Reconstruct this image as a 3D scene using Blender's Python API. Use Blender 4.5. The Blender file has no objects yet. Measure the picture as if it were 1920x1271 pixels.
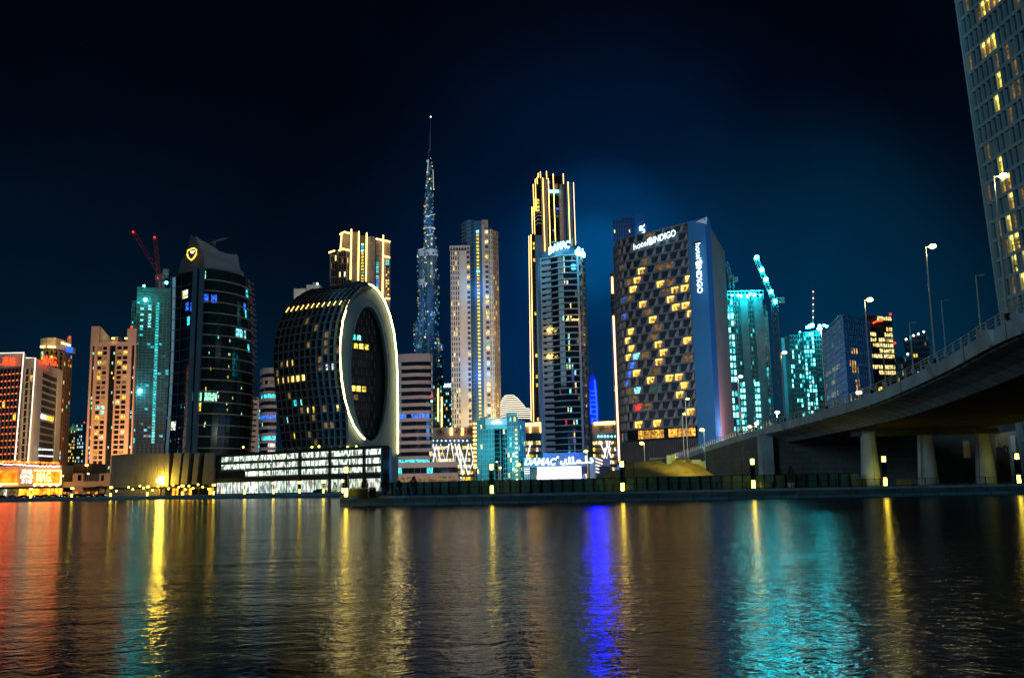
import bpy, math, random
from mathutils import Vector
random.seed(7)
SC = bpy.context.scene
COL = SC.collection
F = 1800.0; CAMZ = 2.6; ROLL = 0.020; PITCH = math.atan(274.5/F)
CAM = Vector((0, 0, CAMZ))
FW = Vector((0, math.cos(PITCH), math.sin(PITCH)))
R0 = Vector((1, 0, 0)); U0 = Vector((0, -math.sin(PITCH), math.cos(PITCH)))
RT = R0*math.cos(ROLL) - U0*math.sin(ROLL)
UP = R0*math.sin(ROLL) + U0*math.cos(ROLL)
GZ = 1.38                                   # level of both quays above the water

def ray(px, py):
    return FW + RT*((px-960)/F) + UP*((635.5-py)/F)
def at(px, py, Y):
    d = ray(px, py); return CAM + d*(Y/d.y)
def C(px, py, Y):
    p = at(px, py, Y); return (p.x, Y)
def Z(px, py, Y):
    return at(px, py, Y).z
def hy(px): return 910-.02*(px-960)
def G(px, Y): return C(px, hy(px), Y)
def lerp(a, b, t): return a+(b-a)*t
def table(t, rows):
    if t <= rows[0][0]: return rows[0][1]
    for (a, x), (b, y) in zip(rows, rows[1:]):
        if t <= b: return lerp(x, y, (t-a)/(b-a))
    return rows[-1][1]

# ------------------------------------------------------------------ materials
MATS = {}
def newmat(name):
    m = bpy.data.materials.new(name); m.use_nodes = True
    MATS[name] = m
    nt = m.node_tree
    return m, nt, nt.nodes['Principled BSDF']
def nd(nt, t, **kw):
    n = nt.nodes.new(t)
    for k, v in kw.items(): setattr(n, k, v)
    return n
def solid(name, col, rough=.8, metal=0., var=.25, scale=.3, bump=0., spec=.5):
    m, nt, b = newmat(name)
    tc = nd(nt, 'ShaderNodeTexCoord'); nz = nd(nt, 'ShaderNodeTexNoise')
    nz.inputs['Scale'].default_value = scale; nz.inputs['Detail'].default_value = 6
    nt.links.new(tc.outputs['Object'], nz.inputs['Vector'])
    r = nd(nt, 'ShaderNodeValToRGB')
    r.color_ramp.elements[0].position = .3; r.color_ramp.elements[1].position = .7
    r.color_ramp.elements[0].color = tuple(c*(1-var) for c in col)+(1,)
    r.color_ramp.elements[1].color = tuple(min(1, c*(1+var)) for c in col)+(1,)
    nt.links.new(nz.outputs['Fac'], r.inputs['Fac']); nt.links.new(r.outputs['Color'], b.inputs['Base Color'])
    b.inputs['Roughness'].default_value = rough; b.inputs['Metallic'].default_value = metal
    b.inputs['Specular IOR Level'].default_value = spec
    if bump:
        bp = nd(nt, 'ShaderNodeBump'); bp.inputs['Strength'].default_value = bump
        n2 = nd(nt, 'ShaderNodeTexNoise'); n2.inputs['Scale'].default_value = scale*8
        nt.links.new(tc.outputs['Object'], n2.inputs['Vector'])
        nt.links.new(n2.outputs['Fac'], bp.inputs['Height']); nt.links.new(bp.outputs['Normal'], b.inputs['Normal'])
    return m
def masonry(name, col, bw, bh, mortar=.5, var=.2, rough=.85):
    m, nt, b = newmat(name)
    tc = nd(nt, 'ShaderNodeTexCoord'); sx = nd(nt, 'ShaderNodeSeparateXYZ'); cx = nd(nt, 'ShaderNodeCombineXYZ')
    ad = nd(nt, 'ShaderNodeMath', operation='ADD')
    nt.links.new(tc.outputs['Object'], sx.inputs[0])
    nt.links.new(sx.outputs['X'], ad.inputs[0]); nt.links.new(sx.outputs['Y'], ad.inputs[1])
    nt.links.new(ad.outputs[0], cx.inputs['X']); nt.links.new(sx.outputs['Z'], cx.inputs['Y'])
    br = nd(nt, 'ShaderNodeTexBrick'); br.inputs['Scale'].default_value = 1
    br.inputs['Brick Width'].default_value = bw; br.inputs['Row Height'].default_value = bh
    br.inputs['Mortar Size'].default_value = .02*bw
    br.inputs['Color1'].default_value = tuple(c*(1-var) for c in col)+(1,)
    br.inputs['Color2'].default_value = tuple(c*(1+var) for c in col)+(1,)
    br.inputs['Mortar'].default_value = tuple(c*mortar for c in col)+(1,)
    nt.links.new(cx.outputs[0], br.inputs['Vector'])
    nz = nd(nt, 'ShaderNodeTexNoise'); nz.inputs['Scale'].default_value = .25; nz.inputs['Detail'].default_value = 5
    nt.links.new(tc.outputs['Object'], nz.inputs['Vector'])
    mx = nd(nt, 'ShaderNodeMix', data_type='RGBA', blend_type='MULTIPLY'); mx.inputs[0].default_value = .6
    nt.links.new(br.outputs['Color'], mx.inputs[6]); nt.links.new(nz.outputs['Fac'], mx.inputs[7])
    nt.links.new(mx.outputs[2], b.inputs['Base Color'])
    b.inputs['Roughness'].default_value = rough
    return m
def glow(name, col, st, tex=0., scale=.5, sample=False, rough=.3, stretch=None):
    """something that gives off light: lit window, tube or lamp"""
    m, nt, b = newmat(name)
    b.inputs['Base Color'].default_value = (.03, .03, .03, 1)
    b.inputs['Roughness'].default_value = rough
    b.inputs['Emission Color'].default_value = tuple(col)+(1,)
    b.inputs['Emission Strength'].default_value = st
    if tex:
        tc = nd(nt, 'ShaderNodeTexCoord'); mp = nd(nt, 'ShaderNodeMapping')
        mp.inputs['Scale'].default_value = stretch or (1, 1, 1)
        nz = nd(nt, 'ShaderNodeTexNoise'); nz.inputs['Scale'].default_value = scale; nz.inputs['Detail'].default_value = 3
        nt.links.new(tc.outputs['Object'], mp.inputs[0]); nt.links.new(mp.outputs[0], nz.inputs['Vector'])
        mr = nd(nt, 'ShaderNodeMapRange'); mr.inputs['From Min'].default_value = .35; mr.inputs['From Max'].default_value = .65
        mr.inputs['To Min'].default_value = st*(1-tex); mr.inputs['To Max'].default_value = st*(1+tex)
        nt.links.new(nz.outputs['Fac'], mr.inputs['Value']); nt.links.new(mr.outputs[0], b.inputs['Emission Strength'])
    m.cycles.emission_sampling = 'AUTO' if sample else 'NONE'
    return m

solid('glass', (.012, .018, .024), .1, .3, .3, .2)
solid('glass_blue', (.01, .025, .045), .3, .1, .4, .15)
solid('glass_teal', (.012, .13, .15), .4, .1, .3, .2)
solid('black_metal', (.012, .012, .013), .4, .5, .2, 1)
solid('grey_metal', (.5, .51, .5), .45, .3, .15, 1)
solid('dark_grey', (.045, .047, .05), .7, 0, .25, .2)
solid('mid_grey', (.14, .145, .15), .8, 0, .2, .15)
solid('cream', (.46, .39, .31), .85, 0, .12, .1)
solid('beige', (.36, .30, .26), .85, 0, .12, .1)
solid('pink_stone', (.40, .31, .30), .85, 0, .12, .1)
solid('white_wall', (.52, .50, .47), .8, 0, .1, .1)
solid('offwhite', (.5, .5, .52), .7, 0, .12, .1)
solid('brown', (.15, .11, .075), .85, 0, .2, .1)
solid('steel_blue', (.06, .13, .2), .4, .3, .2, .05)
solid('blue_wall', (.012, .11, .25), .75, 0, .08, .08)
solid('grid_pane', (.03, .13, .17), .3, .2, .4, .1)
solid('ring_panel', (.045, .09, .115), .6, 0, .1, .15)
solid('grid_panel', (.30, .42, .46), .6, 0, .1, .2)
solid('hotel_band', (.10, .092, .098), .8, 0, .15, .2)
solid('spire_skin', (.05, .11, .15), .45, .3, .5, .06)
solid('sail_grey', (.30, .31, .35), .6, .2, .2, .1)
solid('reveal', (.20, .18, .185), .8, 0, .15, .2)
solid('concrete', (.38, .46, .50), .85, 0, .3, .25, .15)
solid('soffit', (.05, .055, .055), .9, 0, .3, .2)  # bridge concrete again, shade under the deck put into a darker colour
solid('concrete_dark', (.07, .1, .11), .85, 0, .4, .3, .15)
solid('raw_concrete', (.085, .125, .13), .9, 0, .25, .3)
solid('teal_wall', (.14, .34, .36), .6, .1, .15, .1)
solid('sand', (.34, .25, .11), .95, 0, .3, .5, .6)
solid('asphalt', (.05, .05, .05), .9, 0, .3, .5)
solid('paving', (.17, .16, .15), .85, 0, .25, .6)
solid('leaf', (.03, .06, .025), .8, 0, .4, 2)
solid('bark', (.08, .06, .04), .9, 0, .3, 3)
solid('pot_white', (.5, .5, .5), .5, 0, .1, 1)
solid('pot_blue', (.05, .09, .25), .4, 0, .1, 1)
solid('red_steel', (.30, .05, .06), .6, .1, .2, 1)
solid('crane_white', (.12, .12, .11), .6, .1, .2, 1)
solid('hoarding', (.07, .21, .22), .8, 0, .2, .3)
solid('podium_panel', (.15, .135, .13), .7, 0, .12, .2)
solid('car_dark', (.02, .022, .03), .25, .3, .2, 1)
solid('car_red', (.12, .02, .015), .25, .3, .2, 1)
solid('car_silver', (.2, .2, .21), .25, .5, .1, 1)
solid('tyre', (.01, .01, .01), .9)
solid('crown_grey', (.16, .15, .17), .6, .2, .2, .1)
solid('quay_cap', (.15, .29, .36), .85, 0, .3, .5, .1)  # teal cast of the city lights put into the coping colour
solid('glass_green', (.006, .042, .045), .15, .3, .4, .08)
masonry('quay_wall', (.12, .26, .33), 2.4, .75, .3, .3)  # blue-teal city light tinted into the wall's own colour
masonry('ramp_wall', (.15, .17, .17), 3.0, 1.1, .6, .18)
masonry('tile_pink', (.42, .34, .33), 1.6, 1.0, .75, .06)

WCOL = dict(yellow=(1, .66, .07), warm=(1, .48, .05), pale=(1, .80, .30), white=(.85, .95, 1), green=(.35, 1, .62),
            cyan=(.05, .85, .9), teal=(.02, .5, .5), blue=(.03, .15, 1), orange=(1, .28, .03), red=(1, .03, .02), aqua=(.25, .8, .85))
for k, c in WCOL.items():
    glow('w_'+k, c, 1.2, .95, 1.1)
for k in ('blue', 'aqua', 'white', 'pale', 'yellow', 'cyan', 'teal'): glow('d_'+k, WCOL[k], .22, .8, .1)
glow('w_dimwhite', (.8, .85, .8), .6)
glow('w_dim', (1, .6, .2), .16, .8, .8)
glow('w_dimteal', (.05, .5, .5), .12, .8, .8)
glow('w_bright', (1, .64, .12), 2.6, .6, .9)
glow('w_dimwarm', (1, .45, .05), .6, .9, 1.2)
glow('w_faintwarm', (1, .5, .12), .16, .9, 1.2)
glow('w_cold', (.22, 1, .97), 3.6, .6, .9)
glow('neon_gold', (1, .58, .12), 7, sample=True)
glow('neon_ring', (1, .74, .26), 15, sample=True)
glow('neon_rose', (1, .52, .26), 4.5, sample=True)
glow('neon_white', (1, .88, .66), 1.8, sample=True)
glow('neon_blue', (.0003, .0016, 1), 120, sample=True)
glow('tube_white', (.95, .93, 1), 1.6, sample=True)
glow('sign_white', (.72, .93, 1), 2.2, sample=True)
glow('sign_cyan', (.3, .85, 1), 7, sample=True)
glow('sign_red', (1, .05, .01), 3.5, sample=True)
glow('sign_yellow', (1, .55, .05), 2.2, sample=True)
glow('screen_white', (.86, .88, 1), 2.2, sample=True)
glow('screen_red', (1, .06, .002), 6.5, .6, .3, sample=True)
glow('lamp_yellow', (1, .72, .06), 17, sample=True)
glow('lamp_head', (1, .9, .38), 18, sample=True)
glow('lamp_sodium', (1, .5, .06), 12, sample=True)
glow('lamp_cyan_small', (.05, .9, .95), 45, sample=True)
glow('lamp_cyan', (.01, .80, .95), 210, sample=True)
glow('lamp_red', (1, .03, .02), 3)
glow('dot_red', (1, .08, .01), 6)
glow('flood_yellow', (1, .66, .05), 140, sample=True)
glow('dot_white', (1, .95, .8), 4)
glow('shop_orange', (1, .24, .012), 4.5, .8, .5, sample=True)

def shelf_glow(name, dark):
    """bright shop floors behind glass: shelves, goods and lamps in many tints"""
    m, nt, b = newmat(name)
    b.inputs['Base Color'].default_value = (.03, .03, .03, 1); b.inputs['Roughness'].default_value = .2
    tc = nd(nt, 'ShaderNodeTexCoord'); mp = nd(nt, 'ShaderNodeMapping'); mp.inputs['Scale'].default_value = (1.5, 1.5, .55)
    vo = nd(nt, 'ShaderNodeTexVoronoi'); vo.inputs['Scale'].default_value = .8
    nt.links.new(tc.outputs['Object'], mp.inputs[0]); nt.links.new(mp.outputs[0], vo.inputs['Vector'])
    nz = nd(nt, 'ShaderNodeTexNoise'); nz.inputs['Scale'].default_value = .75; nz.inputs['Detail'].default_value = 2.5
    nt.links.new(mp.outputs[0], nz.inputs['Vector'])
    hs = nd(nt, 'ShaderNodeMix', data_type='RGBA'); hs.inputs[0].default_value = .84
    nt.links.new(vo.outputs['Color'], hs.inputs[6]); hs.inputs[7].default_value = (.80, .97, .76, 1)
    nt.links.new(hs.outputs[2], b.inputs['Emission Color'])
    mr = nd(nt, 'ShaderNodeMapRange'); mr.inputs['From Min'].default_value = .42; mr.inputs['From Max'].default_value = .64
    mr.inputs['To Min'].default_value = .30; mr.inputs['To Max'].default_value = dark
    nt.links.new(nz.outputs['Fac'], mr.inputs['Value']); nt.links.new(mr.outputs[0], b.inputs['Emission Strength'])
    m.cycles.emission_sampling = 'AUTO'
    return m
shelf_glow('shop_white', 3.6)
shelf_glow('shop_colour', 1.7)
# give the street-level shops stronger tints
MATS['shop_colour'].node_tree.nodes['Mix'].inputs[0].default_value = .6

# ------------------------------------------------------------------ mesh tools
class MB:
    def __init__(s): s.v = []; s.f = []; s.m = []; s.mats = []
    def mi(s, mat):
        if mat not in s.mats: s.mats.append(mat)
        return s.mats.index(mat)
    def hexa(s, p, mat):
        n = len(s.v); s.v += [tuple(q) for q in p]; k = s.mi(mat)
        for f in ((3, 2, 1, 0), (4, 5, 6, 7), (0, 1, 5, 4), (1, 2, 6, 5), (2, 3, 7, 6), (3, 0, 4, 7)):
            s.f.append(tuple(n+i for i in f)); s.m.append(k)
    def box(s, x0, x1, y0, y1, z0, z1, mat):
        s.hexa([(x0, y0, z0), (x1, y0, z0), (x1, y1, z0), (x0, y1, z0), (x0, y0, z1), (x1, y0, z1), (x1, y1, z1), (x0, y1, z1)], mat)
    def sbox(s, P, u0, u1, v0, v1, d0, d1, mat, nu=1, nv=1):
        k = s.mi(mat); n = len(s.v)
        for j in range(nv+1):
            v = lerp(v0, v1, j/nv)
            for i in range(nu+1):
                u = lerp(u0, u1, i/nu)
                s.v.append(tuple(P(u, v, d1))); s.v.append(tuple(P(u, v, d0)))
        def I(i, j, b): return n+(j*(nu+1)+i)*2+b
        for j in range(nv):
            for i in range(nu):
                s.f.append((I(i, j, 0), I(i+1, j, 0), I(i+1, j+1, 0), I(i, j+1, 0)))
                s.f.append((I(i, j, 1), I(i, j+1, 1), I(i+1, j+1, 1), I(i+1, j, 1))); s.m += [k, k]
        for i in range(nu):
            s.f.append((I(i, 0, 0), I(i, 0, 1), I(i+1, 0, 1), I(i+1, 0, 0)))
            s.f.append((I(i, nv, 0), I(i+1, nv, 0), I(i+1, nv, 1), I(i, nv, 1))); s.m += [k, k]
        for j in range(nv):
            s.f.append((I(0, j, 0), I(0, j+1, 0), I(0, j+1, 1), I(0, j, 1)))
            s.f.append((I(nu, j, 0), I(nu, j, 1), I(nu, j+1, 1), I(nu, j+1, 0))); s.m += [k, k]
    def prism(s, poly, z0, z1, mat, z1s=None):
        n = len(s.v); k = s.mi(mat); q = len(poly)
        for i, p in enumerate(poly): s.v.append((p[0], p[1], z0))
        for i, p in enumerate(poly): s.v.append((p[0], p[1], z1s[i] if z1s else z1))
        s.f.append(tuple(n+i for i in reversed(range(q)))); s.f.append(tuple(n+q+i for i in range(q))); s.m += [k, k]
        for i in range(q):
            j = (i+1) % q; s.f.append((n+i, n+j, n+q+j, n+q+i)); s.m.append(k)
    def tube(s, pts, r, mat, n=6, r1=None):
        pts = [Vector(p) for p in pts]; k = s.mi(mat); base = len(s.v); L = len(pts)
        for i, p in enumerate(pts):
            d = (pts[min(i+1, L-1)]-pts[max(i-1, 0)]).normalized()
            a = d.cross(Vector((0, 0, 1)))
            if a.length < .05: a = d.cross(Vector((0, 1, 0)))
            a.normalize(); b = a.cross(d)
            rr = r if r1 is None else lerp(r, r1, i/max(1, L-1))
            for q in range(n):
                t = 2*math.pi*q/n; s.v.append(tuple(p+a*(rr*math.cos(t))+b*(rr*math.sin(t))))
        for i in range(L-1):
            for q in range(n):
                w = (q+1) % n
                s.f.append((base+i*n+q, base+i*n+w, base+(i+1)*n+w, base+(i+1)*n+q)); s.m.append(k)
        s.f.append(tuple(base+q for q in reversed(range(n)))); s.f.append(tuple(base+(L-1)*n+q for q in range(n))); s.m += [k, k]
    def lathe(s, c, prof, mat, n=12, sx=1, sy=1):
        k = s.mi(mat); base = len(s.v); L = len(prof)
        for (r, z) in prof:
            for q in range(n):
                t = 2*math.pi*q/n; s.v.append((c[0]+r*sx*math.cos(t), c[1]+r*sy*math.sin(t), c[2]+z))
        for i in range(L-1):
            for q in range(n):
                w = (q+1) % n
                s.f.append((base+i*n+q, base+i*n+w, base+(i+1)*n+w, base+(i+1)*n+q)); s.m.append(k)
        s.f.append(tuple(base+q for q in reversed(range(n)))); s.f.append(tuple(base+(L-1)*n+q for q in range(n))); s.m += [k, k]
    def ball(s, c, r, mat, n=8, sz=1):
        s.lathe(c, [(r*math.sin(math.pi*(i+.02)/(6.04)), -r*sz*math.cos(math.pi*(i+.02)/(6.04))) for i in range(7)], mat, n)
    def obj(s, name, parent=None, smooth=False, kind=None):
        if not s.v: return None
        me = bpy.data.meshes.new(name)
        o = bpy.data.objects.new(name, me); COL.objects.link(o)
        off = (0, 0, 0)
        if parent is not None:
            off = tuple(ROOTLOC[parent.name]); o.parent = parent
        else:
            n = len(s.v); off = (sum(p[0] for p in s.v)/n, sum(p[1] for p in s.v)/n, min(p[2] for p in s.v))
            o.location = off
        ROOTLOC[o.name] = off
        me.from_pydata([(p[0]-off[0], p[1]-off[1], p[2]-off[2]) for p in s.v], [], s.f)
        for mt in s.mats: me.materials.append(MATS[mt])
        if len(s.mats) > 1: me.polygons.foreach_set('material_index', s.m)
        if smooth: me.polygons.foreach_set('use_smooth', [True]*len(me.polygons))
        me.update()
        if kind: o['kind'] = kind
        return o
ROOTLOC = {}
def tag(o, label, cat, group=None):
    o['label'] = label; o['category'] = cat
    if group: o['group'] = group
    return o
def thing(name, label, cat, loc, group=None):
    o = bpy.data.objects.new(name, None); COL.objects.link(o)
    o.location = loc; ROOTLOC[o.name] = tuple(loc); o.empty_display_size = 1
    return tag(o, label, cat, group)
def copy_tree(root, loc, label=None, rz=None, scale=None):
    c = root.copy(); COL.objects.link(c); c.location = loc
    if rz is not None: c.rotation_euler = (0, 0, rz)
    if scale: c.scale = (scale,)*3
    if label: c['label'] = label
    for ch in list(root.children):
        d = ch.copy(); COL.objects.link(d); d.parent = c
        for g in list(ch.children):
            e = g.copy(); COL.objects.link(e); e.parent = d
    return c
FLOOD = .22
def light(name, loc, col, power, r=1.0, typ='SPOT', aim=None, spot=150):  # floods: mostly unseen spots added to brighten facades, facing away from the water
    power *= FLOOD
    if typ == 'SPOT' and aim is None: aim = (loc[0], loc[1]+1, loc[2]+.12)
    if typ == 'POINT': spot = None
    l = bpy.data.lights.new(name, typ); l.color = col; l.energy = power; l.shadow_soft_size = r
    o = bpy.data.objects.new(name, l); COL.objects.link(o); o.location = loc
    if spot: l.spot_size = math.radians(spot); l.spot_blend = .6
    if aim is not None: o.rotation_euler = (Vector(aim)-Vector(loc)).to_track_quat('-Z', 'Y').to_euler()
    return o

# surfaces: P(u, v, d) with u along, v up (0..1) and d outward in metres
def path_plan(path):
    seg = []; tot = 0
    for a, b in zip(path, path[1:]):
        l = math.hypot(b[0]-a[0], b[1]-a[1]); seg.append((tot, l, a, b)); tot += l
    def plan(u):
        s = u*tot
        for (t, l, a, b) in seg:
            if s <= t+l+1e-9 or (t, l, a, b) == seg[-1]:
                k = (s-t)/l; dx = (b[0]-a[0])/l; dy = (b[1]-a[1])/l
                return a[0]+dx*l*k, a[1]+dy*l*k, dy, -dx
    return plan, tot
def bez_plan(a, m, b):
    def plan(u):
        x = (1-u)**2*a[0]+2*u*(1-u)*m[0]+u*u*b[0]; y = (1-u)**2*a[1]+2*u*(1-u)*m[1]+u*u*b[1]
        dx = 2*(1-u)*(m[0]-a[0])+2*u*(b[0]-m[0]); dy = 2*(1-u)*(m[1]-a[1])+2*u*(b[1]-m[1]); l = math.hypot(dx, dy)
        return x, y, dy/l, -dx/l
    return plan
def surf(plan, z0, z1, top=None):
    """top: optional f(u) giving the top height"""
    def P(u, v, d):
        x, y, nx, ny = plan(u); zz = top(u) if top else z1
        return (x+nx*d, y+ny*d, lerp(z0, zz, v))
    return P
def flat(a, b, z0, z1, z1b=None):
    return surf(path_plan([a, b])[0], z0, z1, (lambda u: lerp(z1, z1b, u)) if z1b is not None else None)

class Bld:
    def __init__(s, name, label, cat, loc, group=None):
        s.root = thing(name, label, cat, (loc[0], loc[1], GZ), group); s.wall = MB(); s.wins = []; s.bal = []
    def win(s, P, u0, u1, v0, v1, d0, d1, mat):
        p = [P(u0, v0, d1), P(u1, v0, d1), P(u1, v0, d0), P(u0, v0, d0), P(u0, v1, d1), P(u1, v1, d1), P(u1, v1, d0), P(u0, v1, d0)]
        s.wins.append((p, mat))
    def grid(s, P, nc, nr, mat, pw=.25, bh=.35, dep=.4, lit=.15, pal=('yellow', 'pale'), off='glass', u0=0, u1=1, v0=0, v1=1,
             pick=None, nu=1, piers=True, vb=0, band=None):
        du = (u1-u0)/nc; dv = (v1-v0)/nr
        for j in range(nr+1):
            a = v0+j*dv-bh*dv/2; b = v0+j*dv+bh*dv/2
            s.wall.sbox(P, u0, u1, max(a, v0), min(b, v1), -dep-.15, vb, band or mat, nu)
        if piers:
            for i in range(nc+1):
                a = u0+i*du-pw*du/2; b = u0+i*du+pw*du/2
                s.wall.sbox(P, max(a, u0), min(b, u1), v0, v1, -dep-.15, vb+.04, mat)
        for j in range(nr):
            for i in range(nc):
                mt = pick(i, j) if pick else None
                if mt is None: mt = ('w_'+random.choice(pal)) if random.random() < lit else off
                if mt == 'none': continue
                s.win(P, u0+(i+(pw*.4 if piers else 0))*du, u0+(i+1-(pw*.4 if piers else 0))*du, v0+(j+bh*.4)*dv, v0+(j+1-bh*.4)*dv, -dep-.1, -dep, mt)
    def core(s, path, z0, z1, mat, back=20, inset=.7, z1s=None):
        pts = []; inset = max(inset, 1.75)
        nn = []
        for p, q in zip(path, path[1:]):
            l = math.hypot(q[0]-p[0], q[1]-p[1]); nn.append((-(q[1]-p[1])/l, (q[0]-p[0])/l))
        for i, p in enumerate(path):
            n1 = nn[max(i-1, 0)]; n2 = nn[min(i, len(nn)-1)]; k = inset/(1+n1[0]*n2[0]+n1[1]*n2[1])
            pts.append((p[0]+(n1[0]+n2[0])*k, p[1]+(n1[1]+n2[1])*k))
        yb = max(path[-1][1], path[0][1])+back       # flanks turned slightly out of sight, as the front faces the canal
        k1 = 1+.97*(yb/path[-1][1]-1); k0 = 1+.97*(yb/path[0][1]-1)
        poly = pts+[(path[-1][0]*k1-.2, yb), (path[0][0]*k0+.2, yb)]
        s.wall.prism(poly, z0, z1, mat, z1s)
    def finish(s, wall='wall', window='window', cap=100):
        s.wall.obj(wall, s.root)
        ws = sorted(s.wins, key=lambda w: -(1 if w[1].startswith('w_') or w[1].startswith('shop') else 0))
        for p, mat in ws[:cap]:
            m = MB(); m.hexa(p, mat); m.obj(window, s.root)
        if len(ws) > cap:
            m = MB()
            for p, mat in ws[cap:]: m.hexa(p, mat)
            m.obj(window, s.root, kind='stuff')
        return s.root
    def part(s, name, mb, **kw): return mb.obj(name, s.root, **kw)

def neon(b, pts, r=.35, mat='neon_gold', name='light_strip', n=5):
    m = MB(); m.tube(pts, r, mat, n); return m.obj(name, b.root if hasattr(b, 'root') else b)

def text(s, parent, A, B, h, mat, name='sign_lettering', ext=.25, bold=0., vdir=(0, 0, 1), shear=0., bend=None, out=(0, -1, 0)):
    cu = bpy.data.curves.new('t', 'FONT'); cu.body = s; cu.size = 1; cu.extrude = .02; cu.offset = bold; cu.shear = shear
    cu.resolution_u = 3
    o = bpy.data.objects.new('t', cu); COL.objects.link(o)
    dg = bpy.context.evaluated_depsgraph_get(); dg.update()
    me = bpy.data.meshes.new_from_object(o.evaluated_get(dg))
    bpy.data.objects.remove(o); bpy.data.curves.remove(cu)
    xs = [v.co.x for v in me.vertices]; ys = [v.co.y for v in me.vertices]
    x0, x1, y0, y1 = min(xs), max(xs), min(ys), max(ys)
    A = Vector(A); B = Vector(B); V = Vector(vdir).normalized()*h; out = Vector(out)
    off = Vector(ROOTLOC[parent.name])
    for v in me.vertices:
        u = (v.co.x-x0)/(x1-x0); w = (v.co.y-y0)/(y1-y0)
        p = A.lerp(B, u)+V*w + out*(ext if v.co.z > 0 else .03)
        if bend: p = p + Vector(bend)*(4*u*(1-u))
        v.co = p-off
    me.materials.clear(); me.materials.append(MATS[mat])
    for p in me.polygons: p.material_index = 0
    ob = bpy.data.objects.new(name, me); COL.objects.link(ob); ob.parent = parent; ROOTLOC[ob.name] = tuple(off)
    return ob
# ================================================================== left bank towers
def P3(px, py, Y): return tuple(at(px, py, Y))

# --- hotel with rows of red dots, two slabs outlined in white tube
def dotted_hotel():
    a = C(-70, 700, 560); c = C(44, 661, 540); zt = Z(44, 661, 540)
    b = Bld('hotel_tower', 'hotel at the left edge with red dots, white outline tubes and red rooftop lettering', 'building', c)
    P = flat(a, c, GZ, zt)
    b.core([a, c], GZ, zt-.3, 'beige', 18)
    b.grid(P, 16, 19, 'dark_grey', .12, .16, .5, .06, ('yellow',), v0=.02, v1=.90, band='mid_grey')
    b.wall.sbox(P, 0, 1, .905, 1, -.6, .1, 'beige')
    # second slab
    c2 = C(47, 671, 552); d2 = C(66, 671, 549); z2 = Z(66, 671, 549)
    P2 = flat(c2, d2, GZ, z2)
    b.core([c2, d2], GZ, z2-.3, 'beige', 12)
    b.grid(P2, 2, 18, 'beige', .25, .14, .8, .05, ('yellow',), v0=.02, v1=.93, band='cream')
    b.wall.sbox(P2, 0, 1, .93, 1, -.6, .1, 'beige')
    # side wall going back, blank part then balconies
    e = C(118, 684, 612); z3 = Z(67, 671, 549)
    P4 = flat(d2, e, GZ, z3)
    b.core([(d2[0]+.3, d2[1]+.2), e], GZ, z3-.3, 'cream', 14)
    b.wall.sbox(P4, 0, .27, 0, 1.0, -.6, .2, 'cream'); b.wall.sbox(P4, .84, 1, 0, 1.0, -.6, .2, 'cream')
    b.wall.sbox(P4, .27, .84, .94, 1.0, -.6, .15, 'cream')
    b.grid(P4, 2, 18, 'cream', .1, .2, 1.3, .05, ('yellow', 'white'), u0=.28, u1=.835, v0=.0, v1=.935, off='dark_grey', piers=False)
    b.finish()
    # tubes
    t = lambda *q: [P3(x, y, Y-1.0) for x, y, Y in q]
    neon(b, t((-60, 664, 556), (44.5, 661, 540), (28, 863, 540)), .38, 'neon_white')
    neon(b, t((47.5, 671, 548), (66.5, 671, 548), (52.5, 864, 548)), .38, 'neon_white')
    # red dots: one small lamp at every balcony
    n = 0
    for j in range(17):
        for i in range(16):
            u = (i+.95)/16; v = .02+.88*(j+2.05)/19
            p = P(u, v, .5)
            if n >= 102 or i < 10: continue
            m = MB(); m.ball(p, .33, 'dot_red', 6); m.obj('balcony_light', b.root); n += 1
    text('.邁格', b.root, P3(1, 685, 547), P3(29, 685, 538.5), 4.8, 'sign_red', bold=.0)
    text('MAG.', b.root, P3(79.5, 683, 556), P3(107.5, 687, 580), 5.6, 'sign_red', bold=.015, ext=.9, out=(.6, -.8, 0))
    for y in (842, 854):
        m = MB(); m.tube([P3(73, y, 556), P3(99, y+1.5, 578)], .5, 'w_white'); m.obj('light_strip', b.root)
dotted_hotel()
light('flood', P3(108, 868, 500), (1, .72, .4), 520000, 4); light('flood', P3(95, 760, 500), (1, .8, .6), 300000, 4)

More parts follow.
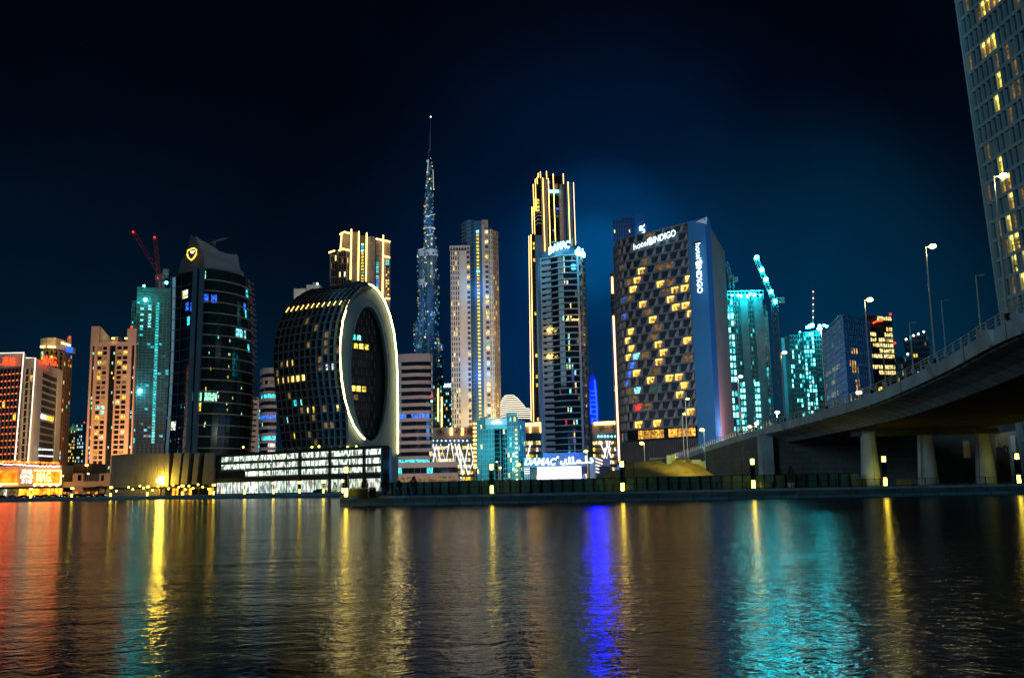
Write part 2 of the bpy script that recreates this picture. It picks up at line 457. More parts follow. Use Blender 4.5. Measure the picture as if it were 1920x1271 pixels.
def crown_tower():
    Y = 700
    pth = [C(71, 665, Y+22), C(76, 665, Y+4), C(100, 665, Y), C(122, 665, Y+12), C(136, 668, Y+30)]
    zt = Z(90, 652, Y)
    b = Bld('apartment_tower', 'brown round-cornered tower with a yellow lit stepped crown and small blue sign', 'building', pth[2])
    plan, L = path_plan(pth); P = surf(plan, GZ, zt)
    b.core(pth, GZ, zt, 'brown', 24)
    b.grid(P, 13, 30, 'brown', .4, .35, .5, .16, ('yellow', 'pale', 'green', 'orange', 'aqua'), v0=.02, v1=.985, nu=5)
    # crown
    z1 = Z(90, 632, Y)
    cr = [C(76, 640, Y+6), C(88, 640, Y+2), C(104, 640, Y+3)]
    m = MB(); pp = cr+[(cr[-1][0], Y+20), (cr[0][0], Y+20)]
    m.prism(pp, zt, z1, 'cream'); b.part('crown', m)
    q = [C(104, 640, Y+4), C(120, 640, Y+12), C(133, 645, Y+26)]
    m = MB(); m.prism(q+[(q[-1][0], Y+34), (q[0][0], Y+34)], zt, z1-4, 'cream'); b.part('crown', m)
    m = MB(); m.prism([C(126, 635, Y+16), C(134, 635, Y+20), C(134, 635, Y+28), C(126, 635, Y+28)], z1-4, z1+2, 'cream'); b.part('roof_box', m)
    b.finish()
    for (x0, y0, x1, y1, Yy) in ((76, 650, 83, 650, Y+2), (90, 650, 104, 651, Y-1), (107, 640, 132, 648, Y+10)):
        neon(b, [P3(x0, y0, Yy), P3(x1, y1, Yy+(8 if x1 > 120 else 0))], .7, 'neon_gold')
    m = MB(); A = P3(124, 660, Y+8); B = P3(136, 662, Y+20)
    m.hexa([A, B, (B[0], B[1]+1, B[2]), (A[0], A[1]+1, A[2]), (A[0], A[1], A[2]+4.4), (B[0], B[1], B[2]+4.4), (B[0], B[1]+1, B[2]+4.4), (A[0], A[1]+1, A[2]+4.4)], 'w_blue')
    sg = b.part('sign', m)
    m = MB(); m.ball(P3(131, 632, Y+18), .9, 'lamp_red'); b.part('warning_light', m)
    light('flood', P3(90, 640, Y-14), (1, .8, .3), 22000, 2); light('flood', P3(120, 642, Y-8), (1, .75, .25), 18000, 2)
crown_tower()

def distant_pair():
    Y = 1200
    for (nm, lab, x0, x1, yt, pyr, pal) in (('distant_tower', 'slim far tower with a green-lit pyramid roof, right of the brown tower', 127, 141, 806, True, ('yellow', 'pale')),
                                   ('distant_tower', 'slim far tower with blue-white windows, left of the tall pale twin-pier tower', 143, 158, 795, False, ('aqua', 'yellow', 'white'))):
        a = C(x0, yt, Y); c = C(x1, yt, Y); zt = Z(x0, yt, Y)
        b = Bld(nm, lab, 'building', a, 'far towers at left'); P = flat(a, c, GZ, zt)
        b.core([a, c], GZ, zt, 'dark_grey', 10)
        b.grid(P, 5, 20, 'dark_grey', .4, .4, .5, .4, pal)
        if pyr:
            m = MB(); cx = (a[0]+c[0])/2
            m.lathe((cx, Y+5, zt), [(5.5, 0), (.3, 9)], 'teal_wall', 4); b.part('roof', m)
            light('flood', (cx, Y-6, zt+2), (.5, 1, .3), 9000, 1)
        else:
            m = MB(); m.ball((c[0], Y, zt+2), .9, 'lamp_red'); b.part('warning_light', m)
        b.finish()
distant_pair()

def twin_pier_tower():
    Y = 680
    x = lambda px: C(px, 640, Y)[0]
    zt = Z(205, 641, Y); zl = Z(175, 612, Y); zr = Z(250, 616, Y)
    b = Bld('apartment_tower', 'pale tower with raised corner piers, orange glow and lit window columns', 'building', (x(170.6), Y))
    a = (x(170.6), Y); c = (x(255.8), Y)
    m = b.wall
    W = c[0]-a[0]
    P = flat(a, c, GZ, zt)
    b.core([a, c], GZ, zt-6, 'pink_stone', 26)
    fr = lambda px: (px-170.6)/85.2
    cols = [(170.6, 174.2, 'p'), (174.2, 178.2, 'g'), (178.2, 183, 'p'), (183, 202.5, 'w'), (202.5, 206.5, 'p'), (206.5, 217.8, 'g'), (217.8, 219.6, 'p'), (219.6, 241, 'w'), (241, 248, 'p'), (248, 253, 'g'), (253, 255.8, 'p')]
    v1 = (Z(200, 648, Y)-GZ)/(zt-GZ)
    for (p0, p1, k) in cols:
        if k == 'p': m.sbox(P, fr(p0), fr(p1), 0, v1, -.8, .35, 'pink_stone')
        elif k == 'g':
            m.sbox(P, fr(p0), fr(p1), 0, v1, -.9, -.75, 'glass')
            for j in range(30):
                if random.random() < .3:
                    uu = fr(lerp(p0+1, p1-1, random.random())); b.win(P, uu-.012, uu+.012, v1*(j+.2)/30, v1*(j+.7)/30, -.74, -.6, 'w_'+random.choice(('aqua', 'green', 'yellow', 'white')))
        else:
            b.grid(P, 2, 30, 'pink_stone', .2, .3, .7, .36, ('yellow', 'pale', 'green', 'dim', 'dim', 'yellow', 'dimwarm'), u0=fr(p0), u1=fr(p1), v0=0, v1=v1)
    m.sbox(P, 0, 1, v1, 1, -.8, .45, 'pink_stone')
    # corner piers with sloping inner faces
    for (p0, p1, p2, zz) in ((170.6, 186, 199, zl), (255.8, 238.5, 234, zr)):
        X0, X1, X2 = x(p0), x(p1), x(p2); xs = sorted((X0, X1))
        t = MB(); t.box(xs[0], xs[1], Y-.4, Y+2, zt-.5, zz, 'pink_stone')
        if p0 < 200: t.prism([(X0*1.003, Y+2.01), (X1, Y+2.01), (X2, Y+12), (X0*1.017, Y+12)], zt-.5, zz, 'cream', [zz, zz, zt+2, zt+2])
        else: t.prism([(X1, Y+2.01), (X0-.1, Y+2.01), (X0*1.017, Y+12), (X2, Y+12)], zt-.5, zz, 'cream', [zz, zz, zt+4, zt+4])
        b.part('corner_pier', t)
    t = MB()
    t.box(x(200), x(212), Y+8, Y+16, zt-4, zt+5, 'cream'); t.box(x(187), x(238), Y+5, Y+18, zt-6, zt-.2, 'cream')
    t.box(x(226), x(231), Y+9, Y+13, zt-4, zt+4, 'dark_grey')
    b.part('roof_plant', t)
    for px in (188, 212, 236): neon(b, [P3(px-2, 634.5, Y+3), P3(px+2, 634.5, Y+3)], .6, 'neon_gold')
    m2 = MB(); m2.ball(P3(247, 613, Y), .9, 'lamp_red'); b.part('warning_light', m2)
    m2 = MB(); m2.tube([P3(178, 612, Y+1), P3(180, 585, Y+1)], .12, 'black_metal', 4); b.part('antenna', m2)
    # low wings at its foot
    b.finish()
    light('flood', P3(212, 634, Y-2), (1, .8, .4), 9000, 2)
    light('flood', P3(160, 905, Y-60), (1, .40, .10), 1300000, 5); light('flood', P3(215, 900, Y-45), (1, .45, .13), 600000, 5); light('flood', P3(215, 760, Y-110), (1, .68, .38), 520000, 6)
twin_pier_tower()

def left_construction():
    Y = 800
    a = C(257, 545, Y); c = C(322, 545, Y+10); zt = Z(257, 538, Y); z2 = Z(248, 562, Y)
    b = Bld('unfinished_tower', 'unfinished concrete tower glowing green-cyan, under two red cranes at left', 'building', a)
    P = flat(a, c, GZ, zt)
    b.core([a, c], GZ, zt, 'raw_concrete', 30)
    def pk(i, j):
        r = random.random()
        if i == 5: return 'w_teal' if r < .75 else 'w_cyan'
        if i in (1, 3) and j > 38: return 'w_aqua' if r < .8 else None
        if i == 0 and j < 6: return 'w_cyan' if r < .5 else None
        if r < .14: return 'w_dimteal' if r < .09 else 'w_teal'
    b.grid(P, 9, 48, 'raw_concrete', .22, .3, .8, 0, (), v0=.24, v1=.93, off='dark_grey', pick=pk)
    b.grid(P, 5, 5, 'raw_concrete', .1, .3, 2, .8, ('teal', 'dimteal'), v0=.93, v1=1, off='dark_grey')
    b.grid(P, 8, 16, 'mid_grey', .3, .12, .8, .0, (), v0=.0, v1=.24, off='dark_grey')
    a2 = C(247.5, 562, Y+2)
    P2 = flat(a2, (a[0], Y+2), GZ, z2)
    b.core([a2, (a[0], Y+2)], GZ, z2, 'raw_concrete', 20)
    b.grid(P2, 2, 42, 'raw_concrete', .25, .3, .8, .25, ('teal', 'dimteal'), v0=.24, v1=1, off='dark_grey')
    b.finish()
    for (px, py, r, mt) in ((272.5, 562, 1.6, 'lamp_cyan_small'), (262.5, 733, 1.9, 'lamp_cyan_small'), (270, 536, .9, 'lamp_cyan_small'), (312, 530, 1.2, 'lamp_cyan_small')):
        m = MB(); m.ball(P3(px, py, Y-1), r, mt); b.part('work_light', m)
    light('flood', P3(272, 560, Y-16), (.15, 1, .8), 60000, 1); light('flood', P3(262, 733, Y-14), (.15, .9, 1), 50000, 1)
    light('flood', P3(295, 640, Y-25), (.1, .8, .65), 60000, 3); light('flood', P3(270, 800, Y-60), (.9, .8, .75), 260000, 3)  # lower neutral flood is unseen, added to lift the dark base
left_construction()

def luffing_crane(label, Y, base, top, tip, cj, col, mats='red_steel', lamps=(), w=1.6, grp=None, name='tower_crane', mastr=None):
    """lattice mast from base to top (px), boom to tip, counter-jib to cj"""
    B = Vector(P3(*base, Y)); T = Vector(P3(*top, Y)); E = Vector(P3(*tip, Y)); J = Vector(P3(*cj, Y))
    r = thing(name, label, 'crane', tuple(B), grp)
    def lattice(nm, A, D, w):
        m = MB(); ax = (D-A).normalized(); s = ax.cross(Vector((0, 1, 0))).normalized()*w; q = Vector((0, 1, 0))*w
        n = max(4, int((D-A).length/(w*2.6)))
        for (i, j) in ((1, 1), (1, -1), (-1, -1), (-1, 1)):
            m.tube([A+s*i+q*j, D+s*i+q*j], w*.16, mats, 4)
        for k in range(n):
            p = A.lerp(D, k/n); p2 = A.lerp(D, (k+1)/n); f = 1 if k % 2 else -1
            for j in (-1, 1): m.tube([p+s*f+q*j, p2-s*f+q*j], w*.1, mats, 3)
            m.tube([p+s*f+q, p2+s*f-q], w*.1, mats, 3)
        m.obj(nm, r)
    lattice('mast', B, T, w); lattice('boom', T, E, w*.7); lattice('counter_jib', T, J, w*.8)
    m = MB(); m.box(J.x-w*1.4, J.x+w*1.4, Y-w, Y+w, J.z-w*1.6, J.z+w*.8, 'mid_grey'); m.obj('counterweight', r)
    m = MB(); m.box(T.x-w*1.5, T.x+w*1.1, Y-w*1.2, Y+w*1.2, T.z-w*.6, T.z+w*1.6, mats); m.obj('operator_cab', r)
    for (t, rr, mt) in lamps:
        m = MB(); m.ball(tuple(T.lerp(E, t)+Vector((0, -w, 0))), rr, mt); m.obj('lamp', r)
    return r
luffing_crane('red tower crane with its boom leaning far out to the upper left', 802, (303, 545), (303, 520), (251, 436), (312, 508), None, lamps=((1, .9, 'lamp_red'),), w=1.7, grp='cranes on the towers being built')
luffing_crane('red tower crane with its boom standing nearly upright, over the green-lit tower', 812, (297, 545), (298, 522), (291, 446), (310, 516), None, lamps=((1, .9, 'lamp_red'), (0, .9, 'lamp_red')), w=1.7, grp='cranes on the towers being built')

# --- dark glass tower with shield emblem
def glass_tower():
    Y = 470
    b = Bld('office_tower', 'dark curved glass tower with a sail-shaped grey crown and glowing yellow shield emblem', 'building', C(360, 850, Y))
    # left concave face: base wider than top
    zt = Z(366, 506, Y)
    def PL(u, v, d):
        z = lerp(GZ, zt, v)
        t = v
        x0 = lerp(C(301, 900, Y+16)[0], C(321, 511, Y+16)[0], t)+1.3*math.sin(math.pi*t)
        x1 = lerp(C(350, 900, Y)[0], C(366, 505, Y)[0], t)
        bow = -4*(4*u*(1-u))*.0
        y = lerp(Y+16, Y, u)+3*4*u*(1-u)
        return (lerp(x0, x1, u)-d*.45, y-d*.9, z)
    b.wall.sbox(PL, 0, 1, 0, 1, -9, -.35, 'glass', 6, 8)
    for j in range(1, 20): b.wall.sbox(PL, 0, 1, j/20-.0012, j/20+.0012, -.4, .12, 'steel_blue', 6)
    for u in (0, .16, .38): b.wall.sbox(PL, u, u+.015, 0, 1, -.4, .25, 'steel_blue', 1, 8)
    for (u, v, mt) in ((.40, .93, 'pale'), (.50, .93, 'white'), (.78, .86, 'blue'), (.12, .33, 'pale'), (.2, .33, 'white'), (.55, .87, 'blue'), (.64, .8, 'cyan')):
        b.win(PL, u, u+.13, v-.04, v-.002, -.34, -.3, 'w_'+mt)
    for k in range(70):
        u = random.uniform(.02, .9); v = random.uniform(.02, .42); b.win(PL, u, u+.012, v, v+.006, -.34, -.3, 'w_'+random.choice(('aqua', 'blue', 'cyan', 'white')))  # glowing specks put in for bluish lights reflected in the glass
    # two vertical pilasters
    for (p0, p1) in ((366.5, 350), (379.5, 361)):
        A = P3(p0, 503, Y-1.2); Bq = P3(p1, 900, Y-1.2)
        m = MB(); w = 1.1
        m.hexa([(Bq[0]-w, Y-1.6, GZ), (Bq[0]+w, Y-1.6, GZ), (Bq[0]+w, Y+3, GZ), (Bq[0]-w, Y+3, GZ), (A[0]-w, Y-1.6, A[2]), (A[0]+w, Y-1.6, A[2]), (A[0]+w, Y+3, A[2]), (A[0]-w, Y+3, A[2])], 'steel_blue')
        b.part('pilaster', m)
    # right convex face
    def PR(u, v, d):
        z = lerp(GZ, lerp(Z(384, 503, Y), Z(468, 527, Y+22), u**1.4), v)
        x0 = lerp(C(352, 900, Y)[0], C(380, 503, Y)[0], v)
        x1 = lerp(C(464, 900, Y+22)[0], C(469, 527, Y+22)[0], v)+5.2*math.sin(math.pi*min(1, v*.98))**.9*.55
        a = u*math.pi*.5
        y = Y+22*(1-math.cos(a))*1.0
        x = lerp(x0, x1, math.sin(a))
        nx, ny = math.sin(a)*.8, -math.cos(a)*.9-.1
        return (x+nx*d, y+ny*d, z)
    b.wall.sbox(PR, 0, 1, 0, 1, -6, -.3, 'glass_green', 12, 8)
    for j in range(1, 20):
        v = j/20; b.wall.sbox(PR, .02, 1, v-.0025, v+.0018, -.35, .45, 'beige', 12)
        b.wall.sbox(PR, .02, 1, v-.026, v-.0245, -.35, .05, 'black_metal', 12)
    for i in range(1, 9): b.wall.sbox(PR, i/9-.001, i/9+.001, 0, 1, -.35, .0, 'black_metal', 1, 10)
    L = [(.02, .84, .1, 'blue'), (.16, .84, .09, 'blue'), (.02, .945, .04, 'green'), (.55, .70, .2, 'aqua'), (.0, .40, .3, 'green'), (.02, .355, .08, 'yellow'), (.72, .83, .05, 'blue'), (.75, .80, .04, 'cyan'), (.2, .02, .25, 'green'), (.8, .9, .06, 'teal'), (.78, .64, .05, 'cyan')]
    for (u, v, w, mt) in L:
        n = max(1, round(w/.035))
        for q in range(n):
            if random.random() < .85: b.win(PR, u+w*q/n+.002, u+w*(q+1)/n-.002, v+.006, v+.042, -.29, -.18, 'w_'+mt)
    for k in range(26):
        u = random.choice((.14+.02*random.random(), .42+.03*random.random(), random.random()*.9)); v = random.uniform(.02, .7)
        b.win(PR, u, u+.012, v, v+.012, -.29, -.25, 'w_'+random.choice(('yellow', 'pale', 'green', 'aqua')))
    # sail crown
    m = MB()
    fp = lambda px, py, Yy: P3(px, py, Yy)
    # right grey sweep, front sheet with thickness
    def sweep(rows, Y0, Y1, mat, th=4):
        n = len(m.v); k = m.mi(mat)
        for (x0, yt, yb) in rows:
            t = (x0-rows[0][0])/(rows[-1][0]-rows[0][0]); Yy = lerp(Y0, Y1, t**1.5)
            p = P3(x0, yt, Yy); q = P3(x0, yb, Yy)
            m.v += [p, q, (p[0]-1, p[1]+th, p[2]), (q[0]-1, q[1]+th, q[2])]
        for i in range(len(rows)-1):
            a = n+4*i; c = a+4
            m.f += [(a+1, c+1, c, a), (a+2, c+2, c+3, a+3), (a, c, c+2, a+2), (a+1, a+3, c+3, c+1)]; m.m += [k]*4
        m.f += [(n, n+2, n+3, n+1), (n+4*len(rows)-4, n+4*len(rows)-3, n+4*len(rows)-1, n+4*len(rows)-2)]; m.m += [k]*2
    sweep([(367.5, 443, 508), (376, 450, 505), (390, 456, 505), (402, 464, 507), (412, 471, 510), (424, 475, 513), (434, 476.5, 517), (443.5, 477, 520), (447, 500, 523)], Y+3, Y+16, 'sail_grey', 7)
    sweep([(380.5, 476, 506), (392, 479, 505), (410, 487, 509), (428, 495, 514), (447, 503, 522), (456, 510, 528), (458.5, 518, 531)], Y+1, Y+17, 'sail_grey', 1.5)
    b.part('roof_crown', m)
    m = MB()
    q = [P3(334, 513, Y+8), P3(381, 506, Y+.5), P3(381, 480, Y+.5), P3(372, 470, Y+2), P3(367.5, 444, Y+3), P3(357, 441, Y+5), P3(351, 470, Y+6), P3(339, 490, Y+7)]
    n = len(m.v); m.v += [tuple(p) for p in q]+[(p[0], p[1]+10, p[2]) for p in q]; N = len(q); k = m.mi('dark_grey')
    m.f += [tuple(range(N)), tuple(reversed(range(N, 2*N)))]; m.m += [k, k]
    for i in range(N): m.f.append((i, (i+1) % N, N+(i+1) % N, N+i)); m.m.append(k)
    b.part('roof_fin', m)
    # emblem: glowing shield outline with a pale heart inside
    sh = [(358.5, 467), (352, 470), (351, 477), (353, 483), (358.5, 488), (364, 483), (368, 476), (368.5, 469), (364, 465.5), (358.5, 467)]
    m = MB(); m.tube([P3(x, y, Y-.8) for x, y in sh], .42, 'sign_yellow', 6); e = b.part('emblem', m)
    m = MB(); m.hexa([P3(357, 474, Y-.6), P3(361, 477, Y-.6), P3(361, 477, Y), P3(357, 474, Y), P3(357, 470, Y-.6), P3(366, 470, Y-.6), P3(366, 470, Y), P3(357, 470, Y)], 'w_white'); b.part('emblem_heart', m)
    m = MB()
    m.tube([P3(401, 461, Y+8), P3(402, 453, Y+8)], .8, 'mid_grey'); m.tube([P3(394, 456, Y+8), P3(408, 451, Y+8), P3(424, 447, Y+7)], .55, 'mid_grey'); m.tube([P3(424, 447, Y+7), P3(429, 445.5, Y+7)], .2, 'mid_grey', 4)
    b.part('maintenance_crane', m)
    # balcony edge on the far right side
    m = MB()
    for j in range(40):
        v = (j+.5)/40; p = PR(1, v, .2); m.box(p[0]-.2, p[0]+.75, p[1]-1, p[1]+3, p[2]-.5, p[2]+.4, 'mid_grey')
    b.part('edge_ledges', m, kind='stuff')
    b.finish()
glass_tower()

def small_left_fillers():
    # narrow blank slab right of the glass tower
    a = C(468, 748, 600); c = C(484.5, 748, 600); zt = Z(470, 748, 600)
    b = Bld('office_block', 'narrow blank grey block between the dark glass tower and striped white tower', 'building', a)
    b.core([a, c], GZ, zt, 'pink_stone', 20, 0)
    m = MB(); m.box(a[0]-.3, c[0]+.3, 599.7, 606, zt, zt+1, 'beige'); b.part('parapet', m); b.finish()
    a = C(483, 762, 1300); c = C(493, 762, 1300); zt = Z(490, 760, 1300)
    b = Bld('distant_tower', 'far cyan-lit tower glimpsed left of the small striped white tower', 'building', a)
    b.core([a, c], GZ, zt, 'dark_grey', 10)
    b.grid(flat(a, c, GZ, zt), 4, 24, 'steel_blue', .2, .3, .5, .6, ('cyan', 'teal', 'aqua')); b.finish()
small_left_fillers()

def striped(name, label, pth, zt, n, lit, grp, topband=.045, bulge=None):
    b = Bld(name, label, 'building', pth[0], grp)
    plan, L = path_plan(pth); P = surf(plan, GZ, zt)
    b.core(pth, GZ, zt-.3, 'glass', 24, .9)
    b.wall.sbox(P, 0, 1, 1-topband, 1, -1.2, .1, 'pink_stone', 8)
    dv = (1-topband)/n
    for j in range(n):
        b.wall.sbox(P, 0, 1, j*dv, j*dv+dv*.45, -1.2, 0, 'pink_stone', 8)
        mt = lit.get(n-1-j)
        ncol = 9
        for i in range(ncol):
            m2 = mt if (mt and random.random() < .8) else ('w_'+random.choice(('pale', 'green', 'blue', 'dim')) if random.random() < .025 else 'glass')
            b.win(P, (i+.02)/ncol, (i+.98)/ncol, j*dv+dv*.45, (j+1)*dv, -.8, -.7, m2)
    return b, P
def striped_pair():
    pth = [C(488, 690, 470), C(494, 690, 462), C(506, 688, 460), C(520, 688, 462)]
    b, P = striped('striped_tower', 'small white-banded tower peeking out left of the ring building', pth, Z(500, 690, 462), 17, {3: 'w_cyan', 6: 'w_blue', 9: 'w_cyan', 1: 'w_dim', 12: 'w_dim'}, 'banded towers beside the ring building')
    b.finish()
    pth = [C(735, 670, 452), C(750, 668, 450), C(780, 665, 448), C(805, 664, 449), C(811, 665, 452)]
    b, P = striped('striped_tower', 'white-banded tower right of the ring building, one floor cyan and one blue', pth, Z(800, 663, 450), 17, {7: 'w_blue', 13: 'w_cyan'}, 'banded towers beside the ring building', .06)
    m = MB(); m.ball(P3(809.5, 742, 447), .55, 'lamp_red'); b.part('sign', m)
    m = MB(); m.ball(P3(809.5, 752, 447), .5, 'w_cold'); b.part('sign', m)
    # low podium with a window band
    a = C(742, 868, 440); c = C(858, 868, 440); z1 = Z(800, 866, 440)
    P2 = flat(a, c, GZ, z1)
    b.core([a, c], GZ, z1, 'tile_pink', 8)
    b.wall.sbox(P2, 0, 1, .80, 1, -.6, 0, 'pink_stone'); b.wall.sbox(P2, 0, 1, .48, .60, -.6, 0, 'pink_stone'); b.wall.sbox(P2, 0, 1, 0, .12, -.6, 0, 'pink_stone')
    for i in range(10):
        b.win(P2, i/10+.003, (i+1)/10-.003, .6, .8, -.5, -.4, 'w_cyan' if i in (0, 5) else 'glass')
    for i in range(7):
        b.wall.sbox(P2, i/6-.012, i/6+.012, .12, .48, -.6, .05, 'pink_stone')
        if i < 6: b.win(P2, i/6+.012, (i+1)/6-.012, .12, .48, -.55, -.45, 'w_dim')
    b.finish()
striped_pair()
light('flood', P3(775, 800, 400), (1, .8, .72), 150000, 4); light('flood', P3(505, 790, 420), (1, .85, .7), 90000, 3)

# --- ring building
def ring_building():
    YL, YR = 366, 340
    b = Bld('ring_building', 'dark barrel-shaped building ending in a white face with a gold-rimmed oval opening', 'building', C(640, 880, YR))
    def Yl(py): return table(py, [(529, 343), (545, 351), (590, 362), (650, 366), (900, 366)])
    Lt = [(905, 535), (848, 531), (800, 524), (760, 519), (720, 515), (680, 512.5), (650, 513), (620, 518), (590, 530), (570, 543), (555, 558), (545, 575), (535, 602), (529, 640), (528, 668)]
    Rt = [(905, 652), (845, 651), (800, 650), (760, 648), (720, 641), (680, 638), (640, 638), (600, 643), (575, 651), (555, 661), (541, 674), (534, 684), (531.5, 691)]
    def tab(T, Yf):
        r = [(Z(px, py, Yf(py)), C(px, py, Yf(py))) for py, px in T]; r[0] = (GZ, r[0][1]); return r
    LT = tab(Lt, Yl); RT_ = tab(Rt, lambda py: YR)
    def look(T, v):
        z = lerp(T[0][0], T[-1][0], v)
        x = table(z, [(a, q[0]) for a, q in T]); y = table(z, [(a, q[1]) for a, q in T]); return Vector((x, y, z))
    def raw(u, v):
        l = look(LT, v); r = look(RT_, v); p = l.lerp(r, u)
        p.y -= 5*math.sin(math.pi*u)*.5 * (1-v*.3); return p
    def P(u, v, d):
        p = raw(u, v)
        if d:
            e = .01; a = raw(min(u+e, 1), v)-raw(max(u-e, 0), v); c = raw(u, min(v+e, 1))-raw(u, max(v-e, 0))
            n = a.cross(c)
            n = n.normalized() if n.length > 1e-6 else Vector((0, -1, 0))
            if n.y > 0: n = -n
            p = p+n*d
        return tuple(p)
    b.wall.sbox(lambda u, v, d: tuple(raw(u, v)+Vector((0, -d, 0))), 0, 1, 0, 1, -9, -1.3, 'glass', 12, 40)
    nr = 20; nc = 12
    for j in range(nr+1):
        v = .10+.80*j/nr
        b.wall.sbox(P, 0, 1, v-.004, v+.004, -.95, -.15 if j else 0, 'dark_grey', 12)
    for i in range(nc+1):
        u = i/nc; b.wall.sbox(P, max(0, u-.006), min(1, u+.0055), .1, 1, -.95, .12, 'steel_blue' if i > 7 else 'dark_grey', 1, 44)
    for u in (0, .10, .17, .29, .45, .62, .78, .9, 1): b.wall.sbox(P, max(0, u-.008), min(1, u+.008), 0, .1+.12, -.95, .2, 'beige', 1, 6)
    for j in range(4): b.wall.sbox(P, 0, 1, .018+j*.028, .024+j*.028, -.95, .1, 'beige', 10)
    spec = {(1, 13): 'dim', (2, 13): 'pale', (3, 13): 'yellow', (1, 11): 'pale', (2, 11): 'yellow', (3, 11): 'bright', (4, 11): 'bright', (5, 11): 'bright', (0, 11): 'yellow', (3, 8): 'cyan', (4, 8): 'aqua', (8, 12): 'dim', (9, 12): 'white',
            (10, 12): 'white', (5, 7): 'pale', (6, 7): 'yellow', (8, 13): 'dim', (9, 15): 'dim', (7, 17): 'dim', (8, 7): 'dim', (2, 4): 'yellow', (3, 1): 'yellow', (8, 1): 'yellow', (9, 5): 'dim', (10, 7): 'pale', (4, 7): 'dim', (1, 6): 'aqua', (0, 12): 'dim', (6, 15): 'dim', (2, 9): 'dim'}
    for j in range(nr):
        for i in range(nc):
            v0 = .10+.80*j/nr; k = spec.get((i, j))
            u0 = (i+.06)/nc; u1 = (i+.94)/nc
            if k in ('yellow', 'pale', 'white', 'aqua'): u0 += .25/nc; u1 -= .15/nc
            b.win(P, u0, u1, v0+.006, v0+.034, -.9, -.82, 'w_'+k if k else ('w_dim' if random.random() < .05 else 'glass'))
    for i in range(nc):        # foot floors
        for j in range(4):
            k = random.choice(('glass', 'glass', 'glass', 'w_dim', 'w_yellow', 'w_blue', 'glass', 'w_pale'))
            b.win(P, (i+.15)/nc, (i+.8)/nc, .026+j*.028, .042+j*.028, -.9, -.8, k)
    # small lamps where the roof slats start
    for i in range(nc-1):
        u = (i+.5)/nc; m = MB(); m.tube([P(u, .90, .25), P(u+.004, .918, .25)], .12, 'neon_gold', 4); b.part('uplight', m)
    # slats over the roof part
    for j in range(7):
        v = .91+.012*j; b.wall.sbox(P, 0, 1, v, v+.004, -.95, .0, 'black_metal', 12)
    # ---- ring face
    Yf = lambda px: YR-.6+(px-638)/107*22
    Pf = lambda px, py, d=0: Vector(P3(px, py, Yf(px)-d))
    out = [(652, 905), (745, 905), (746, 850), (746.5, 760), (745.5, 700), (743, 660), (738.5, 622), (731, 590), (721, 564), (709, 545), (699, 535), (690, 531.5), (674, 541), (661, 555), (651, 575), (643, 600), (638, 640), (638, 680), (641, 720), (648, 760), (650, 800), (651, 850)]
    cx, cy, rx, ry = 693, 700, 34.5, 126
    N = 96
    def hole(t, s=1): return (cx+rx*s*math.cos(t)-3*math.sin(t), cy+ry*s*-math.sin(t))
    def cast(t):
        dx, dy = math.cos(t)*.3, -math.sin(t); best = None
        for (x0, y0), (x1, y1) in zip(out, out[1:]+out[:1]):
            ex, ey = x1-x0, y1-y0; D = dx*ey-dy*ex
            if abs(D) < 1e-9: continue
            s = ((x0-cx)*ey-(y0-cy)*ex)/D; w = ((x0-cx)*dy-(y0-cy)*dx)/D
            if s > 0 and -1e-6 <= w <= 1+1e-6: best = s if best is None else min(best, s)
        return (cx+dx*best, cy+dy*best)
    ang = [2*math.pi*i/N for i in range(N)]
    # add the two bottom corners exactly
    m = MB(); k = m.mi('ring_panel')
    ring_o = [cast(t) for t in ang]
    def near(pt):
        i = min(range(N), key=lambda i: (ring_o[i][0]-pt[0])**2+(ring_o[i][1]-pt[1])**2); ring_o[i] = pt
    near((652, 905)); near((745, 905))
    for i in range(N):
        o = Pf(*ring_o[i]); h = Pf(*hole(ang[i])); m.v += [tuple(o), tuple(h), (o.x, o.y+1.5, o.z), (h.x-1.6, h.y+3.5, h.z)]
    for i in range(N):
        a = 4*i; c = 4*((i+1) % N)
        m.f += [(a, c, c+1, a+1), (a+1, c+1, c+3, a+3), (a, a+2, c+2, c)]; m.m += [k]*3
    b.part('ring_face', m)
    m = MB()
    for s0, s1, d in ((1.0, 1.05, .35), (1.09, 1.11, .2)):
        kk = m.mi('steel_blue'); n = len(m.v)
        for t in ang:
            q0 = Pf(*hole(t, s0)); q1 = Pf(*hole(t, s1)); m.v += [(q0.x, q0.y-d, q0.z), (q1.x, q1.y-d, q1.z), (q0.x, q0.y+.2, q0.z), (q1.x, q1.y+.2, q1.z)]
        for i in range(N):
            a = n+4*i; c = n+4*((i+1) % N)
            m.f += [(a, c, c+1, a+1), (a, a+2, c+2, c), (a+1, c+1, c+3, a+3)]; m.m += [kk]*3
    b.part('opening_rim', m)
    nl = [(684, 823), (679, 819), (673, 812), (663, 797), (654, 775), (647, 750), (641, 715), (638, 680), (638, 640), (643, 600), (651, 575), (661, 555), (674, 541), (690, 532.5), (699, 535.5), (709, 545), (721, 564), (731, 590), (738.5, 622), (743, 660), (745, 700), (746, 760), (746, 850)]
    m = MB(); m.tube([Pf(x, y, 1.3) for x, y in nl], .27, 'neon_ring', 6); b.part('light_strip', m)
    # recessed wall seen through the opening
    A = Pf(655, 700); B = Pf(730, 700); A = (A.x-2, A.y+5); B = (B.x-1, B.y+5)
    Ph = flat(A, B, Z(690, 832, 345), Z(690, 570, 345))
    b.wall.sbox(Ph, -.1, 1.1, -.02, 1.02, -1.5, -.5, 'glass')
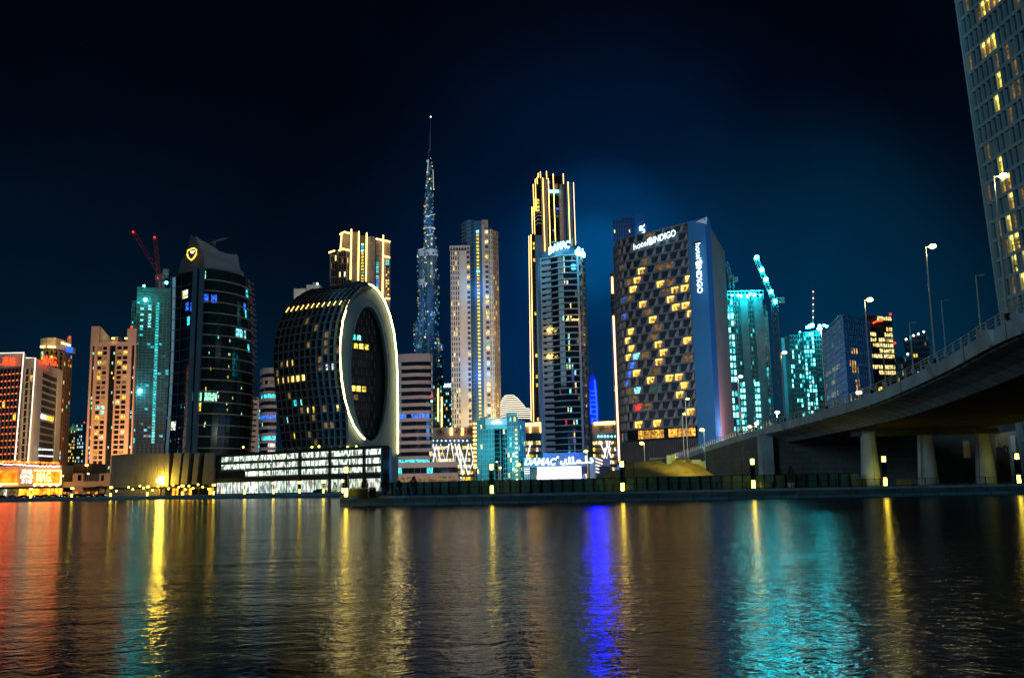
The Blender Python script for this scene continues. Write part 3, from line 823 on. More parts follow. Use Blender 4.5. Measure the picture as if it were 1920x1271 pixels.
    sp = {(1, 6): 'bright', (2, 6): 'bright', (3, 6): 'yellow', (0, 8): 'yellow', (1, 11): 'yellow', (2, 11): 'bright', (3, 11): 'yellow', (1, 12): 'cyan', (2, 12): 'aqua', (1, 1): 'yellow', (1, 5): 'dim', (0, 6): 'yellow'}
    for j in range(16):
        b.wall.sbox(Ph, 0, .62, j/16-.004, j/16+.004, -.5, -.2, 'black_metal')
        for i in range(5):
            o = .06 if j % 2 else 0
            k2 = sp.get((i, j)); u0 = i*.125+o
            b.win(Ph, u0+.012, u0+.10, j/16+.012, (j+1)/16-.012, -.48, -.42, 'w_'+k2 if k2 else 'glass')
            m2 = b.wall; m2.hexa([Ph(u0+.1, j/16+.006, -.2), Ph(u0+.125, j/16+.006, -.2), Ph(u0+.125, j/16+.006, -.5), Ph(u0+.1, j/16+.006, -.5), Ph(u0+.105, (j+1)/16-.006, -.2), Ph(u0+.112, (j+1)/16-.006, -.2), Ph(u0+.112, (j+1)/16-.006, -.5), Ph(u0+.105, (j+1)/16-.006, -.5)], 'dark_grey')
    # right flank of the face and body behind
    q = [Pf(745, 905), Pf(746.5, 760)]
    b.wall.prism([(q[0].x-1, q[0].y+1.2), (q[0].x-.2, q[0].y+1.6), (q[0].x-2, q[0].y+20), (q[0].x-30, q[0].y+24), (q[0].x-22, q[0].y+6)], GZ, Z(745, 700, 362), 'steel_blue')
    b.finish()
    p = Pf(656, 838); light('flood', (p.x+3, p.y-3, p.z-3), (1, .75, .05), 1500, .5)
    light('flood', tuple(Vector(P3(740, 720, 300))), (.1, .6, .9), 40000, 6); light('flood', tuple(Vector(P3(735, 880, 320))), (.7, .8, 1), 9000, 3); light('flood', tuple(Vector(P3(560, 700, 310))), (.4, .6, .8), 15000, 6)  # the pale flood low down is added to lift the dark ring foot
    # white stair block on the roof behind
    r = Bld('roof_plant_block', 'pale blocky rooftop housing showing behind the shoulder of the ring building', 'building', C(560, 560, 400))
    m = r.wall; X = lambda px: C(px, 545, 400)[0]
    m.box(X(553), X(575), 398, 404, GZ, Z(560, 543, 400), 'white_wall'); m.box(X(575.2), X(600), 399, 405, GZ, Z(580, 535, 400), 'white_wall'); m.box(X(586), X(594), 400, 404, GZ, Z(590, 530, 400), 'white_wall')
    m2 = MB(); m2.ball(P3(595, 532, 397), .45, 'dot_white'); r.part('lamp', m2)
    r.finish()
    light('flood', P3(560, 552, 392), (1, .85, .6), 2500, 1)
ring_building()

# --- gold neon twin tower behind the ring building
def gold_twin():
    Y = 900
    x = lambda px: C(px, 500, Y)[0]
    b = Bld('crown_lit_tower', 'twin dark tower with gold light lines and lit crown, rising behind the ring building', 'building', (x(675), Y))
    def block(p0, p1, py, Yo, mat, nc, nr, lit, pal, bk=24):
        zt = Z((p0+p1)/2, py, Y); a = (x(p0), Y+Yo); c = (x(p1), Y+Yo); P = flat(a, c, GZ+120, zt)
        b.core([a, c], GZ, zt, mat, bk, .9)
        if nc: b.grid(P, nc, nr, mat, .3, .25, .5, lit, pal)
        else: b.wall.sbox(P, 0, 1, 0, 1, -1, 0, mat)
        return P
    block(617, 630, 475, 4, 'dark_grey', 3, 14, .2, ('pale', 'dim')); block(629, 635, 466, 6, 'mid_grey', 0, 0, 0, ())
    block(635, 658, 469, 0, 'dark_grey', 5, 16, .15, ('pale', 'white', 'dim')); block(637, 657, 433, 3, 'crown_grey', 0, 0, 0, (), 14)
    block(659, 672, 436, -2, 'mid_grey', 0, 0, 0, ()); block(672, 687, 441, 1, 'dark_grey', 0, 0, 0, ()); block(687.5, 703, 444, -1, 'mid_grey', 0, 0, 0, ())
    block(704, 718, 451, 1, 'crown_grey', 0, 0, 0, ()); block(718.3, 731.5, 453, 0, 'crown_grey', 0, 0, 0, ()); 
    P = flat((x(677), Y+.6), (x(682), Y+.6), Z(680, 560, Y), Z(680, 455, Y))
    for j in range(18):
        b.win(P, .05, .95, j/18+.008, (j+.7)/18, .2, .6, 'w_cold' if j in (17, 15) else ('w_teal' if j in (16, 8) else 'w_yellow'))
    P = flat((x(705), Y+.6), (x(710), Y+.6), Z(705, 545, Y), Z(705, 478, Y))
    for j in range(16): b.win(P, .05, .95, j/16+.008, (j+.7)/16, .2, .6, random.choice(('w_teal', 'w_blue', 'w_aqua', 'w_dimteal')))
    P = flat((x(723), Y-.4), (x(730), Y-.4), Z(725, 560, Y), Z(725, 487, Y))
    for j in range(14):
        for i in range(2): b.win(P, .1+i*.45, .45+i*.45, j/14+.008, (j+.7)/14, .2, .6, 'w_cyan' if j > 11 else random.choice(('glass', 'glass', 'w_dim', 'w_yellow', 'w_pale')))
    b.finish()
    V = [((658.8, 430), (657, 524)), ((673, 434), (671.5, 526)), ((687.5, 437), (686, 530)), ((718.5, 441), (717, 556)), ((640.5, 440), (638.5, 466))]
    for (p, q) in V: neon(b, [P3(*p, Y-3), P3(*q, Y-3)], .62)
    for pts in ([(637, 440), (646, 435), (656, 438)], [(635, 470), (643, 467), (657, 470)], [(616, 474), (628, 470)], [(705, 448), (718, 450.5), (731.5, 453.5)], [(719, 480), (731, 483)], [(723, 559), (731, 560)]):
        neon(b, [P3(px, py, Y-2) for px, py in pts], .75)
    for px, pt, pb in ((619.5, 476, 530), (650.5, 473, 526)):
        m = MB(); m.tube([P3(px, pt, Y-1), P3(px, pb, Y-1)], .6, 'mid_grey', 4); b.part('pipe', m)
    light('flood', P3(646, 445, Y-10), (1, .7, .15), 6000, 2); light('flood', P3(722, 455, Y-10), (1, .7, .15), 6000, 2)
    light('flood', P3(680, 480, Y-60), (.7, .6, .8), 30000, 5)
gold_twin()

# --- the very tall stepped spire
def spire_tower():
    Y = 2100
    b = Bld('supertall_tower', 'extremely tall stepped spire tower far behind, dotted with blue and pale lights', 'building', C(804, 700, Y))
    X = lambda px: C(px, 600, Y)[0]
    cx = X(805)
    k = F/Y
    def cyl(px0, px1, py, Yo, mat='spire_skin'):
        zt = Z((px0+px1)/2, py, Y); r = abs(X(px1)-X(px0))/2; c = ((X(px0)+X(px1))/2, Y+Yo)
        b.wall.lathe((c[0], c[1], GZ), [(r, 0), (r, zt-GZ-8), (r*.92, zt-GZ)], mat, 20)
        return c, r, zt
    tiers = [(775, 796, 602, 10), (808, 829, 640, 6), (813, 832, 740, 0), (784, 800, 520, 6), (806, 823, 505, 12), (783, 802, 466, 10), (797, 822, 467, 0), (795, 812, 384, 12), (803, 819, 441, 4), (798, 812.5, 356, 6), (800, 814, 345, 2), (800, 809, 322, 6), (806, 813.5, 353, 4), (801, 812, 330, 6), (803, 812, 311, 4), (803.5, 811, 297, 2), (804.5, 810, 280, 3), (790, 820, 540, 20)]
    dots = []
    for (p0, p1, py, Yo) in tiers:
        c, r, zt = cyl(p0, p1, py, Yo)
        n = int((zt-GZ)*r*.020)
        for _ in range(n):
            t = random.uniform(-2.9, -.25); z = random.uniform(300 if py > 430 else zt-150, zt-6)
            z = max(z, GZ+60)
            dots.append((c[0]+(r+.8)*math.cos(t), c[1]+(r+.8)*math.sin(t), z))
    for (x, y, z) in dots:
        w = random.uniform(.8, 1.5); h = random.choice((1.6, 2.6, 4.5)); mt = 'd_'+random.choice(('blue', 'blue', 'aqua', 'white', 'pale', 'yellow', 'cyan', 'blue', 'teal', 'teal')); mt = mt if random.random() < .94 else 'w_'+random.choice(('pale', 'yellow', 'aqua'))
        p = [(x-w, y-.8, z), (x+w, y-.8, z), (x+w, y+.8, z), (x-w, y+.8, z), (x-w, y-.8, z+h), (x+w, y-.8, z+h), (x+w, y+.8, z+h), (x-w, y+.8, z+h)]
        b.wins.append((p, mt))
    for (p0, p1, py, hh, Yo) in ((783, 802, 480, 13, 10), (797, 822, 482, 15, 0), (784, 800, 535, 14, 6), (806, 823, 520, 7, 10), (809, 829, 690, 10, 4), (783.5, 797, 600, 6, 8)):
        c = ((X(p0)+X(p1))/2, Y+Yo); r = abs(X(p1)-X(p0))/2+.8; z = Z(800, py, Y)
        m = MB(); m.lathe((c[0], c[1], z), [(r, 0), (r, hh)], 'white_wall', 20); b.part('mechanical_floor', m)
    # fine ribs at each third floor
    for (p0, p1, py, Yo) in tiers[:5]:
        r = abs(X(p1)-X(p0))/2+.4; c = ((X(p0)+X(p1))/2, Y+Yo); zt = Z((p0+p1)/2, py, Y)
        z = 90
        while z < zt-6:
            b.wall.lathe((c[0], c[1], z), [(r, 0), (r, 1.6)], 'steel_blue', 16); z += 11
    m = MB(); A = P3(807, 285, Y); m.tube([A, P3(807.4, 250, Y), P3(807.6, 220, Y)], 3.0, 'steel_blue', 8, .7); b.part('spire', m)
    m = MB(); m.ball(P3(807.6, 219.5, Y-2), 1.5, 'dot_white'); b.part('warning_light', m)
    for (p0, y0, p1, y1) in ((801, 324, 803.5, 300), (813, 355, 812, 318), (794, 386, 803, 385), (805, 404, 816, 402), (796, 428, 815, 427), (798, 441, 812, 439), (784, 469, 796, 466)):
        neon(b, [P3(p0, y0, Y-12), P3(p1, y1, Y-12)], .8, 'w_dimwhite')
    for (px, py) in ((801, 324), (813.5, 355), (810.5, 312), (795, 429), (815, 429), (802, 441), (799, 492)):
        m = MB(); m.ball(P3(px, py, Y-14), 1.4, 'w_pale'); b.part('lamp', m)
    b.finish()
    light('flood', P3(795, 560, Y-120), (.22, .5, 1), 1200000, 10); light('flood', P3(805, 400, Y-90), (.2, .5, 1), 900000, 10)
    light('flood', P3(812, 490, Y-60), (.9, .85, .8), 250000, 8)
spire_tower()

# --- tall pale tower of three shafts
def pale_tower():
    Y = 800
    x = lambda px: C(px, 600, Y)[0]
    b = Bld('apartment_tower', 'very tall pale stepped tower with a blue strip and one column of yellow windows', 'building', (x(890), Y))
    def face(p0, p1, py, Yo, mat, nc=0, nr=46, lit=.1, pal=('yellow',), off='glass', pw=.45, bh=.25, bk=22, core=True, dep=.5, Y1=None):
        a = (x(p0), Y+Yo); c = (x(p1), Y+(Yo if Y1 is None else Y1)); zt = Z((p0+p1)/2, py, Y+Yo); P = flat(a, c, GZ, zt)
        if core: b.core([a, c], GZ, zt, mat, bk, 1.0)
        if nc: b.grid(P, nc, nr, mat, pw, bh, dep, lit, pal, off)
        else: b.wall.sbox(P, 0, 1, 0, 1, -1.2, 0, mat)
        return P
    face(845.5, 862.5, 470, 0, 'white_wall', 4, 46, .16, ('yellow', 'pale'), pw=.55)
    face(862.6, 876, 470, .4, 'white_wall'); face(876, 882.5, 468, 1.2, 'offwhite', 1, 46, .12, ('yellow',), off='dark_grey', pw=.2, bh=.4)
    # little pergola on the left shaft
    m = MB(); z = Z(862, 468, Y); m.box(x(844.6), x(883), Y-.6, Y+8, z+2.5, z+3.3, 'offwhite')
    for i in range(8): X0 = lerp(x(845), x(882), i/7); m.box(X0-.3, X0+.3, Y-.3, Y+.3, z-.5, z+2.5, 'offwhite')
    b.part('pergola', m)
    pth = [(x(866), Y+9), (x(874), Y+4), (x(884), Y+2.4), (x(891), Y+2)]
    zt = Z(880, 410, Y)
    b.core(pth, GZ, zt, 'steel_blue', 18, .5)
    P = surf(path_plan(pth)[0], GZ, zt)
    for j in range(70): b.wall.sbox(P, 0, 1, j/70, j/70+.003, -.6, .1, 'blue_wall', 4)
    P = face(891, 905, 414, -1, 'blue_wall', bk=18)
    Pw = flat((x(895.6), Y-1.5), (x(900.2), Y-1.5), Z(898, 792, Y), Z(898, 431, Y))
    for j in range(52): b.win(Pw, 0, 1, j/52+.002, (j+.68)/52, -.2, .35, 'w_cold' if j in (51, 40) else 'w_yellow')
    zt = Z(910, 411, Y); b.wall.box(x(905.2), x(918), Y+2, Y+18, GZ, zt, 'beige')
    face(905.2, 911, 420, 1.4, 'offwhite'); face(911, 918, 430, 0, 'offwhite', 1, 50, .45, ('dim', 'yellow', 'teal', 'aqua', 'pale'), off='dark_grey', pw=.15, bh=.35)
    face(918.2, 926, 430, .8, 'white_wall', 2, 48, .02, ('yellow',), pw=.7, bh=.2)
    face(926, 936.5, 431, .9, 'cream', 3, 50, .3, ('dim', 'yellow', 'dim'), pw=.5, bh=.3, Y1=7)
    b.finish()
    light('flood', P3(893, 700, Y-12), (.05, .4, 1), 40000, 2); light('flood', P3(893, 540, Y-12), (.05, .45, 1), 40000, 2)
    light('flood', P3(868, 790, Y-14), (1, .75, .3), 30000, 2); light('flood', P3(930, 780, Y-18), (1, .65, .25), 160000, 2)
    light('flood', P3(880, 640, Y-130), (1, .9, .8), 1500000, 8)
    light('flood', P3(955, 600, Y-40), (1, .6, .3), 120000, 8)
pale_tower()

def sign_block():
    Y = 1300
    a = C(832, 727, Y); c = C(852, 727, Y); zt = Z(840, 727, Y)
    b = Bld('distant_tower', 'far teal tower with cyan rooftop lettering, left of the tall pale tower', 'building', a)
    b.core([a, c], GZ, zt, 'steel_blue', 12); b.grid(flat(a, c, GZ, zt), 6, 26, 'steel_blue', .3, .35, .5, .35, ('yellow', 'pale', 'aqua', 'cyan')); b.finish()
    text('AAX', b.root, P3(832, 726, Y-1), P3(846, 726, Y-1), 5, 'sign_cyan', bold=.05, ext=1)
    a = C(812, 722, 1400); c = C(831.5, 722, 1400); zt = Z(820, 722, 1400)
    b = Bld('distant_tower', 'far dark tower with thin vertical gold lines, right of the banded white tower', 'building', a)
    b.core([a, c], GZ, zt, 'steel_blue', 12); b.grid(flat(a, c, GZ, zt), 6, 26, 'steel_blue', .3, .4, .5, .3, ('teal', 'aqua', 'dimteal', 'dim')); b.finish()
    for px, p0, p1 in ((821.5, 728, 790), (828, 744, 800)): neon(b, [P3(px, p0, 1398), P3(px, p1, 1398)], .8, 'neon_gold')
sign_block()
# ================================================================== middle
def mall():
    Y = 600
    x = lambda px: C(px, 850, Y)[0]
    b = Bld('shopping_mall', 'long low mall with white zigzag tubes over lit parking decks and gold roof edge', 'building', (x(900), Y))
    for (p0, p1, py) in ((805, 892, 801), (980, 1020, 794), (1112, 1162, 792)):
        zt = Z((p0+p1)/2, py, Y); z1 = Z(p0, 822 if p0 < 900 else 812, Y); z2 = Z(p0, 832 if p0 < 900 else 822, Y)
        b.wall.box(x(p0), x(p1), Y+1.6, Y+14, GZ, z1, 'dark_grey')
        b.wall.box(x(p0), x(p1), Y, Y+14, z1, zt, 'pink_stone')
        b.wall.box(x(p0), x(p1), Y-.6, Y+1.5, z2-1, z1-.01, 'steel_blue')
        P = flat((x(p0), Y+1.5), (x(p1), Y+1.5), GZ, z2-1)
        if p0 == 805: b.wall.box(x(806), x(1161), Y+9, Y+13.7, GZ+.1, GZ+6, 'dark_grey')      # low rear wall box joining the halls
        n = 7; nc = int((p1-p0)/5)
        for j in range(n):
            b.wall.sbox(P, 0, 1, j/n, j/n+.035, -.1, 1.1, 'mid_grey')
            for i in range(nc): b.win(P, (i+.1)/nc, (i+.9)/nc, (j+.3)/n, (j+.85)/n, -.1, .2, 'w_'+random.choice(('pale', 'pale', 'dim', 'white', 'yellow', 'dim')))
    b.finish()
    def zig(pts):
        m = MB(); m.tube([P3(px, py, Y-.9) for px, py in pts], .38, 'tube_white', 5); b.part('zigzag_tube', m)
    zig([(812, 832), (820, 868), (826, 832), (836, 868), (842, 832)]); zig([(846, 830), (852, 868), (860, 832), (868, 890), (878, 832)]); zig([(853, 832), (868, 890)])
    zig([(860, 832), (878, 890), (888, 862), (882, 832)]); zig([(812, 868), (818, 832), (828, 870)])
    zig([(995, 830), (989, 856)]); zig([(1124, 826), (1138, 860), (1144, 826)]); zig([(1136, 826), (1146, 858)]); zig([(1132, 862), (1140, 826)])
    for px in (846, 866.5):
        neon(b, [P3(px, 802, Y-.6), P3(px, 815, Y-.6)], .8)
    neon(b, [P3(984, 796, Y-.6), P3(1019, 794, Y-.6)], 1.0, 'neon_gold'); neon(b, [P3(1114, 794, Y-.6), P3(1160, 792, Y-.6)], 1.0, 'neon_gold')
    for px in (994, 1014): neon(b, [P3(px, 796, Y-.6), P3(px, 811, Y-.6)], .5)
    for j in range(11): neon(b, [P3(887, 794+j*7.7, Y-8), P3(893, 794+j*7.7, Y-8)], .38)
    m = MB(); q = C(890, 800, Y-7); m.box(q[0]-1, q[0]+1.2, Y-7.4, Y-1, GZ, Z(890, 788, Y-7), 'beige'); b.part('stair_tower', m)
    m = MB()
    for px in [812+8*i for i in range(9)]: m.ball(P3(px, 826, Y-1), .55, 'tube_white', 6)
    for px in (1122, 1128, 1134, 1140, 1147, 1154): m.ball(P3(px, 818, Y-1), .7, 'w_cold', 6)
    b.part('soffit_lamps', m, kind='stuff')
    for px, py in ((826, 811), (862, 809), (881, 809), (1128, 802), (1151, 801)):
        m = MB()
        for i in range(60):
            t = Vector((random.gauss(0, 1), random.gauss(0, 1), random.gauss(0, .9))); p = Vector(P3(px, py, Y-2))+t*1.0; m.tube([p, p+t*.5], .35, 'leaf', 3, .02)
        m.obj('shrub', b.root)
    light('flood', P3(850, 812, Y-20), (1, .7, .5), 14000, 2); light('flood', P3(1135, 805, Y-18), (1, .65, .4), 14000, 2)
mall()

def teal_hotel():
    Y = 480
    x = lambda px: C(px, 820, Y)[0]
    b = Bld('teal_hotel', 'teal-lit blocky hotel with a deep dark central recess and small rooftop emblem', 'building', (x(930), Y))
    zt = Z(930, 784, Y)
    def fc(p0, p1, py, Yo, mat, nc, nr, lit, pal, off, pw=.2, bh=.12, bk=20, Y1=None):
        a = (x(p0), Y+Yo); c = (x(p1), Y+(Yo if Y1 is None else Y1)); z = Z((p0+p1)/2, py, Y+Yo); P = flat(a, c, GZ, z)
        b.core([a, c], GZ, z, mat, bk, .9)
        b.grid(P, nc, nr, mat, pw, bh, .5, lit, pal, off); return P
    fc(894, 911, 787, 0, 'teal_wall', 5, 14, .12, ('dimteal', 'pale'), 'glass_teal')
    P = fc(911, 951, 797, 6, 'glass_teal', 3, 14, 0, (), 'glass', bk=12)
    fc(911, 927, 795, -.4, 'teal_wall', 3, 13, .05, ('teal',), 'glass_teal', bk=6); fc(943, 951, 795, -.4, 'teal_wall', 2, 13, .15, ('pale', 'dim'), 'glass', bk=6)
    b.wall.box(x(911), x(951), Y-1.2, Y+14, Z(930, 804, Y), Z(930, 797, Y), 'teal_wall'); b.wall.box(x(910.6), x(951.4), Y-.9, Y+14, Z(930, 797, Y)+.01, zt, 'offwhite')
    fc(951, 972, 781, -.2, 'teal_wall', 5, 14, .25, ('yellow', 'pale', 'dimteal', 'aqua', 'teal'), 'glass_teal'); fc(972, 986, 786, .3, 'teal_wall', 4, 13, .3, ('aqua', 'pale', 'teal', 'teal'), 'glass_teal', Y1=10)
    m = MB(); m.box(x(950), x(970), Y+1, Y+12, Z(955, 781, Y), Z(955, 775, Y), 'teal_wall'); m.box(x(900), x(915), Y+3, Y+9, zt-3, zt+1.2, 'offwhite'); b.part('roof_plant', m)
    for j in range(12):
        z0 = lerp(GZ+4, zt-4, j/12)
        m = MB(); m.box(x(966), x(969.5), Y-1.3, Y-.6, z0, z0+.35, 'neon_gold'); b.part('light_strip', m)
    b.finish()
    m = MB(); A = P3(921, 793, Y-1.6); B = P3(941, 793, Y-1.6); m.box(A[0], B[0], Y-1.6, Y-1.3, A[2]-.2, A[2]+.5, 'sign_white'); m.box(A[0]+.9, B[0]-.8, Y-1.6, Y-1.3, A[2]+.8, A[2]+1.1, 'sign_white')
    c = P3(932, 789, Y-1.6)
    for dx in (-1, 0, 1): m.tube([(c[0]+dx*.5, c[1], c[2]), (c[0]+dx*1.0, c[1], c[2]+1.2-abs(dx)*.4)], .15, 'sign_yellow')
    b.part('sign', m)
    for px, py, pw_ in ((905, 840, 90000), (975, 840, 110000)):
        light('flood', P3(px, py, Y-38), (.06, .75, .85), pw_*1.6, 2.5)
    light('flood', P3(934, 795, Y-8), (.3, .9, 1), 3500, 1)
teal_hotel()

def wavy_block():
    Y = 700
    b = Bld('curved_tower', 'low curved building behind the mall drawn by stacked thin white light bands', 'building', C(965, 770, Y))
    X = lambda px: C(px, 770, Y)[0]
    prof = [(741, 946, 966), (744.5, 943, 971), (748, 941, 974), (751.5, 939, 977), (755, 939, 980), (758.5, 938, 983), (762, 938, 985), (765.5, 938, 993), (769, 938, 994.5), (772.5, 938, 995), (776, 938, 995), (780, 938, 995), (784, 938, 995)]
    m = b.wall
    for (py, p0, p1) in prof:
        c = ((X(p0)+X(p1))/2, Y+10); r = (X(p1)-X(p0))/2; z = Z(965, py, Y)
        m.lathe((c[0], c[1], z-1.3), [(r-.5, 0), (r-.5, 1.3)], 'dark_grey', 24, 1, 9/r)
        t = MB(); t.tube([(c[0]+(r+.1)*math.cos(q*math.pi/16), c[1]-9.4*math.sin(q*math.pi/16), z+.2) for q in range(17)], .26, 'neon_white', 4); b.part('floor_light', t)
    m.box(X(938), X(995), Y+5, Y+18, GZ, Z(965, 785, Y), 'dark_grey')
    b.finish()
wavy_block()

# --- gold-lined tower
def gold_tower():
    Y = 720
    x = lambda px: C(px, 470, Y)[0]
    b = Bld('crown_lit_tower', 'tall dark tower edged by many vertical gold light lines, behind the banded tower', 'building', (x(1030), Y))
    def fc(p0, p1, py, Yo, mat, nc=0, nr=50, lit=.1, pal=('yellow',), pyb=None, bk=24, off='glass'):
        a = (x(p0), Y+Yo); c = (x(p1), Y+Yo); z = Z((p0+p1)/2, py, Y+Yo); z0 = GZ if pyb is None else Z(p0, pyb, Y)
        P = flat(a, c, z0, z); b.core([a, c], z0, z, mat, bk, .9)
        if nc: b.grid(P, nc, nr, mat, .25, .2, .5, lit, pal, off)
        else: b.wall.sbox(P, 0, 1, 0, 1, -1, 0, mat)
        return P
    fc(990.5, 999, 443, 3, 'black_metal'); fc(999, 1003.5, 438, 2, 'black_metal', 1, 60, .3, ('yellow', 'yellow', 'warm'), bk=20)
    fc(1003.6, 1017, 441, 1, 'steel_blue'); fc(988.5, 992, 666, 5, 'mid_grey')
    fc(997, 1003, 389, 6, 'black_metal', bk=16); fc(1000, 1007, 347, 8, 'black_metal', bk=14)
    fc(1004, 1018, 338, 3, 'glass', 3, 30, .0, (), pyb=470, bk=18)
    fc(1017.5, 1028.5, 334, 0, 'crown_grey', pyb=500); fc(1028.6, 1052, 340, 5, 'glass', 3, 36, .04, ('dimteal', 'blue'), pyb=500, bk=16)
    fc(1008, 1058, 330, 12, 'black_metal', pyb=430, bk=8)
    fc(1065, 1075.5, 342, 0, 'blue_wall', pyb=500); fc(1075.6, 1081, 410, 6, 'dark_grey', pyb=500)
    cx = x(1059); zt = Z(1058, 343, Y); b.wall.lathe((cx, Y+8, Z(1058, 500, Y)), [(abs(x(1065)-x(1052))/2+1, 0), (abs(x(1065)-x(1052))/2+1, zt-Z(1058, 500, Y))], 'crown_grey', 20, 1, 1.6)
    for j, (py) in enumerate((372, 378, 385, 391)):
        P = flat((x(1004), Y+2), (x(1017.5), Y+2), Z(1010, py+4, Y), Z(1010, py, Y)); b.win(P, .05, .7, 0, 1, .2, .5, 'w_yellow')
    m = MB()
    for py in (398, 404, 411, 418): m.tube([P3(1003, py+5, Y+2), P3(1009, py, Y+1), P3(1018, py+1, Y)], .22, 'offwhite', 4)
    b.part('balcony_edges', m, kind='stuff')
    m = MB(); m.box(x(1033), x(1051), Y+2, Y+4, Z(1040, 359, Y), Z(1040, 355, Y), 'w_cold'); m.box(x(1043), x(1049), Y+2, Y+5, Z(1045, 352, Y), Z(1045, 343, Y), 'w_dim'); b.part('roof_lamps', m)
    b.finish()
    L = [((991.5, 442), (996, 789), 2), ((995.4, 440), (1000.4, 790), 1), ((997.3, 388), (998.6, 440), 5), ((1001, 386), (1003, 440), 4), ((999.7, 346), (1001, 388), 6), ((1003.6, 336), (1005, 394), 2), ((1007, 333), (1007.6, 345), 2), ((1009, 325), (1009, 333), 11), ((1013, 322), (1013.6, 334), 11), ((1017.6, 334), (1021.8, 471), -.6), ((1024.6, 321), (1025, 336), 11), ((1028, 335), (1032.2, 470), -.6), ((1037, 326), (1041.6, 453), 4), ((1056, 326), (1056.6, 345), 11), ((1065, 341), (1068.8, 456), -.6), ((1075.2, 342), (1079.2, 460), -.6)]
    for p, q, Yo in L: neon(b, [P3(*p, Y+Yo-.5), P3(*q, Y+Yo-.5)], .23, 'neon_rose' if p[0] in (991.5, 1075.2) else 'neon_gold')
    light('flood', P3(1058, 400, Y-50), (.9, .75, .8), 70000, 3); light('flood', P3(1010, 377, Y-8), (1, .7, .15), 3000, 1)
gold_tower()

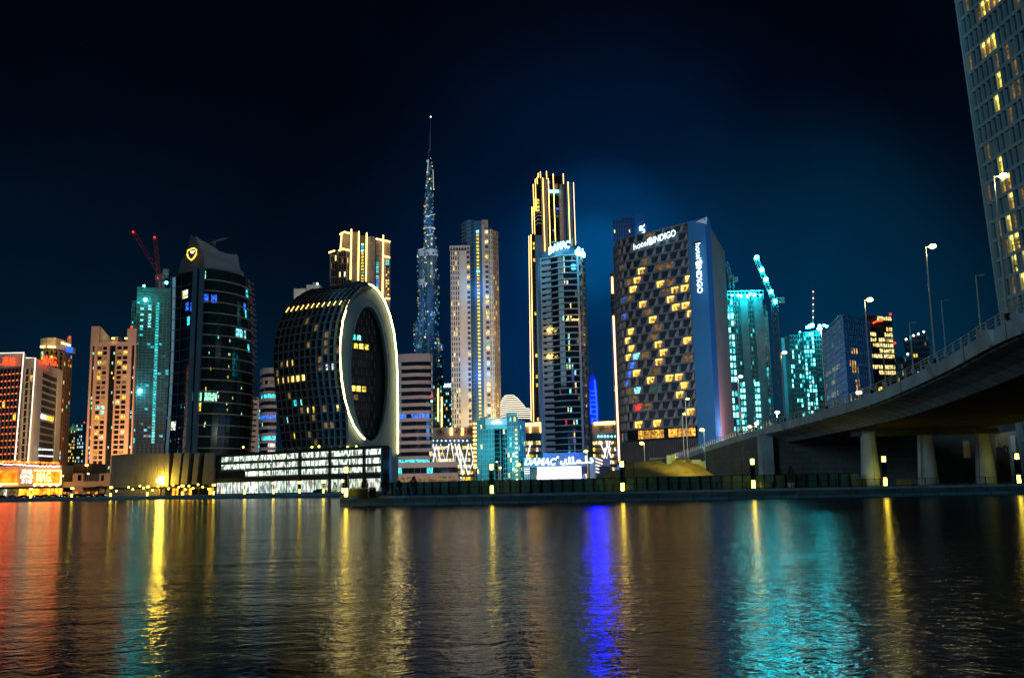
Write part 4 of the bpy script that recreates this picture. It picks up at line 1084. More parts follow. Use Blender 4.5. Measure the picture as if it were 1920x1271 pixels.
# --- tower with curved bands and cyan rooftop letters
def banded_tower():
    Y = 520
    b = Bld('residential_tower', 'tall tower of curved white balcony bands with glowing cyan-white rooftop lettering', 'building', C(1050, 800, Y))
    def X(px, yy=0): return C(px, 660, Y+yy)[0]
    zt = Z(1050, 470, Y)
    a = C(1019, 800, Y+4); m_ = C(1046, 800, Y-9); c = C(1089, 800, Y-3)
    # S-shaped front
    pts = [C(1016.5, 660, Y+5), C(1024, 660, Y+4.4), C(1034, 660, Y+3), C(1046, 660, Y-.2), C(1060, 660, Y-2.4), C(1074, 660, Y-3), C(1090, 660, Y-2.6)]
    plan, L = path_plan(pts); P = surf(plan, GZ, zt)
    b.core(pts, GZ, zt-.5, 'glass', 18, 1.2)
    nr = 36
    for j in range(nr+1):
        v = .045+.93*j/nr
        b.wall.sbox(P, 0, 1, v-.0016, v+.0022, -1.4, .25, 'pink_stone', 14)
        if j < nr:
            b.wall.sbox(P, .02, .26, v+.003, v+.014, -.5, .0, 'pink_stone', 4)
    b.wall.sbox(P, 0, .03, 0, 1, -1.4, .1, 'pink_stone'); b.wall.sbox(P, .955, 1.0, 0, 1, -1.4, .35, 'pink_stone')
    b.wall.sbox(P, 0, 1, .975, 1, -1.4, .1, 'steel_blue', 14)
    lit = {}
    for (j, k, mt) in ((35, 5, 'green'), (34, 5, 'aqua'), (33, 5, 'pale'), (31, 5, 'pale'), (31, 6, 'white'), (27, 7, 'pale'), (25, 4, 'green'), (25, 6, 'pale'), (25, 7, 'pale'), (22, 6, 'green'), (21, 6, 'aqua'), (20, 6, 'yellow'), (18, 6, 'aqua'), (17, 6, 'pale'), (17, 7, 'aqua'), (17, 5, 'green'), (16, 8, 'aqua'), (14, 8, 'pale'), (13, 6, 'aqua'), (10, 6, 'aqua'), (10, 5, 'pale'), (8, 7, 'pale'), (8, 8, 'aqua'), (6, 7, 'pale'), (4, 7, 'dim'), (1, 6, 'dim'), (1, 7, 'pale'), (8, 4, 'red')): lit[(j, k)] = mt
    for j in range(nr):
        for i in range(10):
            v = .045+.93*j/nr; k = lit.get((j, i)) or ('dim' if random.random() < .03 else None)
            u0 = .26+i*.07
            b.win(P, u0+(.015 if k else .002), u0+(.052 if k else .068), v+.004, v+.0225, -1.2, -1.0, 'w_'+k if k else 'glass')
    for py in (619, 668):
        m = MB(); m.ball(P3(1029, py, Y+2), .9, 'lamp_yellow'); b.part('lamp', m); m = MB(); m.ball(P3(1035, py-2, Y+1), .4, 'lamp_yellow'); b.part('lamp', m)
    for px in (1063, 1074, 1077, 1083): m = MB(); m.ball(P3(px, 599, Y-4.5), .35, 'lamp_yellow'); b.part('lamp', m)
    # right side face with jagged balconies
    e = C(1103, 660, Y+16); s0 = pts[-1]
    z2 = Z(1085, 455, Y); P2 = flat(s0, e, GZ, Z(1090, 462, Y+4))
    b.core([(s0[0]+.4, s0[1]+.4), e], GZ, Z(1090, 462, Y+4), 'steel_blue', 8, .6)
    b.wall.sbox(P2, .72, 1, 0, 1, -.6, .1, 'pink_stone')
    for j in range(44):
        v = .02+.93*j/44; o = .12 if j % 2 else 0
        m = MB(); m.sbox(P2, .12+o, .60+o*.5, v, v+.005, -.3, 1.3, 'pink_stone'); m.sbox(P2, .12+o, .15+o, v, v+.02, -.3, 1.2, 'beige'); b.part('balcony', m)
        if random.random() < .8: b.win(P2, .2+o, .55, v+.006, v+.016, -.2, .1, 'w_'+random.choice(('yellow', 'warm', 'dim', 'pale', 'dim')))
    # left edge fin, blue-lit
    m = MB(); A = C(1011.5, 660, Y+6); m.box(A[0], A[0]+1.6, Y+5.4, Y+14, GZ, Z(1014, 473, Y+6), 'steel_blue'); b.part('side_fin', m)
    m = MB(); pt = [C(1014, 500, Y+7), C(1030, 500, Y+4.6), C(1030, 500, Y+14), C(1014, 500, Y+14)]; m.prism(pt, zt-8, Z(1020, 472, Y), 'steel_blue'); b.part('roof_screen', m)
    m = MB(); q = C(1071, 455, Y); m.hexa([P3(1070, 462, Y-1), P3(1074, 462, Y-1), P3(1074, 462, Y+3), P3(1070, 462, Y+3), P3(1070, 452, Y-1), P3(1075, 443, Y-1), P3(1075, 443, Y+3), P3(1070, 452, Y+3)], 'beige'); b.part('roof_fin', m)
    m = MB(); m.prism([C(1044, 470, Y+2), C(1088, 470, Y), C(1090, 470, Y+12), C(1040, 470, Y+12)], zt-1, Z(1060, 463, Y), 'steel_blue'); b.part('roof_block', m)
    m = MB(); m.tube([P3(1034, 454, Y+6), P3(1062, 454, Y+6)], .4, 'offwhite'); m.tube([P3(1046, 454, Y+6), P3(1047, 463, Y+6)], .35, 'offwhite'); m.ball(P3(1060, 453, Y+6), .9, 'offwhite'); m.ball(P3(1082, 454, Y+6), .8, 'offwhite'); b.part('maintenance_crane', m)
    b.finish()
    A = P3(1029, 479, Y-1.5); B = P3(1068, 466, Y-6)
    text('DAMAC', b.root, A, B, 4.3, 'sign_cyan', bold=.03, ext=.5, bend=(0, -1.5, .8))
    A = P3(1078, 466, Y-5.5); B = P3(1096, 484, Y+3)
    text('\ufeda\ufe8e\ufee3\u0627\u062f', b.root, (A[0], A[1], A[2]-3.5), B, 4.8, 'sign_cyan', bold=.03, ext=.8, out=(.5, -.8, 0))
    m = MB(); p = P3(1088, 506, Y-1)
    light('flood', P3(1090, 478, Y-16), (.06, .55, 1), 60000, 1.5); light('flood', P3(1035, 478, Y-16), (.06, .6, 1), 40000, 1.5)
    light('flood', P3(1055, 800, Y-60), (.4, .3, 1), 45000, 5); light('flood', P3(1060, 640, Y-70), (.3, .28, 1), 30000, 5)
    light('flood', P3(1110, 620, Y-18), (1, .8, .6), 14000, 3)
banded_tower()

def base_pavilion():
    Y = 470
    b = Bld('sales_pavilion', 'low blue-lit pavilion with large white two-language lettering over a blank white screen', 'building', C(1055, 880, Y))
    x = lambda px: C(px, 880, Y)[0]
    zt = Z(1055, 857, Y); z1 = Z(1055, 873, Y)
    b.wall.box(x(982), x(1104), Y, Y+22, z1-.5, zt, 'steel_blue'); b.wall.box(x(984), x(1140), Y+1, Y+20, GZ, z1-.51, 'dark_grey')
    b.wall.prism([(x(1019), Y+3), (x(1100), Y+3), (x(1112), Y+20), (x(1010), Y+20)], zt, Z(1060, 848, Y), 'steel_blue')
    # white louvred corner
    for j in range(5):
        A = P3(1117, 859+j*6.2, Y-1); B = P3(1131, 864+j*6.0, Y+4)
        m = MB(); m.tube([A, B], .28, 'tube_white', 5); b.part('light_strip', m)
    b.wall.prism([(x(1106), Y-.4), (x(1116), Y-1), (x(1131), Y+4), (x(1131), Y+15), (x(1106), Y+15)], GZ, Z(1110, 857, Y), 'pink_stone'); b.wall.box(x(1131.5), x(1146), Y+3, Y+16, GZ, Z(1140, 859, Y), 'pink_stone')
    for i in range(3): m = MB(); m.box(x(983), x(993), Y-.8, Y-.3, Z(990, 880+4*i, Y), Z(990, 878.4+4*i, Y), 'tube_white'); b.part('light_strip', m)
    for px in (984, 988, 992): b.wall.box(x(px)-.3, x(px)+.3, Y-.3, Y-.01, GZ, z1, 'pink_stone')
    for px in (1000, 1010, 1095, 1100): b.win(flat((x(px-4), Y+.8), (x(px), Y+.8), GZ, z1), 0, 1, .3, .6, 0, .2, 'w_'+random.choice(('blue', 'dimteal', 'pale')))
    b.finish()
    m = MB(); m.box(x(1007), x(1089), Y-3.2, Y-2.7, Z(1050, 902, Y), Z(1050, 874.5, Y), 'screen_white'); b.part('screen', m)
    text('DAMAC', b.root, P3(983, 872, Y-1), P3(1044, 872, Y-1), 3.5, 'sign_white', bold=.04, ext=.5, shear=.3, out=(0, -1, 0))
    text('\ufeda\ufe8e\ufee3\u0640\u0627\u062f', b.root, P3(1050, 872, Y-1), P3(1113, 868, Y-1), 3.8, 'sign_white', bold=.04, ext=.5)
    light('flood', P3(1020, 850, Y-12), (.03, .1, 1), 26000, 2); light('flood', P3(1085, 845, Y-12), (.03, .1, 1), 26000, 2)
    light('flood', P3(1060, 825, Y-2), (.03, .08, 1), 24000, 2); light('flood', P3(1050, 888, Y-25), (.2, .4, 1), 8000, 2)
base_pavilion()

def blue_sail():
    Y = 640
    b = Bld('sail_tower', 'narrow sail-shaped tower outlined in intense blue tube light with a thin spire', 'building', C(1112, 840, Y))
    X = lambda px: C(px, 780, Y)[0]
    rows = [(846, 1108, 1120), (780, 1107, 1120.5), (740, 1104.5, 1118.5), (720, 1103, 1117.5), (706, 1106, 1115), (697, 1110, 1112)]
    m = b.wall; n = len(m.v); k = m.mi('blue_wall')
    for (py, p0, p1) in rows:
        A = P3(p0, py, Y); B = P3(p1, py, Y); m.v += [A, B, (B[0], B[1]+12, B[2]), (A[0], A[1]+12, A[2])]
    for i in range(len(rows)-1):
        for q in range(4): a = n+4*i; m.f.append((a+q, a+(q+1) % 4, a+4+(q+1) % 4, a+4+q)); m.m.append(k)
    b.finish()
    def ln(*p, r=.55): m = MB(); m.tube([P3(px, py, Y-.8) for px, py in p], r, 'neon_blue', 5); b.part('light_strip', m)
    ln((1108, 844), (1109.5, 812), (1111, 784)); ln((1119, 846), (1120, 800), (1119, 760), (1117, 735), (1115, 712)); ln((1104.5, 742), (1106, 760), (1108.5, 776), (1119, 776)); ln((1103.5, 722), (1104.5, 742))
    for py in (733, 741, 750, 758, 767, 785, 794, 803, 812, 822, 832, 843): ln((1107 if py < 780 else 1109, py), (1119, py), r=.4)
    m = MB(); m.tube([P3(1111, 700, Y+4), P3(1110, 684, Y+4), P3(1109.6, 664, Y+4)], .7, 'mid_grey', 5, .15); b.part('spire', m)
    light('flood', P3(1112, 760, Y-14), (.02, .06, 1), 60000, 2); light('flood', P3(1112, 835, Y-14), (.02, .06, 1), 60000, 2); light('flood', P3(1100, 800, Y-30), (.02, .08, 1), 60000, 2)
blue_sail()

def left_of_hotel():
    Y = 420
    a = C(1150, 700, Y); c = C(1185, 700, Y-6); zt = Z(1150, 512, Y)
    b = Bld('hotel_annex_tower', 'slim dark tower edged by one long warm light line, just left of the faceted hotel', 'building', a)
    P = flat(a, c, GZ, zt); b.core([a, c], GZ, zt, 'steel_blue', 16)
    b.grid(P, 5, 30, 'crown_grey', .12, .18, .6, .08, ('blue', 'yellow', 'blue'), off='glass_blue'); b.finish()
    neon(b, [P3(1147.5, 519, Y-1.2), P3(1148.5, 550, Y-1.2)], .42, 'neon_rose'); neon(b, [P3(1150, 592, Y-1.2), P3(1161, 866, Y-1.2)], .38, 'neon_rose')
    light('flood', P3(1140, 760, Y-25), (.1, .15, .9), 20000, 2)
left_of_hotel()

def far_blue_tower():
    Y = 1000
    x = lambda px: C(px, 430, Y)[0]
    b = Bld('distant_tower', 'hazy blue far tower with a few pale windows, rising behind the faceted hotel', 'building', (x(1170), Y))
    for (p0, p1, py, nc, lit, Yo) in ((1150, 1187, 412, 8, .08, 0), (1168, 1190, 397, 1, 0, 6), (1191, 1214, 398, 0, 0, 3)):
        a = (x(p0), Y+Yo); c = (x(p1), Y+Yo); zt = Z((p0+p1)/2, py, Y); P = flat(a, c, GZ+60, zt); b.core([a, c], GZ, zt, 'blue_wall', 24, .9)
        if nc > 2: b.grid(P, nc, 44, 'steel_blue', .5, .3, .5, lit, ('pale', 'white'), off='dark_grey')
        else: b.wall.sbox(P, 0, 1, 0, 1, -1, 0, 'blue_wall')
    b.finish()
    A = P3(1210.5, 462, Y-2); B = P3(1210.5, 420, Y-2)
    text('VAR', b.root, A, (A[0], B[1], B[2]), 6.2, 'sign_white', bold=.02, ext=.6, vdir=(-1, 0, 0))
    light('flood', P3(1185, 430, Y-80), (.05, .3, 1), 500000, 4)
far_blue_tower()

# --- faceted hotel
def hotel():
    b = Bld('faceted_hotel', 'hotel with a staggered faceted window grid, blue-lit end wall and glowing white name lettering', 'building', C(1240, 870, 350))
    pts = [C(1158, 700, 384), C(1159, 700, 377), C(1163, 700, 370), C(1170, 700, 364), C(1182, 700, 360), C(1303, 700, 340)]
    zt = Z(1291, 417, 340)
    plan, L = path_plan(pts); P = surf(plan, GZ, zt)
    b.core(pts, GZ, zt-.2, 'hotel_band', 26, 1.1)
    v0 = (Z(1308, 797, 340)-GZ)/(zt-GZ); nr = 23
    V = lambda j: lerp(v0, 1, j/nr)
    cw = 1/12.6
    lit = {(19, 3.5): 'yellow', (18, 3): 'bright', (17, 6): 'yellow', (18, 10.5): 'bright', (17, 11): 'bright', (16.1, 10): 'bright'}
    px_lit = [(1204, 510), (1197, 532), (1179, 552), (1238, 535), (1258, 545), (1276, 539), (1290, 535), (1286, 517), (1255, 562), (1209, 577), (1260, 580), (1276, 577), (1292, 570), (1214, 595), (1288, 592), (1181, 620), (1227, 643), (1183, 655), (1234, 658), (1177, 674), (1189, 672), (1229, 679), (1178, 706), (1190, 706), (1216, 716), (1247, 712), (1262, 709), (1279, 705), (1285, 722), (1281, 742), (1201, 756), (1235, 786), (1190, 792), (1299, 777), (1180, 640), (1291, 642)]
    px_blue = [(1185, 690), (1192, 760), (1173, 565), (1173, 590), (1175, 700), (1178, 725)]; px_red = [(1192, 770), (1189, 757)]; px_cy = [(1193, 737), (1190, 670), (1186, 730)]
    def tov(px, py):
        # nearest u by scanning
        best = None
        for i in range(64):
            u = i/63; x, y, _, _ = plan(u)
            # project
            d = Vector((x, y, 0))
            z = Z(px, py, y); q = Vector((x, y, z))-CAM
            sx = 960+F*q.dot(RT)/q.dot(FW)
            e = abs(sx-px)
            if best is None or e < best[0]: best = (e, u, z)
        return best[1], (best[2]-GZ)/(zt-GZ)
    marks = {}
    for lst, mt in ((px_lit, 'lit'), (px_blue, 'blue'), (px_red, 'red'), (px_cy, 'aqua')):
        for p in lst:
            u, v = tov(*p); j = int((v-v0)/(1-v0)*nr); o = .5 if j % 2 else 0
            i = int(u/cw-o); marks[(j, i)] = mt
    for j in range(nr):
        o = .5 if j % 2 else 0
        b.wall.sbox(P, 0, 1, V(j)-.0022, V(j)+.0042, -1.2, .15, 'hotel_band', 14)
        for i in range(-1, 13):
            u0 = (i+o)*cw; u1 = u0+cw
            if u1 <= 0.004 or u0 >= .998: continue
            u0 = max(u0, 0); u1 = min(u1, 1)
            if j == nr-1 and u0 > .9: continue
            mt = marks.get((j, i))
            va, vb = V(j)+.0043, V(j+1)-.0024
            # splayed reveal: wide at its foot, narrow at its head
            w0, w1 = .34, .08
            f = 1 if not (j == nr-1 and .22 < u0 < .86) else 1
            q = [(u1-cw*w0, va, -.15), (u1, va, .1), (u1, va, -1.2), (u1-cw*w0, va, -1.2), (u1-cw*w1, vb, -.9), (u1, vb, .1), (u1, vb, -1.2), (u1-cw*w1, vb, -1.2)]
            if u1-u0 > cw*.5: b.wall.hexa([P(max(0, min(1, a)), c, d) for a, c, d in q], 'reveal')
            g = 'glass_blue'
            if mt == 'lit': g = random.choice(('w_dimwarm', 'w_warm', 'w_dimwarm'))
            elif mt: g = 'w_'+mt
            elif random.random() < .16: g = random.choice(('w_faintwarm', 'w_faintwarm', 'w_dimteal'))
            b.win(P, u0+.001, max(u0+.004, u1-cw*.22), va, vb, -1.1, -.95, g)
            if mt == 'lit':
                b.win(P, u0+cw*.04, u0+cw*.68, vb-.006, vb-.001, -.9, -.5, 'w_bright'); b.win(P, u0+cw*.03, u0+cw*.12, va+.004, vb-.006, -.9, -.6, 'w_bright')
    b.wall.sbox(P, 0, 1, V(nr)-.004, 1, -1.2, .2, 'hotel_band', 14)
    # base: dark glass floor, lit restaurant windows, finned podium
    b.wall.sbox(P, 0, 1, 0, v0-.0023, -3, -1.0, 'glass', 12)
    va = (Z(1300, 817, 342)-GZ)/(zt-GZ); vb = (Z(1300, 801, 342)-GZ)/(zt-GZ)
    for i in range(13):
        if i == 6: continue
        u = .50+i*.0365; m = MB(); m.sbox(P, u, u+.031, va, vb, -.95, -.8, random.choice(('w_warm', 'w_dimwarm', 'w_dimwarm'))); b.part('restaurant_window', m)
    vf = (Z(1300, 821, 342)-GZ)/(zt-GZ)
    for i in range(64): b.wall.sbox(P, i/64+.002, i/64+.008, 0, vf, -1, -.1, 'dark_grey')
    b.wall.sbox(P, 0, 1, vf, vf+.006, -1, .1, 'black_metal', 12)
    m = MB(); m.sbox(P, .60, .74, 0, vf*.62, -.5, .2, 'mid_grey'); b.part('service_door', m)
    # end wall, flush dark slot and far side wall
    A = pts[-1]; B = C(1337, 700, 334); zB = Z(1325, 408, 334)
    PE = flat((A[0]+.02, A[1]-.4), B, GZ, zB)
    b.wall.sbox(PE, 0, 1, 0, 1, -3, .2, 'blue_wall')
    m = MB(); m.sbox(PE, .25, .72, .895, .915, .1, .35, 'dark_grey'); b.part('louvre', m)
    B2 = C(1343, 700, 338); B3 = C(1371, 700, 372); zS = Z(1336, 420, 338)
    b.wall.sbox(flat((B[0]+.02, B[1]+.5), B2, GZ, zS), 0, 1, 0, 1, -.6, -.1, 'glass')
    PS = flat(B2, B3, GZ, zS, zS-2)
    b.wall.sbox(PS, 0, 1, 0, 1, -2.5, 0, 'pink_stone')
    m = MB(); q = [P3(1305, 416, 336), P3(1325, 420, 333.4), P3(1326, 406, 333.4)]; n = 0
    m.v += [tuple(p) for p in q]+[(p[0]+.5, p[1]+5, p[2]) for p in q]; k = m.mi('white_wall'); m.f += [(0, 1, 2), (5, 4, 3), (0, 3, 4, 1), (1, 4, 5, 2), (2, 5, 3, 0)]; m.m += [k]*5
    b.part('roof_corner', m)
    b.finish()
    def sg(s, p0, p1, h, **kw): return text(s, b.root, p0, p1, h, 'sign_white', ext=.35, **kw)
    def q3(px, py):
        u, v = tov(px, py); return P(u, v, .5)
    sg('hotel', q3(1190, 470), q3(1216, 460.5), 2.4, bold=.0); sg('INDIGO', q3(1226, 457), q3(1269, 443), 2.5, bold=.01)
    def swirl(c, ax, up, r):
        m = MB(); c = Vector(c); ax = Vector(ax).normalized(); up = Vector(up).normalized()
        for s in (0, 1):
            pts = [c+ax*(r*(.25+.75*t)*math.cos(6.0*t+s*math.pi))*.8+up*(r*(.25+.75*t)*math.sin(6.0*t+s*math.pi))*1.25 for t in [i/14 for i in range(15)]]
            m.tube(pts, r*.16, 'sign_white', 5)
        b.part('sign_emblem', m)
    a1 = Vector(q3(1216, 460)); a2 = Vector(q3(1226, 456)); swirl((a1+a2)/2+Vector((0, 0, 1.1)), a2-a1, (0, 0, 1), 1.3)
    d = Vector((B[0]-A[0], B[1]-A[1], 0)).normalized(); o = Vector((d.y, -d.x, 0))*.5
    def v3(px, py): p = Vector(P3(px, py, 336)); return p+o
    t1 = v3(1306.5, 458); t2 = v3(1307.5, 487)
    sg('hotel', t1, (t1.x, t1.y, t2.z), 2.1, bold=.0, vdir=d, out=tuple(o*2)); t3 = v3(1307.5, 499); t4 = v3(1311, 551)
    sg('INDIGO', t3, (t3.x, t3.y, t4.z), 2.3, bold=.01, vdir=d, out=tuple(o*2))
    swirl(v3(1312, 493)+Vector((0, 0, 0)), (0, 0, -1), d, 1.25)
    # blue floods on the end wall, pink street light on the side wall
    for py in (450, 560, 680, 800): light('flood', tuple(v3(1322, py)+Vector((1, -16, 0))), (.01, .36, 1), 10000, 1)
    light('flood', P3(1390, 815, 330), (1, .5, .6), 90000, 2, aim=P3(1360, 770, 360))
    light('flood', tuple(Vector(q3(1228, 452))+Vector((0, -8, 0))), (.1, .6, 1), 4500, 1)
    light('flood', P3(1200, 640, 270), (.8, .78, .95), 150000, 4); light('flood', P3(1200, 860, 290), (1, .8, .55), 160000, 3)
hotel()

# ================================================================== right side
def cyan_construction():
    Y = 430
    x = lambda px: C(px, 680, Y)[0]
    b = Bld('unfinished_tower', 'tall unfinished tower flooded in cyan work light, directly right of the hotel', 'building', (x(1410), Y))
    def fc(p0, p1, py, Yo, nc, nr, lit, pal, off='dark_grey', pw=.25, mat='raw_concrete', v1=1, v0=0, Y1=None):
        a = (x(p0), Y+Yo); c = (x(p1), Y+(Yo if Y1 is None else Y1)); z = Z((p0+p1)/2, py, Y+Yo); P = flat(a, c, GZ, z); b.core([a, c], GZ, z, mat, 18, .9)
        if nc: b.grid(P, nc, nr, mat, pw, .3, .7, lit, pal, off, v0=v0, v1=v1)
        else: b.wall.sbox(P, 0, 1, 0, 1, -1, 0, mat)
        return P
    fc(1362, 1381, 560, 0, 3, 26, .75, ('cold', 'cyan', 'aqua', 'cold')); fc(1381, 1394, 556, 2, 3, 40, .12, ('teal', 'red', 'cyan'), pw=.3); fc(1394, 1408, 555, 0, 0, 0, 0, ())
    fc(1408, 1421, 555, 2, 3, 40, .15, ('teal', 'cyan', 'dimteal'), pw=.3); fc(1421, 1437, 556, .5, 0, 0, 0, ())
    fc(1437, 1444, 572, 1, 1, 34, .2, ('teal',)); fc(1444, 1452, 576, 0, 2, 34, .85, ('cold', 'cyan', 'cold'), v1=.98, Y1=6)
    for (p0, p1) in ((1383, 1393), (1410, 1420)):
        P = flat((x(p0+2), Y+.5), (x(p1+2), Y+.5), GZ, Z(1390, 715, Y))
        for j in range(16):
            for i in range(2): b.win(P, .1+i*.5, .4+i*.5, (j+.25)/16, (j+.85)/16, .2, .5, 'w_cold' if random.random() < .75 else 'w_teal')
    m = MB(); z = Z(1400, 554, Y); m.box(x(1362), x(1438), Y-1.5, Y-1.2, z, z+.4, 'offwhite'); m.box(x(1362), x(1438), Y-1.5, Y-1.2, z+1.6, z+2, 'offwhite')
    for i in range(12): X0 = lerp(x(1363), x(1437), i/11); m.box(X0-.2, X0+.2, Y-1.19, Y-.9, z-2, z+2, 'raw_concrete')
    b.part('edge_railing', m)
    b.finish()
    for px, py, r in ((1373, 553.5, .8), (1384, 554, 1.0), (1390, 555.5, 1.0), (1402, 556, 1.1), (1407, 551, .9), (1414, 553, 1.2), (1426, 554, .6), (1373, 590, .9)):
        m = MB(); m.ball(P3(px, py, Y-3), r*.62, 'lamp_cyan'); b.part('work_light', m)
    for px, py, pw_ in ((1400, 575, 26000), (1372, 600, 20000), (1400, 640, 22000), (1430, 640, 22000), (1385, 720, 26000), (1430, 730, 26000), (1405, 780, 24000), (1455, 700, 14000)):
        light('flood', P3(px, py, Y-16), (.04, .78, .95), pw_*.2, 2)
    # panel tall edge beside the mast
cyan_construction()
luffing_crane('white-grey crane on the cyan tower, half hidden behind the top corner of the hotel', 434, (1373, 556), (1371, 522), (1361, 490), (1378, 523), None, 'crane_white', w=.9, grp='cranes on the towers being built')
r_ = luffing_crane('tall crane with five big cyan-white lamps strung along its raised boom', 440, (1463, 800), (1452, 566), (1417.5, 484), (1463, 562), None, 'crane_white', ((0, .95, 'lamp_cyan'), (.22, .95, 'lamp_cyan'), (.5, 1.05, 'lamp_cyan'), (.72, 1.05, 'lamp_cyan'), (1, 1.05, 'lamp_cyan')), w=1.2, grp='cranes on the towers being built')
light('flood', P3(1450, 640, 420), (1, .6, .4), 6000, 1)

def cyan_construction2():
    Y = 520
    x = lambda px: C(px, 700, Y)[0]
    b = Bld('unfinished_tower', 'lower unfinished cyan-lit tower with a thin red mast, left of the blue cube', 'building', (x(1505), Y))
    def fc(p0, p1, py, Yo, nc, nr, lit, pal, off='dark_grey', mat='raw_concrete', pw=.25):
        a = (x(p0), Y+Yo); c = (x(p1), Y+Yo); z = Z((p0+p1)/2, py, Y+Yo); P = flat(a, c, GZ, z); b.core([a, c], GZ, z, mat, 18, .9)
        if nc: b.grid(P, nc, nr, mat, pw, .3, .7, lit, pal, off)
        else: b.wall.sbox(P, 0, 1, 0, 1, -1, 0, mat)
    fc(1470, 1476, 633, 1, 0, 0, 0, (), mat='teal_wall'); fc(1476, 1484, 631, 2, 0, 0, 0, ()); fc(1484, 1503, 628, 0, 5, 30, .22, ('cold', 'cyan', 'teal', 'cold'))
    fc(1503, 1510, 624, 1, 2, 32, .4, ('cyan', 'teal')); fc(1510, 1530, 622, -1, 4, 34, .72, ('cold', 'cold', 'cyan')); fc(1530, 1546, 620, 0, 3, 32, .06, ('teal',))
    b.finish()
    for px, py, r in ((1513, 614, 1.1), (1518, 612, 1.6), (1523, 610, 1.8), (1537, 611, 1.4), (1545, 610, 1.1), (1550, 612, 1.2), (1500, 622, .5)):
        m = MB(); m.ball(P3(px, py, Y-4), r*.62, 'lamp_cyan'); b.part('work_light', m)
    m = MB()
    for dx in (-.7, .7): m.tube([P3(1524+dx, 608, Y+4), P3(1525+dx, 541, Y+4)], .22, 'red_steel', 4)
    for k in range(14): m.tube([P3(1523.5, 606-k*4.6, Y+4), P3(1525.6, 603-k*4.6, Y+4)], .14, 'red_steel', 3)
    b.part('mast', m)
    for k in range(5): m = MB(); m.ball(P3(1524.8, 547+k*12, Y+3), .32, 'dot_white'); b.part('mast_lamp', m)
    for px, py, pw_ in ((1490, 650, 14000), (1520, 640, 26000), (1520, 700, 26000), (1490, 720, 14000), (1515, 765, 12000), (1540, 640, 16000)):
        light('flood', P3(px, py, Y-14), (.04, .78, .98), pw_*.4, 2)
cyan_construction2()

def blue_cube():
    Yc = 330
    c0 = C(1543, 680, Yc+44); c1 = C(1583, 680, Yc); c2 = C(1636, 680, Yc+12)
    zt = Z(1581, 590, Yc)
    b = Bld('office_cube', 'dark blue office cube seen corner-on, with fine vertical fins and lit offices', 'building', c1)
    PL = flat(c0, c1, GZ, zt); PR = flat(c1, c2, GZ, zt)
    b.core([c0, c1, c2], GZ, zt, 'glass', 40, 1)
    def pl(i, j):
        return {21: 'w_dim', 18: 'w_pale', 16: 'w_pale' if i < 9 else None, 14: 'w_pale' if i < 9 else None, 10: 'w_pale' if 2 < i < 10 else None, 6: 'w_pale' if 2 < i < 11 else None}.get(j) if random.random() < .7 and i < 11 else None
    b.grid(PL, 14, 26, 'steel_blue', .14, .14, .4, .01, ('aqua',), 'glass_blue', pick=pl)
    def pr(i, j):
        if i in (3, 4, 5) and j in (20, 18, 17, 15, 14, 12, 11, 9, 8): return 'w_warm' if random.random() < .85 else None
        if i == 2 and j in (18, 14, 9, 11) and random.random() < .8: return 'w_warm'
    b.grid(PR, 12, 26, 'steel_blue', .3, .1, .12, 0, (), 'glass', pick=pr)
    for i in range(24):
        for j in range(26):
            u = (i+.3+.35*((i+j) % 2))/24; b.wall.sbox(PR, u, u+.009, j/26+.004, (j+1)/26-.004, .0, .14, 'blue_wall')
    b.wall.sbox(PL, 0, 1, .992, 1, -1, .4, 'steel_blue'); b.wall.sbox(PR, 0, 1, .992, 1, -1, .4, 'steel_blue')
    b.finish()
    light('flood', P3(1560, 650, Yc-50), (.06, .4, 1), 110000, 4); light('flood', P3(1620, 640, Yc-60), (.06, .3, 1), 50000, 4)
blue_cube()

def yellow_offices():
    Y = 400
    a = C(1629, 650, Y); c = C(1676, 650, Y+4); zt = Z(1650, 590, Y)
    b = Bld('office_block', 'office block with bright yellow-lit floors and red roof lights, right of the blue cube', 'building', a)
    P = flat(a, c, GZ, zt); b.core([a, c], GZ, zt, 'dark_grey', 22, 1)
    def pk(i, j):
        full = {29: (5, 12), 27: (9, 12), 26: (0, 4), 25: (0, 12), 24: (2, 12), 23: (5, 12), 22: (0, 12), 20: (0, 12), 19: (4, 12), 16: (2, 9), 15: (2, 8), 14: (2, 7)}
        if j == 26 and i > 7: return 'w_pale'
        if j in full and full[j][0] <= i < full[j][1]: return 'w_pale' if (j > 17 and random.random() < .93) else ('w_yellow' if random.random() < .4 else None)
        return None
    b.grid(P, 12, 30, 'dark_grey', .06, .3, .2, .0, (), 'glass', pick=pk); b.finish()
    for px, py in ((1669.5, 589), (1678, 643)): m = MB(); m.ball(P3(px, py, Y-2), .5, 'lamp_red'); b.part('warning_light', m)
    P2 = lambda px, py: P3(px, py, Y-.6)
    m = MB(); m.tube([P2(1637, 606), P2(1644, 602), P2(1655, 601)], .35, 'sign_red', 4); b.part('sign', m)
yellow_offices()

